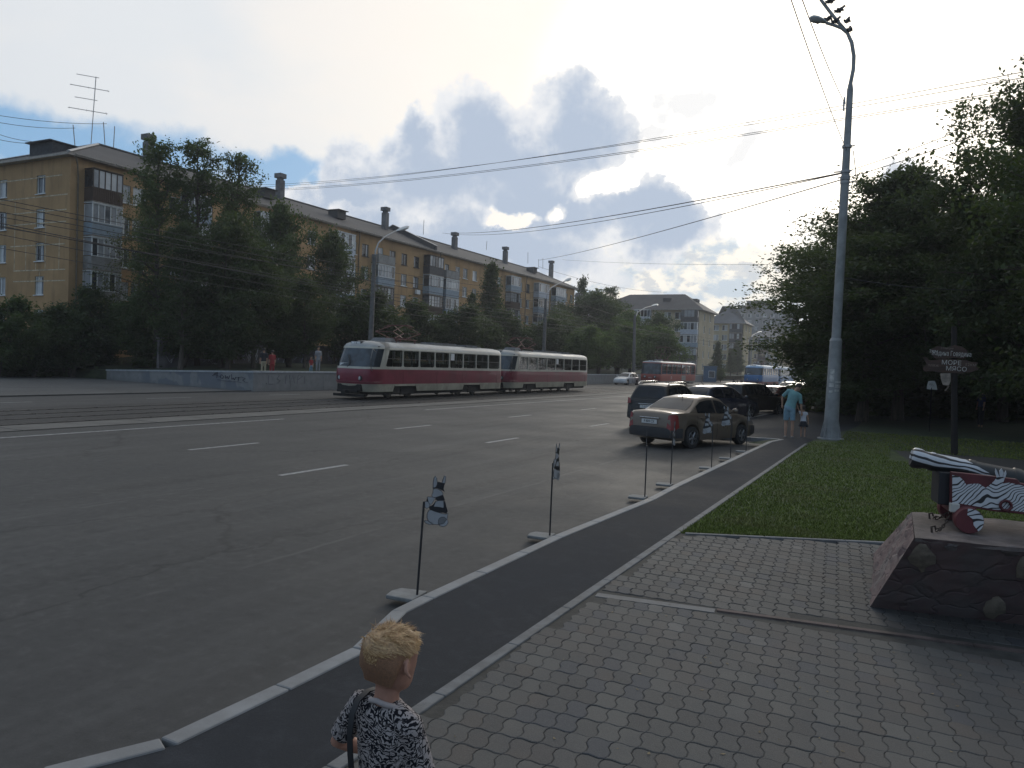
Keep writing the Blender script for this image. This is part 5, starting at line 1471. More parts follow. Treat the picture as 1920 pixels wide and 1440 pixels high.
        if detail:
            m_ = MB(); yb_ = spec['side'][-1][1]-.02; zb2 = interp(spec['belt'], yb_)
            m_.ell((s_*(W+.10), yb_+.05, zb2+.10), (.10, .06, .075), 10, 6); m_.tube([(s_*(W-.06), yb_+.03, zb2+.02), (s_*(W+.05), yb_+.05, zb2+.08)], .025, 6); m_.build('mirror', body_m, root, smooth=60)
            for (ya, yb) in spec['side'][-2:]:
                m_ = MB(); zz = interp(spec['belt'], ya)-.14; m_.box((s_*(hw(ya)+.008), ya+.16, zz), (.03, .18, .03)); m_.build('door_handle', body_m, root, bevel=.006)
            sm = MB()
            for yy in (spec['side'][-2][0]-.06, spec['side'][-2][1]+.03, spec['side'][-1][1]+.10):
                P = []
                for k in range(6):
                    zz = low(yy)+.06+(interp(spec['belt'], yy)-.08-low(yy)-.06)*k/5; h_ = (zz-low(yy))/(interp(spec['belt'], yy)-low(yy))
                    P.append((s_*(hw(yy)*(interp([(0, .955), (.2, .985), (.45, 1), (.68, .992), (1, .95)], h_))+.001), yy, zz))
                sm.tube(P, .006, 4)
            sm.build('door_seam', M_ink, root)
    bm = bumper or M_blackpl
    for e in (0, 1):
        m_ = MB(); yy = y0 if e == 0 else y1; sg = -1 if e == 0 else 1; z0, z1 = spec['sill']+.10, spec['sill']+.36
        P0 = [(hw(yy)*1.0*u, yy+sg*(.06-.05*abs(u)**3) if abs(u) < 1.0 else yy-sg*.02) for u in np.linspace(-1, 1, 11)]
        P0 = [(-hw(yy-sg*.45)-.012, yy-sg*.42)]+P0+[(hw(yy-sg*.45)+.012, yy-sg*.42)]
        m_.loft([[(x, y, z0) for x, y in P0], [(x*1.01, y+sg*.015, (z0+z1)/2) for x, y in P0], [(x, y, z1) for x, y in P0], [(x*.96, y-sg*.05, z1+.015) for x, y in P0]], 0, caps=False, closed=False)
        m_.build('bumper', bm, root, smooth=50)
    if plate:
        m_ = MB(); zc = plate[1]; yy = y0-.022
        m_.box((0, yy, zc), (.52, .014, .115)); po = m_.build('licence_plate', M_plate, root)
        text_mesh(plate[0], .105, 'lettering', M_ink, po, frame_M((0, yy-.0085, zc), (1, 0, 0), (0, 0, 1)), sx=.85)
        m_ = MB(); m_.box((0, yy-.004, zc+.10), (.66, .03, .035)); m_.build('trim', M_chrome, root, bevel=.008)
    if rails:
        for s_ in (-1, 1):
            m_ = MB(); x = s_*(spec['wroof']-.04)
            m_.tube([(x, -1.75, 1.70), (x, -1.55, 1.79), (x, -.2, 1.815), (x, .15, 1.79), (x, .32, 1.70)], .028, 8); m_.build('roof_rail', M_chrome, root, smooth=60)
    m_ = MB(); m_.tube([(0, spec['roof'][3][0]-.1 if spec is not SEDAN else -.62, zr(-.62)+.02), (0, -.75 if spec is SEDAN else spec['roof'][3][0]-.35, zr(-.4)+.15)], [.014, .008], 6); m_.build('aerial', M_ink, root)
    return root
GC = 'cars parked along the kerb'
# the bronze sedan nosed into the bay
car(SEDAN, 'bronze brown sedan with black bumpers and white licence plate, nosed into the kerb', (-5.46, 22.75, .004), R(-21), paint('bronze car paint', (.135, .103, .076), .34, .5, .3), bumper=M_blackpl, plate=('P 804 CX', .72), tail=('t', .52, .94), group=GC)
car(SUV, 'black SUV with silver roof rails parked right behind the bronze sedan', (-7.95, 29.0, .004), R(-6), paint('black car paint', (.004, .004, .0045), .42, .10, 0), scale=.93, rails=True, plate=('T 517 OK', .86), tail=('t', .95, 1.18), group=GC)
p = gnd(1352, 790); car(HATCH, 'dark blue hatchback with a pale shining roof parked in front of the black SUV', (p.x-.45, p.y+1.5, .004), R(-24), paint('dark blue car paint', (.010, .016, .034), .34, .3, 0), tail=('t', .75, 1.02), group=GC, scale=1.0)
p = gnd(1402, 782); car(SUV, 'black crossover parked between the dark blue hatchback and the red car', (p.x-.15, p.y+1.7, .004), R(-22), paint('black car paint', (.004, .004, .0045), .42, .10, 0), tail=('t', .85, 1.05), group=GC, scale=.92)
p = gnd(1444, 775); car(SEDAN, 'dark red car with bright red tail lamps, parked just before the man in turquoise', (p.x-.05, p.y+2.6, .004), R(-22), paint('dark red car paint', (.10, .010, .014)), tail=('t', .62, .96), group=GC, bumper=paint('dark red car paint', (.10, .010, .014)))
farc = [(1500, 762, SEDAN, 'dark sedan parked beyond the man in turquoise', (.012, .013, .016)), (1519, 758, HATCH, 'dark grey hatchback parked just left of the lamp post foot', (.03, .03, .033)),
        (1536, 755, SEDAN, 'dark car half hidden behind the lamp post', (.02, .02, .024)), (1486, 748, SEDAN, 'white car standing in the far row under the tree sprays', (.50, .50, .50)), (1512, 742, HATCH, 'farther white hatchback in the row under the tree sprays', (.45, .46, .47)),
        (1548, 748, HATCH, 'dark hatchback farthest along the kerb', (.015, .016, .02))]
for i, (px, py, sp, lb, c) in enumerate(farc):
    p = gnd(px, py); car(sp, lb, (p.x-.2, p.y+1.5, .004), R(-20), paint('car paint %s' % ['dark', 'grey', 'slate', 'white', 'pale', 'night'][i], c), tail=('t', .62, .96), group=GC, detail=False)
car(HATCH, 'white hatchback driving toward the camera just left of the red tram', (-29.95, 89.9, .006), R(173), paint('white car paint', (.55, .55, .55), metal=0), name='driving_car', plate=None, bumper=paint('white car paint', (.55, .55, .55)))
gr_ = None
# ================================================================== LAMP POSTS
M_pole = mat('grey painted pole', (.255, .262, .262), .6, .1, var=.18, vscale=2.5, bump=.1)
def P3(px, py, Y): return atY(px, py, Y)
pb = gnd(1557, 823, .12); YP = pb.y
LP = thing('lamp_post', 'tall pale grey lamp post with flanged foot, posters and perched birds beside the pavement', 'lamp post', pb)
ML = Matrix.Translation(-LP.location)
axis = lambda py: P3(1557+(823-py)*.0565, py, YP)
ppm = FPX/((pb-CAM).dot(FWD))
b = MB(); b.M = ML
def pole_r(w_): return w_/2/ppm
b.tube([pb-Vector((0, 0, .1)), axis(640)], [pole_r(27), pole_r(21.5)], 20); b.tube([axis(640), axis(634)], [pole_r(23), pole_r(18)], 20)
b.tube([axis(634), axis(336)], [pole_r(16.5), pole_r(15)], 20); b.tube([axis(338), axis(332)], [pole_r(17.5), pole_r(17)], 20)
b.tube([axis(332), axis(168)], [pole_r(14), pole_r(11)], 20); b.tube([axis(168), axis(150)], [pole_r(11), pole_r(5)], 20)
b.build('pole', M_pole, LP, smooth=40)
for k in range(8):
    a = 2*math.pi*k/8+.2; g = MB(); g.M = ML; d = Vector((math.cos(a), math.sin(a), 0)); n = Vector((-d.y, d.x, 0))*.012; r0 = pole_r(26)
    up_ = axis(785)-pb
    g.add([pb+d*r0*.8-n, pb+d*(r0+.11)-n, pb+d*r0*.95+up_-n, pb+d*r0*.8+n, pb+d*(r0+.11)+n, pb+d*r0*.95+up_+n], [(0, 1, 2), (5, 4, 3), (0, 3, 4, 1), (1, 4, 5, 2)]); g.build('gusset', M_pole, LP)
b = MB(); b.M = ML; b.lathe([(.40, -.02), (.40, .03), (.26, .035)], 24, 0, Matrix.Translation(pb)); b.build('foot_plate', M_pole, LP)
arm1 = [(1594, 160), (1600, 130), (1601, 105), (1597, 80), (1588, 60), (1572, 42), (1556, 22), (1541, 2), (1525, -25)]
arm2 = [(1590, 63), (1578, 53), (1563, 47), (1549, 43)]
b = MB(); b.M = ML; b.tube([P3(x, y, YP) for x, y in arm1], [pole_r(7)]*4+[pole_r(6)]*5, 10); b.build('arm', M_pole, LP, smooth=60)
b = MB(); b.M = ML; b.tube([P3(x, y, YP-.02*i) for i, (x, y) in enumerate(arm2)], pole_r(5.5), 10); b.build('arm', M_pole, LP, smooth=60)
def lamp_head(root, M, a, c, w_, mtl=None):
    """cobra head from its neck a to its nose c"""
    a, c = Vector(a), Vector(c); d = c-a; side = d.cross(Vector((0, 0, 1))).normalized(); upv = side.cross(d).normalized()
    b = MB(); b.M = M; rings = []
    for t_, k, h in ((0, .22, .25), (.12, .45, .45), (.35, .85, .8), (.65, 1, 1), (.9, .8, .8), (1.0, .35, .4)):
        o = a+d*t_
        rings.append([o+side*math.cos(q)*w_*k+upv*math.sin(q)*w_*.62*h*(1 if math.sin(q) > 0 else .55) for q in np.linspace(0, 2*math.pi, 14, endpoint=False)])
    b.loft(rings); h_ = b.build('lamp_head', mtl or mat('lamp head grey', (.50, .52, .52), .5, var=.1), root, smooth=50)
    g = MB(); g.M = M; rings = []
    for t_, k in ((.36, .3), (.45, .7), (.68, .82), (.88, .6), (.96, .2)):
        o = a+d*t_-upv*w_*.30
        rings.append([o+side*math.cos(q)*w_*k+upv*math.sin(q)*w_*.42*k*(0.2 if math.sin(q) > 0 else 1) for q in np.linspace(0, 2*math.pi, 12, endpoint=False)])
    g.loft(rings); g.build('lamp_glass', M_lamp, h_, smooth=60)
lamp_head(LP, ML, P3(1550, 43, YP-.06), P3(1519, 33, YP-.45), .17)
for py, dx0, dx1 in ((275, -9, 15), (322, -22, 12), (333, -14, -2), (342, 4, 18)):
    c = axis(py); b = MB(); b.M = ML
    x0 = 1557+(823-py)*.0565
    b.tube([P3(x0+dx0, py+1, YP), P3(x0+dx1, py-2, YP)], .022, 6); b.tube([c-Vector((0, 0, .04)), c+Vector((0, 0, .04))], pole_r(17), 16); b.build('bracket', M_mast, LP, smooth=50)
b = MB(); b.M = ML; b.tube([P3(1600, 283, YP-.1), P3(1604, 318, YP-.1), P3(1606, 352, YP-.1)], .012, 5); b.build('cable', M_ink, LP)
b = MB(); b.M = ML; b.tube([P3(1584, 195, YP-.1), P3(1583, 182, YP-.1), P3(1582, 192, YP-.1), P3(1582, 208, YP-.1)], .03, 6); b.build('insulator', M_mast, LP)
rb = random.Random(2)
M_paper = mat('torn paper', (.46, .45, .43), .9, var=.25, vscale=9)
for (px, py, w_, h) in ((1561, 697, 7, 9), (1560, 709, 8, 13), (1572, 716, 12, 3), (1571, 724, 12, 6), (1559, 722, 9, 7), (1558, 734, 6, 4), (1568, 732, 7, 4)):
    x0 = 1557+(823-py)*.0565; r_ = pole_r(interp([(640, 21.5), (823, 27)], py))+.006; c = axis(py)
    toC = (CAM-c); toC.z = 0; toC.normalize(); sd = Vector((toC.y*-1, toC.x, 0))
    b = MB(); b.M = ML; rows = []
    for zz in (-h/2/ppm, h/2/ppm):
        row = []
        for k in range(5):
            xo = (px-x0+w_*(k/4-.5))/ppm; xo = max(-r_*.98, min(r_*.98, xo)); dp = math.sqrt(max(0, r_*r_-xo*xo))
            row.append(c+sd*xo+toC*dp+Vector((0, 0, zz)))
        rows.append(row)
    b.loft(rows, 0, caps=False, closed=False); b.build('poster', M_paper, LP)
# birds on the arms
def bird(px, py, label, s=1.0, Y=None, rz=0.0):
    c = P3(px, py, Y or YP)
    root = thing('bird', label, 'bird', c, rz, 'birds perched on the lamp post arm')
    b = MB(); b.loft([[Vector((math.cos(q)*r_*.9, y, z+math.sin(q)*r_)) for q in np.linspace(0, 2*math.pi, 10, endpoint=False)] for y, z, r_ in ((-.17, -.06, .008), (-.12, -.03, .022), (-.06, .0, .05), (0, .03, .062), (.05, .07, .052), (.08, .105, .036), (.10, .13, .036), (.125, .14, .022), (.155, .138, .003))])
    b.tube([(.02, -.01, 0), (.02, .0, -.07)], .006, 5); b.tube([(-.02, -.01, 0), (-.02, .0, -.07)], .006, 5)
    o = b.build('body', mat('bird plumage', (.06, .06, .065), .8, var=.3, vscale=20), root, smooth=60)
    w_ = MB()
    for s_ in (-1, 1): w_.ell((s_*.05, -.03, .015), (.018, .11, .035), 8, 6)
    w_.build('wings', mat('bird wing', (.04, .04, .045), .8), root, smooth=60); root.scale = (s, s, s)
for i, (px, py) in enumerate(((1559, 3), (1575, 21), (1568, 41), (1554, 37), (1589, 41), (1593, 58))):
    bird(px, py, ['bird perched highest on the upper arm, cut by the top edge', 'bird on the upper arm, second from the top edge', 'bird on the lower arm nearer to the fork', 'bird on the lower arm next to the lamp head', 'bird on the outer side of the bend above the fork', 'lowest bird, on the bend right at the fork'][i], 1.35, rz=R(-60+12*i))
# lamp posts across the street
GLP = 'lamp posts along the far side of the street'
def street_lamp(base, pts, r, label, head=None):
    root = thing('lamp_post', label, 'lamp post', base, 0, GLP); M = Matrix.Translation(-base)
    b = MB(); b.M = M; b.tube(pts[0], r[0], 12); b.build('pole', mat('grey brown concrete pole', (.13, .125, .12), .85, var=.2), root, smooth=50)
    b = MB(); b.M = M; b.tube(pts[1], r[1], 8); b.build('arm', M_mast, root, smooth=60)
    lamp_head(root, M, head[0], head[1], head[2])
XL = -33.0
q = lambda px, py: atX(px, py, XL)
b0 = q(692, 705)
street_lamp(Vector((XL, b0.y, 1.0)), ([q(692, 702), q(700, 530), q(703, 478)], [q(703, 495), q(704, 470), q(710, 455), q(722, 444), q(742, 433)]), ([.19, .15, .12], .055), 'lamp post with a curved arm standing behind the leading tram car', (q(741, 434), q(766, 425), .22))
q2 = lambda px, py: atX(px, py, -32.2)
b0 = q2(1019, 705)
street_lamp(Vector((-32.2, b0.y, 1.0)), ([q2(1018, 700), q2(1022, 600), q2(1023, 560)], [q2(1023, 572), q2(1026, 550), q2(1033, 540), q2(1045, 533), q2(1060, 527)]), ([.2, .16, .13], .06), 'lamp post with a curved arm standing behind the trailing tram car', (q2(1058, 528), q2(1070, 522), .24))
q3 = lambda px, py: atX(px, py, -32.0)
b0 = q3(1189, 712)
street_lamp(Vector((-32.0, b0.y, 0)), ([q3(1188, 700), q3(1190, 600), q3(1191, 590)], [q3(1191, 596), q3(1196, 585), q3(1210, 577), q3(1222, 574)]), ([.22, .18, .15], .07), 'lamp post in front of the light green trees left of the red tram', (q3(1221, 574), q3(1233, 571), .26))
q4 = lambda px, py: atX(px, py, -31.5)
street_lamp(Vector((-31.5, q4(1408, 705).y, 0)), ([q4(1404, 700), q4(1406, 640), q4(1408, 632)], [q4(1408, 634), q4(1412, 628), q4(1420, 624)]), ([.22, .2, .18], .09), 'most distant lamp post, bent over by the yellow buildings', (q4(1420, 624), q4(1428, 622), .3))
# ================================================================== OVERHEAD WIRES
M_wire = mat('overhead wire', (.02, .02, .022), .6)
def wire(A, B, label, group, sag=.4, r=.013, name='overhead_wire'):
    A, B = Vector(A), Vector(B); n = 24
    P = [A.lerp(B, i/n)-Vector((0, 0, sag*4*(i/n)*(1-i/n))) for i in range(n+1)]
    b = MB(); b.M = Matrix.Translation(-A); b.tube(P, r, 5); o = b.build(name, M_wire); o.location = A
    tag(o, label, 'wire', group)
gw = 'wires of the upper bundle crossing the whole sky'
for (xa, ya, xb, yb) in ((440, 352, 2050, 110), (430, 348, 2050, 122), (430, 356, 2050, 143), (420, 359, 2050, 147)):
    wire(atD(xa, ya, 95), atD(xb, yb, 30), 'long dark wire of the bundle crossing the sky from block roof to upper right', gw, 1.1, .016)
wire(atD(1010, 488, 112), axis(335), 'single dark wire running from the far roof aerials up to the lamp post', None, .3, .020)
wire(atD(860, 437, 100), axis(323), 'dark feeder wire rising from the roof to the upper bracket of the lamp post', None, .5, .022)
wire(atD(830, 437, 102), axis(324), 'thin span wire beside the clamped feeder wire', None, .9, .016)
wire(axis(335), atD(1990, 190, 22), 'dark wire leaving the lamp post toward the big right tree', None, .1, .012)
wire(axis(322), atD(1990, 160, 24), 'thin wire leaving the upper bracket toward the right edge', None, .15, .010)
wire(axis(519), atD(1990, 537, 24), 'pale cable running right from the middle of the lamp post', None, .25, .014)
wire(P3(1582, 190, YP-.1), atD(1490, -40, 13), 'black cable dropping steeply from the top edge to the insulator', None, .1, .010)
wire(axis(282), atD(1470, -40, 13), 'black cable dropping steeply from the top edge to the middle bracket', None, .1, .010)
wire(atD(1010, 500, 112), atD(1250, 548, 155), 'thin wire hanging from the long block to the roof of the yellow block', None, .8, .02)
wire(atD(1055, 487, 120), atD(1660, 492, 60), 'thin level wire low over the horizon clouds', None, .4, .014)
# tram catenary: contact wires over each track and cross spans
gcat = 'tram contact wires over the tracks'
for cx, lb in ((-22.5, 'tram contact wire over the near track'), (-25.55, 'tram contact wire over the far track')):
    for k in range(0, 6):
        wire((cx+.12*(-1)**k, -20+35*k, 5.9), (cx-.12*(-1)**k, 15+35*k, 5.9), lb, gcat, .12, .012)
    wire((cx, -20, 7.1), (cx, 50, 7.1), lb.replace('contact', 'carrier')+', nearer span', gcat, .9, .011); wire((cx, 50, 7.1), (cx, 140, 7.1), lb.replace('contact', 'carrier')+', farther span', gcat, .9, .011)
gl_ = 'wires passing in front of the left end wall'
for i, (ya, yb, r_) in enumerate(((382, 520, .016), (418, 560, .020), (424, 548, .018), (440, 566, .014), (466, 570, .012))):
    wire(atX(-40, ya-8, -31.5), atX(1100, yb+55, -31.5), ['upper', 'thick middle', 'second middle', 'lower', 'lowest'][i]+' dark wire slanting past the end wall windows toward the second street lamp', gl_, .5, r_)
for i, (xa, ya, xb, yb) in enumerate(((-40, 210, 200, 232), (-40, 222, 141, 240), (-40, 236, 70, 266), (-40, 250, 72, 268))):
    wire(atX(xa, ya, -60), atX(xb, yb, -63), ['wire from the left edge to the tall post on the roof', 'wire from the left edge to the leaning post on the roof', 'upper of two cables ending at the roof dormer', 'lower of two cables ending at the roof dormer'][i], 'cables running to the roof of the long block', .25, .02)
# ================================================================== PEOPLE  (local: facing +Y, soles at z = 0)
M_skin = mat('skin', (.36, .215, .15), .55, var=.10, vscale=9, spec=.35)
M_skin2 = mat('tanned skin', (.27, .16, .11), .55, var=.1)
def hand(b, wrist, d, palm_n, s, side):
    """palm, four fingers of different lengths and a thumb from the side of the palm"""
    d = d.normalized(); n = (palm_n - d*palm_n.dot(d)).normalized(); a = d.cross(n)*side
    pc = wrist+d*.045*s
    b.capsule([wrist-d*.01*s, pc, wrist+d*.085*s], [.024*s, .036*s, .034*s], 8)
    for k, (o, l) in enumerate(((-.028, .062), (-.009, .074), (.010, .070), (.028, .054))):
        r0 = wrist+d*.082*s+a*o*s
        b.capsule([r0, r0+d*l*.5*s+n*.008*s, r0+d*l*.85*s+n*.030*s], [.0095*s, .0088*s, .0075*s], 6)
    t0 = wrist+d*.03*s-a*.030*s
    b.capsule([t0, t0+(d*.6-a*.8+n*.3).normalized()*.035*s, t0+(d*.9-a*.5+n*.5).normalized()*.062*s], [.012*s, .011*s, .009*s], 6)
def head_mesh(b, c, s, yaw=0.0, pitch=0.0, child=False, squash=1.0):
    """skull, jaw, nose, brow, ears; c = centre of the head"""
    Mh = Matrix.Translation(c) @ Matrix.Rotation(yaw, 4, 'Z') @ Matrix.Rotation(pitch, 4, 'X') @ Matrix.Diagonal((s, s, s*squash, 1))
    old = b.M; b.M = (old @ Mh) if old is not None else Mh
    k = 1.06 if child else 1.0
    prof = [(-.118, .030, .052, -.005), (-.108, .045, .074, .020), (-.085, .056, .084, .050), (-.055, .064, .086, .070), (-.02, .071*k, .088, .085*k), (.02, .076*k, .090, .096*k), (.055, .077*k, .086, .099*k), (.085, .069*k, .072, .089*k), (.108, .050*k, .045, .066*k), (.120, .024*k, .018, .034*k)]
    rings = []
    for z, w_, f, bk in prof:
        cy, hy = (f-bk)/2, (f+bk)/2
        rings.append([(w_*math.copysign(abs(math.cos(q))**.9, math.cos(q)), cy+hy*math.sin(q), z) for q in np.linspace(0, 2*math.pi, 20, endpoint=False)])
    b.loft(rings)
    b.capsule([(0, .083, .015), (0, .098, -.012), (0, .104, -.024)], [.008, .012, .013], 8)          # nose
    b.capsule([(-.020, .082, -.062), (0, .088, -.060), (.020, .082, -.062)], [.007, .009, .007], 6)   # mouth
    for s_ in (-1, 1):
        b.ell((s_*.030, .078, .012), (.016, .010, .008), 8, 6)                                        # eyelids
        ea = [(s_*(.080+.014*math.sin(R(a)*.5)**2)*k, -.016-.015*math.sin(R(a))*1.0, .028*math.cos(R(a))*1.05-.004) for a in (0, 30, 60, 90, 120, 150, 180)]
        b.tube(ea, [.0062, .0068, .0066, .0064, .0062, .0064, .0075], 6)                              # rim of the ear
        b.loft([[(s_*(.073+.010*q_)*k, -.014-.012*q_+.016*math.cos(an)*(1-.15*q_), -.002+.027*math.sin(an)*(1-.1*q_)) for an in np.linspace(0, 2*math.pi, 12, endpoint=False)] for q_ in (0, .5, 1)])
    b.M = old
    return Mh
def hair_cap(b, Mh, child=False, low=-.03, front=.075, thick=.010, seed=1, tufts=0, tl=.05):
    rd = random.Random(seed); k = 1.06 if child else 1.0
    old = b.M; b.M = (old @ Mh) if old is not None else Mh
    rings = []
    for z, w_, f, bk in ((low, .073*k, .0, .088*k), (.02, .078*k, .045, .098*k), (.055, .079*k, front, .101*k), (.085, .071*k, front-.008, .092*k), (.108, .053*k, .046, .070*k), (.122, .026*k, .02, .037*k)):
        cy, hy = (f-bk)/2, (f+bk)/2
        rings.append([((w_+thick)*math.cos(q)*(1+rd.uniform(-.03, .03)), cy+(hy+thick)*math.sin(q)*(1+rd.uniform(-.03, .03)), z+thick*.6*(z > .1)) for q in np.linspace(0, 2*math.pi, 20, endpoint=False)])
    b.loft(rings)
    for i in range(tufts):
        q = rd.uniform(0, 2*math.pi); e = rd.uniform(.25, 1.5); p = Vector((.079*k*math.cos(q)*math.cos(e), -.008+.092*k*math.sin(q)*math.cos(e), .03+.095*math.sin(e)))
        n = Vector((p.x, p.y, p.z*1.1-.02)).normalized(); d = (n*.55+Vector((rd.gauss(.25, .55), rd.gauss(.1, .55), rd.gauss(0, .3)))).normalized()
        l = tl*rd.uniform(.5, 1.2); b.tube([p, p+d*l*.5, p+(d*.9-Vector((0, 0, .25))).normalized()*l], [.0065, .005, .0012], 4)
    b.M = old

def person(label, loc, rz, h, pose, top=None, bottom=None, shoes=None, hairm=None, skin=None, name='person', group=None, vox=.016, sleeve=.45, leg_cover=.5, child=False, skirt=False, hair_low=-.03, tufts=0, heads=7.4, bow=0.0, extra=None):
    """pose: dict with lean (fwd, side), yaw of head, arms {L,R: (upper dir, fore dir)}, legs {L,R: (thigh dir, shin dir)}"""
    root = thing(name, label, 'person', loc, rz, group)
    S = h/1.75; hd = h/heads/.238
    skin = skin or M_skin
    lg = .50 if not child else .46
    hipz = h*lg*1.02
    lf, ls = pose.get('lean', (0, 0))
    spine = Vector((ls, lf, 1)).normalized(); tor = h*(.325 if not child else .33)
    hip = Vector((0, 0, hipz)); hip = hip+Vector(pose.get('hip', (0, 0, 0)))
    chest = hip+spine*tor*.62; neck = hip+spine*tor
    hdir = Vector(pose.get('head_dir', tuple(spine))).normalized()
    headc = neck+hdir*(pose.get('neck_len', .075)*S+.105*hd*pose.get('squash', 1))
    shw = (.185 if not child else .165)*S*pose.get('slim', 1)
    sd = Vector(pose.get('sh_dir', (1, 0, -ls))).normalized(); fw = sd.cross(spine)*-1
    UA, FA_, TH, SH = .29*S, .25*S, hipz*.50, hipz*.46
    b = MB()
    def torso(mb, g, z0=0.0, z1=1.0):
        rings = []
        for t_, wx, wy in ((-.12, .125, .085), (0, .160, .105), (.18, .155, .100), (.38, .140, .092), (.60, .158, .104), (.80, .172, .104), (.92, .150, .085), (1.0, .075, .062)):
            if t_ < z0 or t_ > z1: continue
            c = hip+spine*tor*t_; k = S*(.92 if child else 1)*pose.get('slim', 1)
            rings.append([c+sd*(wx*k+g)*math.cos(q)+fw*-1*(wy*k+g)*math.sin(q) for q in np.linspace(0, 2*math.pi, 18, endpoint=False)])
        mb.loft(rings)
    torso(b, 0)
    b.capsule([neck-spine*.05*S, neck+hdir*.03*S, headc-hdir*.03*hd], [.060*S*pose.get('neck_w', 1), .052*S*pose.get('neck_w', 1), .05*S*pose.get('neck_w', 1)], 10)
    J = {}
    for s_, key in ((-1, 'L'), (1, 'R')):
        up, fo = [Vector(v).normalized() for v in pose['arms'][key]]
        sh = neck-spine*.055*S+sd*s_*shw; el = sh+up*UA; wr = el+fo*FA_
        b.capsule([sh, sh.lerp(el, .4), el, el.lerp(wr, .3), wr], [.050*S, .045*S, .036*S, .038*S, .025*S], 10)
        hand(b, wr, fo, Vector(pose.get('palm', (-s_*.6, .3, 0))), S*(.95 if not child else 1.0), s_)
        th, sn = [Vector(v).normalized() for v in pose['legs'][key]]
        hj = hip+Vector((s_*.085*S, 0, -.02*S)); kn = hj+th*TH; an = kn+sn*SH
        b.capsule([hj, hj.lerp(kn, .45), kn, kn.lerp(an, .3), an], [.082*S, .072*S, .050*S, .052*S, .034*S], 10)
        ft = Vector((s_*.12, 1, 0)).normalized()
        b.capsule([an-Vector((0, .02*S, .03*S)), an+ft*.13*S-Vector((0, 0, .045*S))], [.036*S, .030*S], 8)
        J[key] = (sh, el, wr, hj, kn, an, ft)
    Mh = head_mesh(b, headc, hd, pose.get('yaw', 0), pose.get('pitch', 0), child, pose.get('squash', 1.0))
    body = b.build('body', skin, root); bake_remesh(body, vox, 3, .4)
    # clothes
    c = MB(); torso(c, .014*S, pose.get('hem', -.12))
    c.capsule([neck-spine*.065*S-sd*shw*.98, neck-spine*.045*S-sd*shw*.45, neck-spine*.045*S+sd*shw*.45, neck-spine*.065*S+sd*shw*.98], [.066*S, .070*S, .070*S, .066*S], 12)
    for key in 'LR':
        sh, el, wr, *_ = J[key]; e = sh.lerp(el, sleeve*2 if sleeve <= .5 else 1)
        P = [sh-(el-sh).normalized()*.02*S, sh.lerp(e, .5), e]; Q = [.058*S, .060*S, .061*S]
        if sleeve > .5: P.append(el.lerp(wr, (sleeve-.5)*2)); Q.append(.046*S)
        c.tube(P, Q, 12)
    so = c.build('shirt', top or M_white, root); bake_remesh(so, vox*.9, 4, .5)
    c = MB()
    if skirt:
        rings = []
        for t_, k in ((.12, 1.0), (0, 1.12), (-.18, 1.45), (-.42, 1.75)):
            o = hip+spine*tor*t_ if t_ > 0 else hip+Vector((0, 0, tor*t_))
            rings.append([o+Vector((math.cos(q)*.15*S*k*(1+.05*math.sin(q*7)), math.sin(q)*.115*S*k*(1+.05*math.sin(q*7)), 0)) for q in np.linspace(0, 2*math.pi, 42, endpoint=False)])
        c.loft(rings); c.build('skirt', bottom, root, smooth=60)
    else:
        rings = []
        for t_, wx, wy in ((-.16, .12, .09), (-.06, .162, .115), (.08, .168, .112)):
            o = hip+spine*tor*t_; rings.append([o+sd*(wx*S+.012)*math.cos(q)-fw*(wy*S+.012)*math.sin(q) for q in np.linspace(0, 2*math.pi, 18, endpoint=False)])
        c.loft(rings)
        for key in 'LR':
            *_, hj, kn, an, ft = J[key]
            if leg_cover <= .5: e = hj.lerp(kn, leg_cover*2); c.tube([hj, hj.lerp(e, .6), e], [.095*S, .088*S, .082*S], 12)
            else: c.tube([hj, kn, kn.lerp(an, (leg_cover-.5)*2)], [.092*S, .064*S, .052*S], 12)
        bo = c.build('shorts' if leg_cover <= .5 else 'trousers', bottom or M_ink, root); bake_remesh(bo, vox*.9, 4, .5)
    for key in 'LR':
        *_, an, ft = J[key]; m_ = MB()
        m_.capsule([an-Vector((0, .03*S, .045*S)), an+ft*.06*S-Vector((0, 0, .045*S)), an+ft*.15*S-Vector((0, 0, .055*S))], [.046*S, .048*S, .038*S], 10)
        m_.box(an+ft*.055*S-Vector((0, 0, .083*S)), (.085*S, .27*S, .022*S), 0)
        m_.build('shoe', shoes or M_ink, root, smooth=50)
    m_ = MB(); hair_cap(m_, Mh, child, low=hair_low, tufts=tufts, seed=int(h*100)); m_.build('hair', hairm or M_ink, root, smooth=70)
    lowest = min((root.children[0].data.vertices[i].co.z for i in range(0, len(root.children[0].data.vertices), 7)), default=0)
    return root, J, Mh
STAND = dict(arms={'L': ((-.12, .02, -1), (-.05, .18, -1)), 'R': ((.12, .02, -1), (.05, .18, -1))}, legs={'L': ((-.03, .03, -1), (0, -.04, -1)), 'R': ((.03, .03, -1), (0, -.04, -1))})
M_turq = mat('turquoise cotton', (.15, .30, .31), .85, var=.12, vscale=6, bump=.3)
M_ltblue = mat('light blue cotton', (.17, .28, .35), .85, var=.12, vscale=6, bump=.3)
M_navy = mat('dark cloth', (.015, .016, .022), .9, var=.2); M_brownhair = mat('dark hair', (.018, .013, .010), .6, var=.3, vscale=30)
M_grey_cl = mat('pale grey cloth', (.25, .25, .265), .9, var=.15); M_beige = mat('beige cloth', (.33, .29, .20), .9, var=.15); M_redcl = mat('red cloth', (.24, .022, .024), .85, var=.15)
ad = gnd(1480, 818.5, .12)
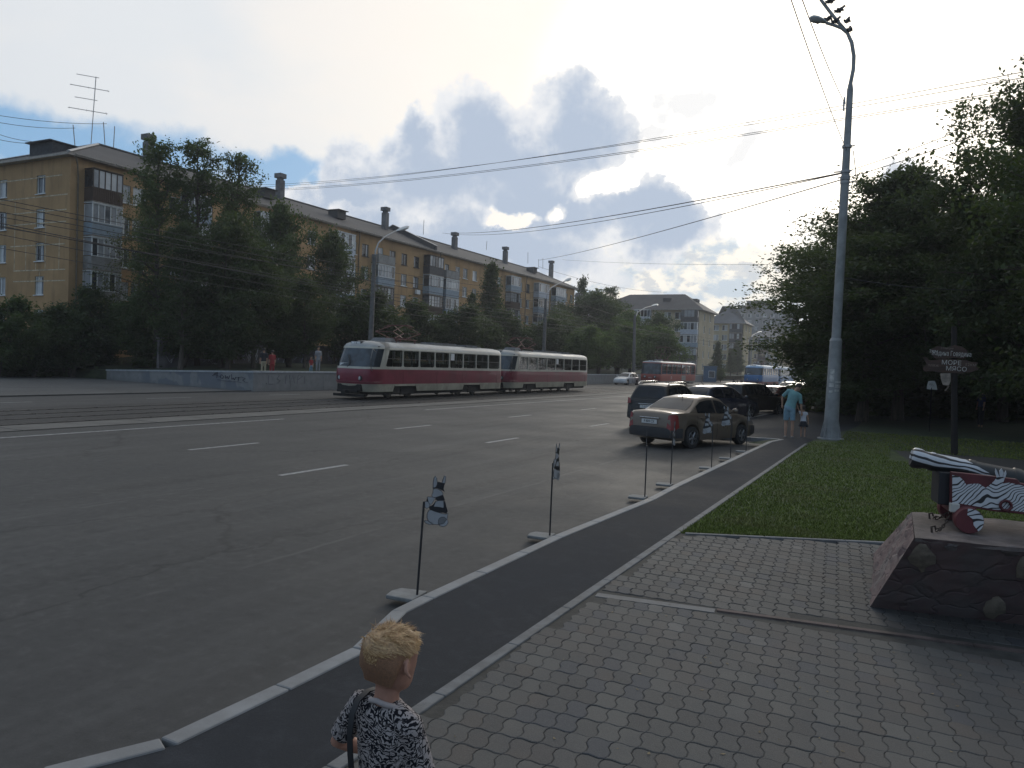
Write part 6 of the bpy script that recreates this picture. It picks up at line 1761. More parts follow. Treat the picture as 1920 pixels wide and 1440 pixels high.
WALK = dict(lean=(.12, .24), hip=(-.03, 0, 0), head_dir=(.55, .45, .75), yaw=R(-25), pitch=R(-25), sh_dir=(1, .1, -.42),
    arms={'L': ((-.62, .10, -.72), (.02, .18, -1)), 'R': ((.12, .08, -1), (.14, .16, -1))}, legs={'L': ((-.02, .10, -1), (.0, -.16, -1)), 'R': ((.05, -.02, -1), (.0, -.10, -1))}, hem=-.12)
person('man in turquoise shirt and light blue shorts leaning toward a small girl', (ad.x, ad.y, .118), R(4), 1.80, WALK, top=M_turq, bottom=M_ltblue, shoes=mat('grey trainers', (.22, .22, .22), .7), hairm=M_brownhair, leg_cover=.40, vox=.014, tufts=30, group=None)
gi = gnd(1505, 819, .12)
GIRL = dict(lean=(.03, -.03), arms={'L': ((-.42, .1, .82), (-.32, .0, .9)), 'R': ((.30, .0, -1), (.12, .2, -1))}, legs={'L': ((-.03, .12, -1), (0, -.12, -1)), 'R': ((.03, -.06, -1), (0, -.16, -1))}, hem=.0)
person('small girl in white top and dark skirt beside the man in turquoise', (gi.x, gi.y, .118), R(6), 1.02, GIRL, top=mat('white cotton', (.50, .50, .54), .85, var=.08), bottom=M_navy, shoes=mat('dark trainers', (.06, .06, .07), .6), hairm=M_brownhair, skirt=True, child=True, heads=5.6, vox=.010, sleeve=.2, hair_low=-.06, tufts=20)
# pedestrians above the parapet across the street
def ped(px, py_head, X, h, label, rz, top, bottom, hairm=M_brownhair, grp='pedestrians behind the parapet', **kw):
    p = atX(px, 690, X); z = hgt(X, p.y)
    q = atX(px, py_head, X); z = q.z-h
    return person(label, (X, p.y, z), rz, h, STAND, top=top, bottom=bottom, hairm=hairm, group=grp, vox=.03, leg_cover=.9, **kw)
ped(494, 653, -35.6, 1.72, 'pedestrian in a dark top and beige trousers left of the person in red', R(60), M_navy, M_beige)
ped(510, 657, -35.4, 1.66, 'pedestrian in a red top right beside the person in beige trousers', R(70), M_redcl, M_redcl)
ped(596, 650, -35.6, 1.76, 'pedestrian in pale grey clothes close to the front of the leading tram', R(-110), M_grey_cl, M_grey_cl)
ped(583, 668, -35.2, 1.20, 'child in a red top next to the pedestrian in pale grey', R(-110), M_redcl, M_ltblue, child=True, heads=5.8)
for i, (px, py, lb, tp) in enumerate(((1376, 711, 'leftmost of three dark figures standing near the blue tram', M_navy), (1383, 710, 'middle one of three dark figures standing near the blue tram', M_navy), (1391, 710, 'dark figure standing closest to the blue tram', M_navy))):
    p = atD(px, py, 125); person(lb, (p.x, p.y, p.z-1.72), R(40+70*i), 1.72, STAND, top=tp, bottom=M_navy, group='people waiting far down the street', vox=.04, leg_cover=.9, hairm=M_brownhair)
p = gnd(1584, 771, .12); person('dark clothed person walking on the pavement just right of the lamp post', (p.x, p.y, .1), R(10), 1.72, STAND, top=M_navy, bottom=M_navy, vox=.025, leg_cover=.9, hairm=M_brownhair)
p = atD(1842, 722, 34); person('person in dark blue standing in the deep shade of the park', (p.x, p.y, .1), R(120), 1.72, STAND, top=mat('dark blue cloth', (.02, .03, .09), .9), bottom=M_navy, vox=.025, leg_cover=.9, hairm=M_brownhair)

# ------------------------------------------------------------------ the boy in the foreground
M_boyskin = mat('boy skin', (.36, .19, .135), .5, var=.10, vscale=14, spec=.35, bump=.08, bscale=200)
M_blond = mat('blond hair', (.33, .20, .095), .45, var=.30, vscale=60)
M_fade = mat('short blond hair', (.26, .135, .075), .65, var=.15, vscale=140, bump=.6, bscale=420)
DB = 2.50
hc = atD(734, 1240, DB)
BZ = .118
hb = hc.z+.118-BZ
pose = dict(lean=(.02, -.02), head_dir=(.05, .10, 1), yaw=R(-3), pitch=R(-4), squash=.85, slim=.90, neck_w=1.14, neck_len=.066, sh_dir=(1, -.02, -.10),
    arms={'L': ((-.55, .05, -.83), (.50, .70, -.35)), 'R': ((.20, .18, -.95), (-.35, .72, -.45))}, legs={'L': ((-.04, .03, -1), (0, -.03, -1)), 'R': ((.04, .03, -1), (0, -.03, -1))}, hem=-.22, palm=(0, 0, 1))
# pattern of the shirt: black brush strokes and lettering-like squiggles on off-white
m = bpy.data.materials.new('patterned shirt'); m.use_nodes = True; t = NT(m.node_tree); bs = t.n['Principled BSDF']; co = t.coord('Object')
wv = t.noise(co, 9, 3, .5, out=1); cc = t.vmath('ADD', co, t.vmath('MULTIPLY', t.vmath('SUBTRACT', wv, (.5, .5, .5)), (.16, .16, .16)))
v1 = t.new('ShaderNodeTexVoronoi', feature='DISTANCE_TO_EDGE'); t.put(v1.inputs['Vector'], t.mapping(cc, (1, 1, .55))); v1.inputs['Scale'].default_value = 62
wa_ = t.new('ShaderNodeTexWave', wave_type='RINGS'); t.put(wa_.inputs['Vector'], cc); wa_.inputs['Scale'].default_value = 21; wa_.inputs['Distortion'].default_value = 11; wa_.inputs['Detail Scale'].default_value = 2.2; wa_.inputs['Detail'].default_value = 2
nb = t.noise(co, 19, 2, .4)
l1 = t.ramp(v1.outputs[0], .09, .06); l2 = t.ramp(wa_.outputs[1], .60, .70); blk = t.ramp(nb, .55, .58)
k = t.math('MAXIMUM', t.math('MULTIPLY', l1, t.ramp(nb, .53, .50)), t.math('MULTIPLY', l2, t.ramp(t.noise(co, 6, 2), .42, .48)))
k = t.math('MAXIMUM', k, t.math('MULTIPLY', blk, t.ramp(wa_.outputs[1], .30, .38)))
t.put(bs.inputs['Base Color'], t.mix(k, (.33, .295, .285), (.010, .010, .014))); bs.inputs['Roughness'].default_value = .88; bs.inputs['Specular IOR Level'].default_value = .2
bp_ = t.new('ShaderNodeBump'); bp_.inputs['Strength'].default_value = .5; bp_.inputs['Distance'].default_value = .012; t.put(bp_.inputs['Height'], t.noise(t.mapping(co, (1, 1, .6)), 11, 3, .5)); t.l.new(bp_.outputs[0], bs.inputs['Normal'])
BOY, JB, MhB = person('blond boy seen from behind in a black and off-white patterned shirt', (0, 0, 0), 0, hb, pose, top=m, bottom=mat('black shorts', (.02, .02, .022), .85), shoes=mat('boy trainers', (.25, .25, .26), .6), hairm=M_blond, skin=M_boyskin, child=True, heads=5.15, vox=.0050, sleeve=.40, hair_low=.0, leg_cover=.45)
face = R(-4)
hl = MhB.to_translation()
BOY.rotation_euler = (0, 0, face)
off = Matrix.Rotation(face, 3, 'Z') @ Vector((hl.x, hl.y, 0))
BOY.location = (hc.x-off.x, hc.y-off.y, BZ+.0)
for ch in list(BOY.children):
    if ch.name.startswith('hair'): bpy.data.objects.remove(ch)
# hair: close-cropped sides and back, longer tousled top built from strands
b = MB(); b.M = MhB
rings = []
k_ = 1.06
for z, w_, f, bk in ((-.075, .060, -.050, .062), (-.05, .067, -.035, .074), (-.02, .0735*k_, -.022, .0885*k_), (.02, .0775*k_, .01, .0975*k_), (.055, .0785*k_, .06, .1005*k_), (.075, .073*k_, .072, .0935*k_)):
    cy, hy = (f-bk)/2, (f+bk)/2; rings.append([(w_*math.cos(q), cy+hy*math.sin(q), z) for q in np.linspace(0, 2*math.pi, 28, endpoint=False)])
b.loft(rings, caps=False); hs = b.build('hair', M_fade, BOY, smooth=80)
b = MB(); b.M = MhB; rings = []
for z, w_, f, bk in ((.045, .0785*k_, .070, .0985*k_), (.066, .0775*k_, .084, .0985*k_), (.092, .069*k_, .078, .087*k_), (.113, .048*k_, .052, .062*k_), (.124, .020*k_, .022, .032*k_)):
    cy, hy = (f-bk)/2, (f+bk)/2; rings.append([((w_+.002)*math.cos(q), cy+(hy+.002)*math.sin(q), z) for q in np.linspace(0, 2*math.pi, 28, endpoint=False)])
b.loft(rings); ht_ = b.build('hair', M_blond, BOY, smooth=80)
b = MB(); b.M = MhB; rd = random.Random(77)
for i in range(7000):
    q = rd.uniform(0, 2*math.pi); se = rd.uniform(-.30, 1); e = math.asin(se)
    base_z = .046
    if se >= 0: p = Vector((.0795*k_*math.cos(q)*math.cos(e), -.010+.0930*k_*math.sin(q)*math.cos(e), base_z+.078*math.sin(e)))
    else:
        if math.sin(q) > .1: continue
        p = Vector((.0795*k_*math.cos(q)*(1+se*.10), -.010+.0915*k_*math.sin(q)*(1+se*.10), base_z+se*.11))
    n = Vector((p.x*1.1, (p.y+.01), (p.z-base_z)*1.2)).normalized()
    tuft = .5+.5*math.sin(q*5.0+e*7.0+math.sin(e*9)*1.5)
    whorl = Vector((-(p.y+.050), p.x, 0)); fw_ = Vector((.55, .60, 0))
    if se >= .02:
        d = (n*(.12+.38*tuft*rd.uniform(.4, 1.2))+fw_*.8*rd.uniform(.5, 1.2)+whorl*(3.5+3*math.sin(q*3))+Vector((rd.gauss(0, .16), rd.gauss(0, .16), rd.gauss(0, .10)-.12*(e < .5)))).normalized()
        l = rd.uniform(.018, .034)*(1.25 if e > .55 else .85)*(.55+.6*tuft)
    else:
        d = (n*.16+Vector((rd.gauss(0, .12), rd.gauss(0, .12), -1))).normalized(); l = rd.uniform(.006, .012)*(1+se*1.5)
        if rd.random() < -se*2.2: continue
    p1 = p+d*l*.5; p2 = p+(d-n*.30+Vector((0, 0, -.22))).normalized()*l
    sdv = d.cross(n).normalized()*rd.uniform(.0007, .0014)
    b.add([p-sdv, p+sdv, p1+sdv*.8, p1-sdv*.8, p2], [(0, 1, 2, 3), (3, 2, 4)])
m = bpy.data.materials.new('blond strands'); m.use_nodes = True; t = NT(m.node_tree); bs = t.n['Principled BSDF']
rn = t.new('ShaderNodeNewGeometry').outputs['Random Per Island']; t.put(bs.inputs['Base Color'], t.mix(rn, (.29, .155, .062), (.60, .40, .20))); bs.inputs['Roughness'].default_value = .42
b.build('hair_strands', m, ht_, smooth=180)
# black bag strap over the left shoulder, neckline ribbing
sh, el, wr, hj, kn, an, ft = JB['L']
nk = (JB['L'][0]+JB['R'][0])/2; Sb = hb/1.75
b = MB(); rows = []
P = [(-.36, .075, .25), (-.34, .05, .48), (-.335, -.01, .54), (-.33, -.075, .42), (-.32, -.112, .1), (-.30, -.130, -.4), (-.26, -.134, -1.0), (-.22, -.130, -1.7)]
W_ = JB['R'][0].x-JB['L'][0].x
for (u, y, z) in P:
    c_ = nk+Vector((u*W_, y*Sb*1.06, z*.16*Sb)); rows.append([c_+Vector((-.011, 0, 0)), c_+Vector((.011, 0, 0)), c_+Vector((.011, -.004, .001)), c_+Vector((-.011, -.004, .001))])
b.loft(rows); b.build('bag_strap', M_ink, BOY, smooth=60)
b = MB(); nkp = nk+Vector((0, .004, .064*Sb)); b.tube([nkp+Vector((math.cos(q)*.074*Sb, math.sin(q)*.066*Sb-.004, -.012*math.sin(q)-.010*abs(math.cos(q)))) for q in np.linspace(0, 2*math.pi, 25)], .013*Sb, 8, caps=False); b.build('collar', mat('off-white ribbing', (.34, .30, .29), .9), BOY, smooth=80)
# ================================================================== RABBIT SIGNS ON RODS
M_sign_w = mat('sign white paint', (.29, .295, .305), .55, var=.08); M_sign_b = mat('sign black paint', (.012, .012, .016), .5)
# outline traced in centimetres: x to the right of the rod, y above the top of the rod
def ellp(cx, cy, rx, ry, n=20, a0=0, a1=360, rot=0):
    o = []
    for i in range(n+1):
        a = R(a0+(a1-a0)*i/n); x, y = rx*math.cos(a), ry*math.sin(a); o.append((cx+x*math.cos(R(rot))-y*math.sin(R(rot)), cy+x*math.sin(R(rot))+y*math.cos(R(rot))))
    return o
def rabbit_sign(label, foot, toward, rod_h=.80, k=1.0, slab=True, slab_dir=None, lean=0.0):
    """foot: where the rod stands; toward: horizontal direction in which the figure hangs from its rod"""
    root = thing('rabbit_sign', label, 'sign', foot, math.atan2(toward[1], toward[0]), 'black and white rabbit signs along the kerb')
    b = MB(); b.tube([(0, 0, 0), (lean, 0, rod_h+.06)], .0105, 10); b.build('rod', M_black, root, smooth=60)
    u_ = .00516*k
    F = lambda x, y, t_: Vector((lean+.012+x*u_, t_, rod_h+y*u_))
    sh = {}
    white = [('ear', [(13, 33), (12.7, 44), (14, 52), (16.5, 56), (19, 51), (20, 43), (19, 36)]), ('ear', [(28, 42), (30, 49), (32.5, 56), (34.5, 55), (35, 48), (33, 40)]),
             ('face', [(13, 31), (14.5, 33), (20, 33), (28, 29), (31, 24), (30, 22), (24, 20), (17, 17.8), (12.5, 18.5), (11, 22), (13, 26)]),
             ('chest', [(3, 19), (10, 19), (17, 17), (14, 11), (10, 5), (6, 8)]),
             ('paw', [(-3, 10), (-.5, 11.5), (4, 11), (8, 7), (7, 1), (2, -1), (-1.5, 3)]),
             ('belly', [(18, 10), (22, 12), (32, 12), (33, 4), (32.5, -1), (25, 1), (15, 1.5)]),
             ('rump', [(7, -4), (4, -10), (4, -17), (7, -24), (14, -29), (24, -30), (34, -28), (40, -20), (41, -10), (38, -12), (28, -10), (18, -7), (11, -4)]),
             ('foot', [(-1, -23), (4, -22), (12, -26), (16, -29.5), (9, -29.5), (2, -26.5)]),
             ('tail', [(24, -27), (25, -20), (29, -17), (34, -17), (37, -20), (41, -22), (42, -27), (39, -32), (33, -34), (27, -32)])]
    for nm, poly in white:
        b = MB(); b.prism(poly, -.0022, .0022, F); o = b.build(nm, M_sign_w, root)
        ln = MB(); P = [F(x, y, 0) for x, y in poly]; ln.tube(P+[P[0]], .0031, 5, caps=False); ln.build('outline', M_sign_b, o)
    for nm, poly in (('hat', [(11, 36), (15, 35.5), (18, 37), (21, 45.5), (33.5, 42.5), (31.5, 33), (34, 27.5), (28, 30.5), (20, 34), (12, 34.5)]),
                     ('collar', [(18, 17.5), (24, 19.5), (31, 22.5), (35, 12), (30, 12.5), (21, 12.5), (17.5, 14)]),
                     ('waistcoat', [(18, 13), (16, 8), (12.5, 4.5), (8, 3), (7, -1), (9, -3.5), (14, -5), (24, -9), (32, -9), (38, -11), (40.5, -7), (37.5, 2), (35, 11), (32.8, 11), (33, 2), (32.5, -1), (22, 1.5), (15, 2), (17.5, 8)]),
                     ('rod_tip', [(2, 11), (2, 15.5), (4.5, 15.5), (4.5, 11)])):
        b = MB(); b.prism(poly, -.0034, .0034, F); b.build(nm, M_sign_b, root)
    if slab:
        sdv = slab_dir or (-1, 0)
        a = math.atan2(sdv[1], sdv[0])-math.atan2(toward[1], toward[0])
        b = MB(); d = Vector((math.cos(a), math.sin(a), 0)); n = Vector((-d.y, d.x, 0)); z0, z1 = -foot[2]+.05, .002
        P = [(-.03, -.15), (.23, -.13), (.27, -.02), (.25, .13), (-.03, .15)]
        b.prism(P, z0, z1, lambda x, y, t_: d*x+n*y+Vector((0, 0, t_))); b.build('base_slab', mat('concrete slab', (.18, .18, .176), .85, var=.2, vscale=6, bump=.3), root, bevel=.01)
    return root
view = lambda p: Vector((p[0], p[1], 0)).normalized()
for i, (px, py, ph, ang, rod, k, lb) in enumerate((
        (790, 1117, 0, 12, .785, 1.0, 'nearest rabbit sign in top hat and waistcoat, its flat side toward the camera'),
        (1037, 1005, 0, 66, .84, 1.0, 'second nearest rabbit sign, turned half away on its rod'),
        (1214, 932, 0, 93, .78, 1.0, 'rabbit sign seen edge on just below the rear bumper of the sedan'),
        (1262, 908, 0, 78, .86, 1.0, 'narrow turned rabbit sign before the rear wheel of the sedan'),
        (1338, 877, 0, 205, .90, 1.0, 'rabbit sign in front of the front door of the sedan'),
        (1373, 859, 0, 195, .95, 1.05, 'rabbit sign in front of the wing mirror of the sedan'),
        (1402, 846, 0, 75, .95, 1.0, 'farthest rabbit sign in front of the front wheel of the sedan'))):
    z = .085; g = gnd(px, py, z); g.x -= .045
    v = view(g); rt = Vector((v.y, -v.x, 0)); a = R(ang)
    d = rt*math.cos(a)+v*math.sin(a)
    rabbit_sign(lb, g, (d.x, d.y), rod, k, True, (-1, -.12), lean=.035 if i == 0 else .012)

# ================================================================== CANNON ON ITS PEDESTAL
PZ = .118
n0 = gnd(1628, 1137, PZ); f0 = gnd(1640, 1040, PZ)
ux = Vector((1, .16, 0)).normalized(); uy = Vector((-.16, 1, 0)).normalized()     # along / across the pedestal
top_z = PZ+.80
tn = atY(1722, 1008, n0.y+.10); 
PL, PWd = 3.3, 1.55
# corner of the top slab as the photograph shows it
def on_plane(px, py, z): return gnd(px, py, z)
ta = on_plane(1714, 1009, top_z); tb_ = on_plane(1709, 960, top_z)
PD = thing('pedestal', 'sloping stone clad pedestal with pale patches carrying the painted cannon', 'pedestal', (n0.x, n0.y, PZ))
MPD = Matrix.Translation(-PD.location)
b = MB(); b.M = MPD
A0, B0 = n0, f0+uy*.15
C0, D0 = B0+ux*PL, A0+ux*PL
A1, B1_ = ta, tb_
C1, D1 = B1_+ux*(PL-.75), A1+ux*(PL-.75)
for p_ in (A0, B0, C0, D0): p_.z = PZ-.03
for p_ in (A1, B1_, C1, D1): p_.z = top_z
def bil(P, u, v): return P[0].lerp(P[1], u).lerp(P[3].lerp(P[2], u), v)
rngp = np.random.default_rng(3)
def rough_face(P, nu, nv, amp, mat_i):
    N = (P[1]-P[0]).cross(P[3]-P[0]).normalized()
    V = []
    for i in range(nu+1):
        for j in range(nv+1):
            q = bil(P, i/nu, j/nv); e = 0 if i in (0, nu) or j in (0, nv) else 1
            V.append(q+N*amp*float(rngp.normal())*e)
    b.add(V, [(i*(nv+1)+j, (i+1)*(nv+1)+j, (i+1)*(nv+1)+j+1, i*(nv+1)+j+1) for i in range(nu) for j in range(nv)], mat_i)
rough_face([A0, D0, D1, A1], 60, 20, .0075, 0)
rough_face([B0, A0, A1, B1_], 24, 18, .010, 0)
rough_face([D0, C0, C1, D1], 6, 4, .004, 0); rough_face([C0, B0, B1_, C1], 20, 6, .004, 0)
m = bpy.data.materials.new('pedestal stone'); m.use_nodes = True; t = NT(m.node_tree); bs = t.n['Principled BSDF']; co = t.coord('Object')
wob = t.vmath('ADD', co, t.vmath('MULTIPLY', t.noise(co, 3, 3, out=1), (.25, .25, .25)))
vo = t.new('ShaderNodeTexVoronoi'); t.put(vo.inputs['Vector'], t.mapping(wob, (1, 1, 1.5))); vo.inputs['Scale'].default_value = 2.3
ve = t.new('ShaderNodeTexVoronoi', feature='DISTANCE_TO_EDGE'); t.put(ve.inputs['Vector'], t.mapping(wob, (1, 1, 1.5))); ve.inputs['Scale'].default_value = 2.3
cl = t.sep(vo.outputs['Color'])[0]
nz = t.noise(co, 7, 6, .65); nb_ = t.noise(co, 2.2, 4)
c = t.mix(cl, (.115, .076, .078), (.150, .103, .100)); c = t.mix(t.ramp(nb_, .45, .65), c, (.130, .108, .105))
c = t.mix(t.math('MULTIPLY', t.ramp(nz, .5, .75), .5), c, (.17, .125, .11))
c = t.mix(t.math('MULTIPLY', t.ramp(ve.outputs[0], .014, .0), .4), c, (.06, .055, .056))
t.put(bs.inputs['Base Color'], c); bs.inputs['Roughness'].default_value = .88
bp_ = t.new('ShaderNodeBump'); bp_.inputs['Strength'].default_value = .6; bp_.inputs['Distance'].default_value = .012; t.put(bp_.inputs['Height'], t.math('ADD', nz, t.ramp(ve.outputs[0], 0, .05))); t.l.new(bp_.outputs[0], bs.inputs['Normal'])
b.build('plinth', m, PD, smooth=35)
# top slab, slightly irregular, of sawn stone
b = MB(); b.M = MPD
nu = 26; V = []
for i in range(nu+1):
    for j, (P_, Q_) in enumerate(((A1, D1), (B1_, C1))):
        q = P_.lerp(Q_, i/nu)+Vector((0, 0, .003))+uy*(.012 if j == 0 else -.012)+Vector((rngp.normal()*.008, rngp.normal()*.011, rngp.normal()*.004)); 
        if i == 0: q += ux*.010
        V.append(q)
b.add(V+[v-Vector((0, 0, .03)) for v in V], [(2*i, 2*i+2, 2*i+3, 2*i+1) for i in range(nu)]+[(2*(nu+1)+2*i, 2*(nu+1)+2*i+1, 2*(nu+1)+2*i+3, 2*(nu+1)+2*i+2) for i in range(nu)]+
      [(2*i, 2*(nu+1)+2*i, 2*(nu+1)+2*i+2, 2*i+2) for i in range(nu)]+[(2*i+1, 2*i+3, 2*(nu+1)+2*i+3, 2*(nu+1)+2*i+1) for i in range(nu)]+[(0, 1, 2*(nu+1)+1, 2*(nu+1)), (2*nu, 4*nu+2, 4*nu+3, 2*nu+1)])
b.build('top_slab', mat('worn slab', (.105, .085, .078), .92, var=.45, vscale=4, bump=.9, bscale=22, detail=8), PD)
def patch(px, py, pts, mname, c_):
    """pale stone patches set in the street-side face"""
    Nf = (D0-A0).cross(A1-A0).normalized(); 
    if Nf.dot(CAM-A0) < 0: Nf = -Nf
    V = []
    for x, y in pts:
        d = ray(x, y); q = CAM+d*((A0-CAM).dot(Nf)/d.dot(Nf)); V.append(q+Nf*.006)
    ctr = sum(V, Vector())/len(V); n = len(V)
    V2 = [ctr.lerp(v, .93)+Nf*.006 for v in V]; V0 = [v-Nf*.03 for v in V]
    b = MB(); b.M = MPD; b.add(V0+V+V2, [(i, (i+1) % n, n+(i+1) % n, n+i) for i in range(n)]+[(n+i, n+(i+1) % n, 2*n+(i+1) % n, 2*n+i) for i in range(n)]+[tuple(range(2*n, 3*n))]); b.build('stone_patch', mat(mname, c_, .9, var=.3, vscale=9, bump=.6, bscale=40), PD, smooth=60)
patch(0, 0, [(1701, 1045), (1712, 1032), (1724, 1019), (1736, 1020), (1745, 1032), (1755, 1044), (1754, 1056), (1742, 1060), (1735, 1064), (1733, 1071), (1727, 1073), (1721, 1063), (1706, 1054)], 'sand stone patch', (.19, .160, .125))
patch(0, 0, [(1842, 1143), (1850, 1128), (1862, 1119), (1874, 1120), (1886, 1130), (1885, 1148), (1872, 1152), (1862, 1160), (1848, 1156)], 'sand stone patch', (.19, .160, .125))
patch(0, 0, [(1905, 1062), (1914, 1046), (1926, 1040), (1940, 1060), (1935, 1086), (1905, 1082)], 'sand stone patch', (.19, .160, .125))
patch(0, 0, [(1770, 1024), (1782, 1020), (1795, 1023), (1793, 1030), (1777, 1031)], 'grey stone patch', (.135, .115, .11))
patch(0, 0, [(1876, 1033), (1892, 1028), (1910, 1030), (1912, 1040), (1890, 1043)], 'grey stone patch', (.135, .115, .11))
# cannon: local frame at the front axle; muzzle towards -x
def zebra(name, scale, dist, axis_rot, split=None, black=(.010, .010, .013), width=.36):
    m = bpy.data.materials.new(name); m.use_nodes = True; t = NT(m.node_tree); bs = t.n['Principled BSDF']; co = t.coord('Object')
    wv = t.new('ShaderNodeTexWave', bands_direction='Z'); t.put(wv.inputs['Vector'], t.mapping(t.vmath('ADD', co, t.vmath('MULTIPLY', t.vmath('SUBTRACT', t.noise(co, 3.2, 2, .4, out=1), (.5, .5, .5)), (dist, dist, dist))), rot=axis_rot))
    wv.inputs['Scale'].default_value = scale; wv.inputs['Distortion'].default_value = .4; wv.inputs['Detail'].default_value = 0
    k = t.ramp(wv.outputs[1], width, width-.10)
    c = t.mix(k, (.50, .51, .53), black)
    if split is not None:
        x, y, z = t.sep(co); edge = t.math('ADD', z, t.math('MULTIPLY', t.math('SINE', t.math('MULTIPLY', x, 9.0)), .014))
        m1 = t.ramp(edge, split, split-.006)
        m2 = t.ramp(t.math('MULTIPLY_ADD', z, -1.6, x), .60, .61)
        c = t.mix(t.math('MAXIMUM', m1, m2), c, (.016, .017, .018))
    c = t.mix(t.math('MULTIPLY', t.ramp(t.noise(co, 14, 5, .7), .55, .75), .25), c, (.12, .10, .10))
    t.put(bs.inputs['Base Color'], c); bs.inputs['Roughness'].default_value = .48; return m
cy0 = (A1+B1_)/2
CN = thing('cannon', 'old cannon painted with black and white stripes on a dark red carriage', 'cannon', (0, 0, 0))
ppc = lambda px, py: atY(px, py, YC_)
YC_ = cy0.y+.02+.16*.4
mz = atY(1707, 858, YC_); br = atY(1925, 905, YC_+.16*1.0)
CN.location = (mz.x, mz.y, top_z+.004); CN.rotation_euler = (0, 0, math.atan2(ux.y, ux.x))
CI = (Matrix.Translation(CN.location) @ Matrix.Rotation(CN.rotation_euler.z, 4, 'Z')).inverted()
def loc2(px, py, dy=0.0):
    """photo point on the cannon's own middle plane (local y = dy)"""
    nrm = uy; d = ray(px, py); P0 = CN.location+uy*dy; q = CAM+d*((P0-CAM).dot(nrm)/d.dot(nrm)); return CI @ q
m0, m1_ = loc2(1709, 857), loc2(1918, 903)
axv = (m1_-m0).normalized(); BLn = 1.62
Mb = Matrix.Translation(m0) @ axv.to_track_quat('Z', 'Y').to_matrix().to_4x4()
rB = (loc2(1709, 838)-loc2(1709, 876)).length/2
b = MB()
b.lathe([(.030, .10), (.034, .0), (rB*.80, -.004), (rB*.98, .012), (rB*1.02, .035), (rB*.98, .07), (rB*.86, .10), (rB*.84, .14), (rB*.92, .15), (rB*.92, .175), (rB*.85, .185), (rB*.93, .44), (rB*1.03, .45), (rB*1.03, .49), (rB*.95, .50), (rB*1.02, .78), (rB*1.13, .79), (rB*1.13, .84), (rB*1.04, .85), (rB*1.15, 1.30), (rB*1.24, 1.31), (rB*1.24, 1.37), (rB*1.1, 1.40), (rB*.6, 1.47), (rB*.3, 1.50), (rB*.3, 1.54), (rB*.45, 1.58), (rB*.4, 1.64), (rB*.1, 1.67)], 36, 0, Mb, caps=False)
mzm = zebra('striped barrel paint', 7.0, .13, (0, R(-13), 0))
# lower half of the barrel is black with a wavy edge: split along the bore line
t = NT(mzm.node_tree); bs = t.n['Principled BSDF']; co = t.coord('Object'); x, y, z = t.sep(co)
lvl = t.math('SUBTRACT', z, t.math('MULTIPLY_ADD', t.math('SUBTRACT', x, m0.x), axv.z/axv.x, m0.z))
edge = t.math('ADD', lvl, t.math('MULTIPLY', t.math('SINE', t.math('MULTIPLY', x, 11.0)), .016))
k = t.math('MAXIMUM', t.ramp(edge, -.012, -.018), t.ramp(t.math('SUBTRACT', t.math('SUBTRACT', x, m0.x), t.math('MULTIPLY', lvl, -2.5)), .62, .63))
old = bs.inputs['Base Color'].links[0].from_socket
t.put(bs.inputs['Base Color'], t.mix(k, old, (.016, .017, .018)))
b.build('barrel', mzm, CN, smooth=40)
M_cred = mat('dark red carriage paint', (.085, .014, .018), .55, var=.25, vscale=4)
mzc = zebra('striped carriage paint', 9.5, .42, (0, R(38), 0), width=.25)
# carriage cheeks (photo outline) on both sides
def L2(px, py): q = loc2(px, py, -.20); return (q.x, q.z)
outline_c = [L2(*p_) for p_ in ((1782, 884), (1868, 893), (1906, 898), (1911, 905), (1946, 911), (1990, 930), (1990, 975), (1905, 962), (1862, 958), (1790, 946), (1781, 944))]
for s_ in (-1, 1):
    b = MB(); b.prism(outline_c, s_*.20-.03, s_*.20+.03, lambda x, z, t_: Vector((x, t_, z))); ck = b.build('cheek', M_cred, CN, bevel=.006)
    # painted white striped figure on the outer face
    fig = [L2(*p_) for p_ in ((1784, 890), (1796, 892), (1804, 899), (1810, 908), (1822, 906), (1834, 906), (1846, 914), (1852, 910), (1862, 901), (1867, 894), (1876, 893), (1882, 894), (1878, 906), (1890, 904), (1908, 908), (1990, 924), (1990, 968), (1905, 957), (1862, 954), (1800, 943), (1784, 942))]
    b = MB(); b.prism(fig, s_*.232-.003, s_*.232+.003, lambda x, z, t_: Vector((x, t_, z))); pa = b.build('painted_figure', mzc, ck)
for pts in ([(1866, 894), (1863, 884), (1864, 877), (1867, 883), (1871, 893)], [(1872, 893), (1871, 882), (1875, 877), (1879, 885), (1877, 893)], [(1878, 893), (1880, 886), (1883, 881), (1884, 887), (1882, 894)]):
    b = MB(); P_ = [L2(*p_) for p_ in pts]; b.prism(P_, -.245, -.236, lambda x, z, t_: Vector((x, t_, z))); b.build('painted_ear', mat('ear white paint', (.45, .46, .48), .6), CN)
fb = loc2(1781, 905); b = MB(); b.box((fb.x-.055, 0, (loc2(1774, 888).z+loc2(1774, 937).z)/2), (.12, .30, loc2(1774, 888).z-loc2(1774, 937).z+.05)); b.build('front_transom', M_sign_b, CN, bevel=.006)
ab = loc2(1797, 948); b = MB(); b.box((ab.x, 0, ab.z-.01), (.16, .50, .09)); b.build('axle', M_cred, CN, bevel=.006)
b = MB(); b.box((loc2(1777, 943).x, -.24, loc2(1777, 943).z), (.07, .07, .075)); b.build('axle_end', mat('pale stone paint', (.40, .39, .36), .7, var=.2), CN, bevel=.008)
wc_ = loc2(1815, 976, -.30); wr_ = wc_.z*1.06; wc_.z = wr_
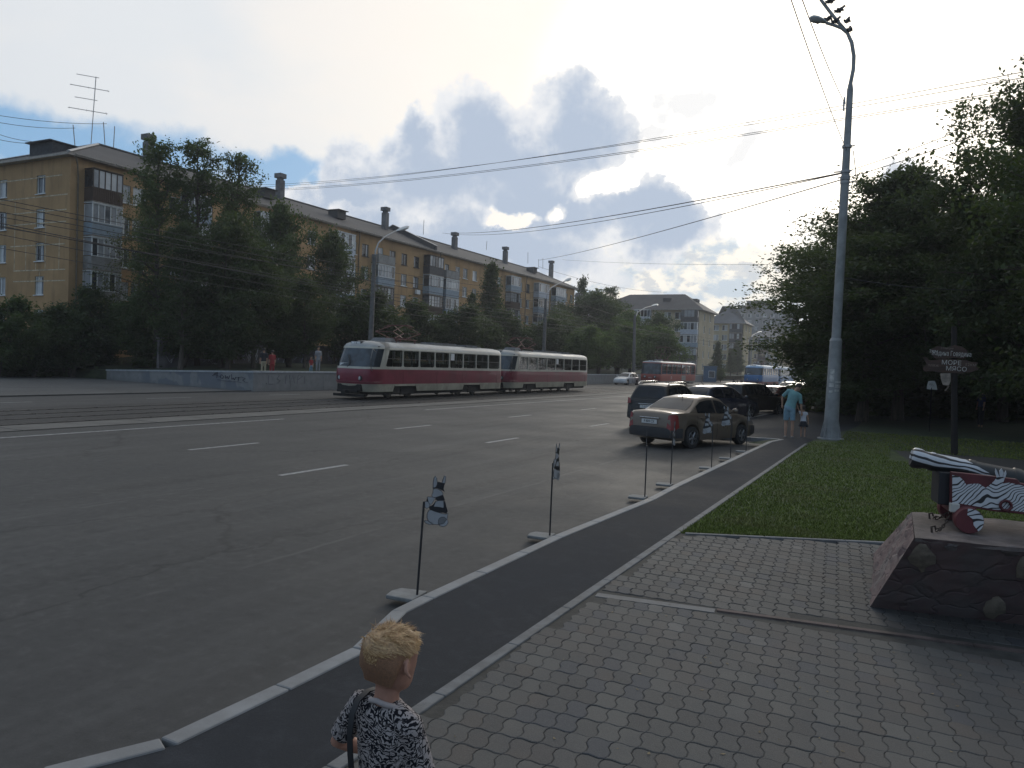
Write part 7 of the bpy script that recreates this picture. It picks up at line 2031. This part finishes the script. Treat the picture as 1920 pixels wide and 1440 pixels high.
for s_ in (-1, 1):
    for xo in (0, 1.02):
        Mw = Matrix.Translation((wc_.x+xo, s_*.30, wr_)) @ Matrix.Rotation(math.pi/2, 4, 'X')
        b = MB(); b.lathe([(.02, -.055), (wr_*.96, -.055), (wr_, -.045), (wr_, .045), (wr_*.96, .055), (.02, .055)], 30, 0, Mw); w_ = b.build('wheel', M_cred, CN, smooth=40)
        if xo == 0 and s_ < 0:
            b = MB(); P_ = [(wr_*.95*math.cos(R(a)), wr_*.95*math.sin(R(a))) for a in range(-50, 101, 10)]+[(-.02, wr_*.45), (.02, .02), (.03, -wr_*.3)]
            b.prism(P_, s_*.357-.003, s_*.357+.003, lambda x, z, t_: Vector((wc_.x+x, t_, wr_+z))); b.build('painted_figure', mzc, w_)
# ring in the cheek and chains to their hooks
b = MB(); rc = loc2(1886, 948, -.25); b.tube([rc+Vector((.04*math.cos(q), 0, .04*math.sin(q))) for q in np.linspace(0, 2*math.pi, 17)], .012, 6, caps=False); b.build('ring', M_cred, CN, smooth=60)
M_chain = mat('rusty chain', (.045, .032, .026), .7, .4, var=.3)
def chain(a, c, nm='chain', sag=.05):
    a, c = Vector(a), Vector(c); n = int((c-a).length/.034); b = MB()
    for i in range(n):
        f = (i+.5)/n; p_ = a.lerp(c, f)-Vector((0, 0, sag*4*f*(1-f))); d = (c-a).normalized(); e = d.orthogonal().normalized() if i % 2 else d.cross(d.orthogonal()).normalized()
        b.tube([p_+d*.024*math.cos(q)+e*.012*math.sin(q) for q in np.linspace(0, 2*math.pi, 9)], .0045, 4, caps=False)
    # hook at the end
    b.tube([c, c+Vector((-.01, 0, .03)), c+Vector((-.035, 0, .02)), c+Vector((-.03, 0, -.02)), c+Vector((-.02, 0, -.05))], .009, 6)
    b.build(nm, M_chain, CN, smooth=60)
q1 = CI @ gnd(1755, 993, top_z+.03); q2_ = CI @ gnd(1750, 968, top_z+.03)
chain(loc2(1783, 958, -.20), q1); chain(loc2(1783, 950, .1), q2_)

# ================================================================== WOODEN DIRECTION SIGN
sp = gnd(1790, 852, .12)
SP = thing('direction_sign', 'dark wooden post with two carved direction boards lettered in white beside the lawn', 'sign', (sp.x, sp.y, .1))
SI = Matrix.Translation(SP.location).inverted()
vd = view(sp); rt = Vector((vd.y, -vd.x, 0)); pps = FPX/((sp-CAM).dot(FWD))
def bp_at(px, py, off=0.0):
    d = ray(px, py); P0 = sp-vd*off; return SI @ (CAM+d*((P0-CAM).dot(vd)/d.dot(vd)))
M_wood = mat('dark brown board', (.05, .026, .019), .8, var=.35, vscale=3, stretch=(1, 1, 6), bump=.3); M_post = mat('dark post wood', (.009, .007, .007), .85, var=.3)
M_wht = mat('whitewash lettering', (.42, .40, .37), .8)
M_wht2 = mat('faded lettering', (.20, .16, .13), .8)
b = MB(); p0, p1 = bp_at(1790, 852), bp_at(1789, 612); b.tube([Vector((0, 0, -.1)), Vector((p1.x, p1.y, p1.z))], [.09, .075], 10); b.build('post', M_post, SP, smooth=50)
Fb = lambda pts, off: [(p_.dot(rt), p_.z) for p_ in (bp_at(x, y, off) for x, y in pts)]
def board(nm, pts, off, th=.035, m=M_wood):
    P_ = Fb(pts, off); b = MB(); b.prism(P_, off, off+th, lambda u, z, t_: rt*u-vd*t_+Vector((0, 0, z))); return b.build(nm, m, SP, bevel=.008)
b1 = board('board', ((1746, 655), (1758, 649), (1775, 652), (1790, 647), (1806, 651), (1814, 657), (1813, 668), (1808, 673), (1788, 671), (1770, 673), (1752, 672), (1745, 664)), .09)
b2 = board('board', ((1731, 669), (1738, 671), (1743, 676), (1764, 673), (1790, 674), (1812, 675), (1822, 679), (1835, 679), (1830, 686), (1836, 692), (1822, 698), (1796, 700), (1765, 699), (1745, 696), (1733, 697), (1730, 690), (1737, 683)), .10)
b3 = board('board', ((1763, 700), (1782, 700), (1783, 714), (1779, 723), (1768, 722), (1764, 711)), .10, .03, mat('pale worn board', (.22, .18, .15), .85, var=.3, vscale=6))
def sign_text(body, px, py, hpx, par, off, m_=M_wht, sx=1.0, rot=0):
    p_ = bp_at(px, py, off); up_ = Vector((0, 0, 1)); 
    text_mesh(body, hpx/pps*1.35, 'lettering', m_, par, frame_M(p_, rt+Vector((0, 0, -.03-rot)), up_), extrude=.003, sx=sx)
sign_text('2км', 1750.5, 658.5, 6, b1, .128); sign_text('Жадина Говядина', 1784, 663.5, 9.5, b1, .128, sx=.58); sign_text('станция', 1776, 653, 4, b1, .128, M_wht2)
sign_text('МОРЕ', 1784, 680.5, 8.5, b2, .138); sign_text('МЯСО', 1793, 692, 8.5, b2, .138); sign_text('пляж', 1750, 685, 5.5, b2, .138, M_wht2); sign_text('12км', 1820, 684, 6, b2, .138, M_wht2)
p_ = bp_at(1777, 726, .1); b = MB(); b.tube([p_+Vector((.03, 0, .03)), p_+Vector((-.01, 0, -.03)), p_-rt*.06+Vector((0, 0, -.11))], .012, 5); b.build('hook', M_wht2, SP)
# small white painted board farther back
wb_ = atD(1747, 722, 30)
WB = thing('board', 'small white board with dark scrawl standing in the shade left of the direction sign', 'board', (wb_.x, wb_.y, .1))
b = MB(); b.tube([(0, 0, 0), (0, 0, wb_.z-.2)], .02, 6); b.build('stake', M_post, WB)
b = MB(); b.prism([(-.16, -.16), (.20, -.18), (.16, .0), (.10, .17), (-.12, .15), (-.15, .02)], -.012, .012, lambda u, z, t_: rt*u-vd*t_+Vector((0, 0, wb_.z-.1+z))); pb_ = b.build('panel', mat('white board paint', (.45, .45, .42), .7, var=.1), WB)
b = MB(); rd = random.Random(9)
for k_ in range(5): b.tube([rt*rd.uniform(-.1, .1)-vd*.014+Vector((0, 0, wb_.z-.1+rd.uniform(-.06, .12))) for _ in range(3)], .012, 4, flat=.3)
b.build('scrawl', M_sign_b, pb_)
# fallen twigs, leaves and grit on the paving and pavement
lf = MB(); rd = random.Random(12)
for i in range(160):
    x, y = rd.uniform(-2.3, 2.6), rd.uniform(1.6, 9.0)
    r_ = rd.uniform(.006, .018); a = rd.uniform(0, 6.28); z = .129
    lf.add([(x+r_*math.cos(a+q)*(1 if k_ % 2 else .5), y+r_*math.sin(a+q)*(1 if k_ % 2 else .5), z+.003*(k_ % 2)) for k_, q in enumerate((0, 1.57, 3.14, 4.71))], [(0, 1, 2, 3)])
o = lf.build('fallen_leaves', mat('dry leaf', (.17, .13, .07), .8, var=.5, vscale=30)); tag(o, 'scattered dry leaves and grit on the wavy paving', 'leaves', kind='stuff')
# ================================================================== AIR: thin haze round the whole scene
hz = MB(); hz.box((0, 540, 22.4), (1900, 1900, 47.6))
m = bpy.data.materials.new('haze air'); m.use_nodes = True; t = NT(m.node_tree); t.n.clear()
v = t.new('ShaderNodeVolumePrincipled'); v.inputs['Color'].default_value = (.86, .91, 1, 1); v.inputs['Density'].default_value = .00048; v.inputs['Anisotropy'].default_value = .5
oo = t.new('ShaderNodeOutputMaterial'); t.l.new(v.outputs[0], oo.inputs['Volume'])
o = hz.build('haze', m); tag(o, 'thin pale summer haze in the air along the whole street', 'haze', kind='stuff')
scene.cycles.volume_bounces = 0
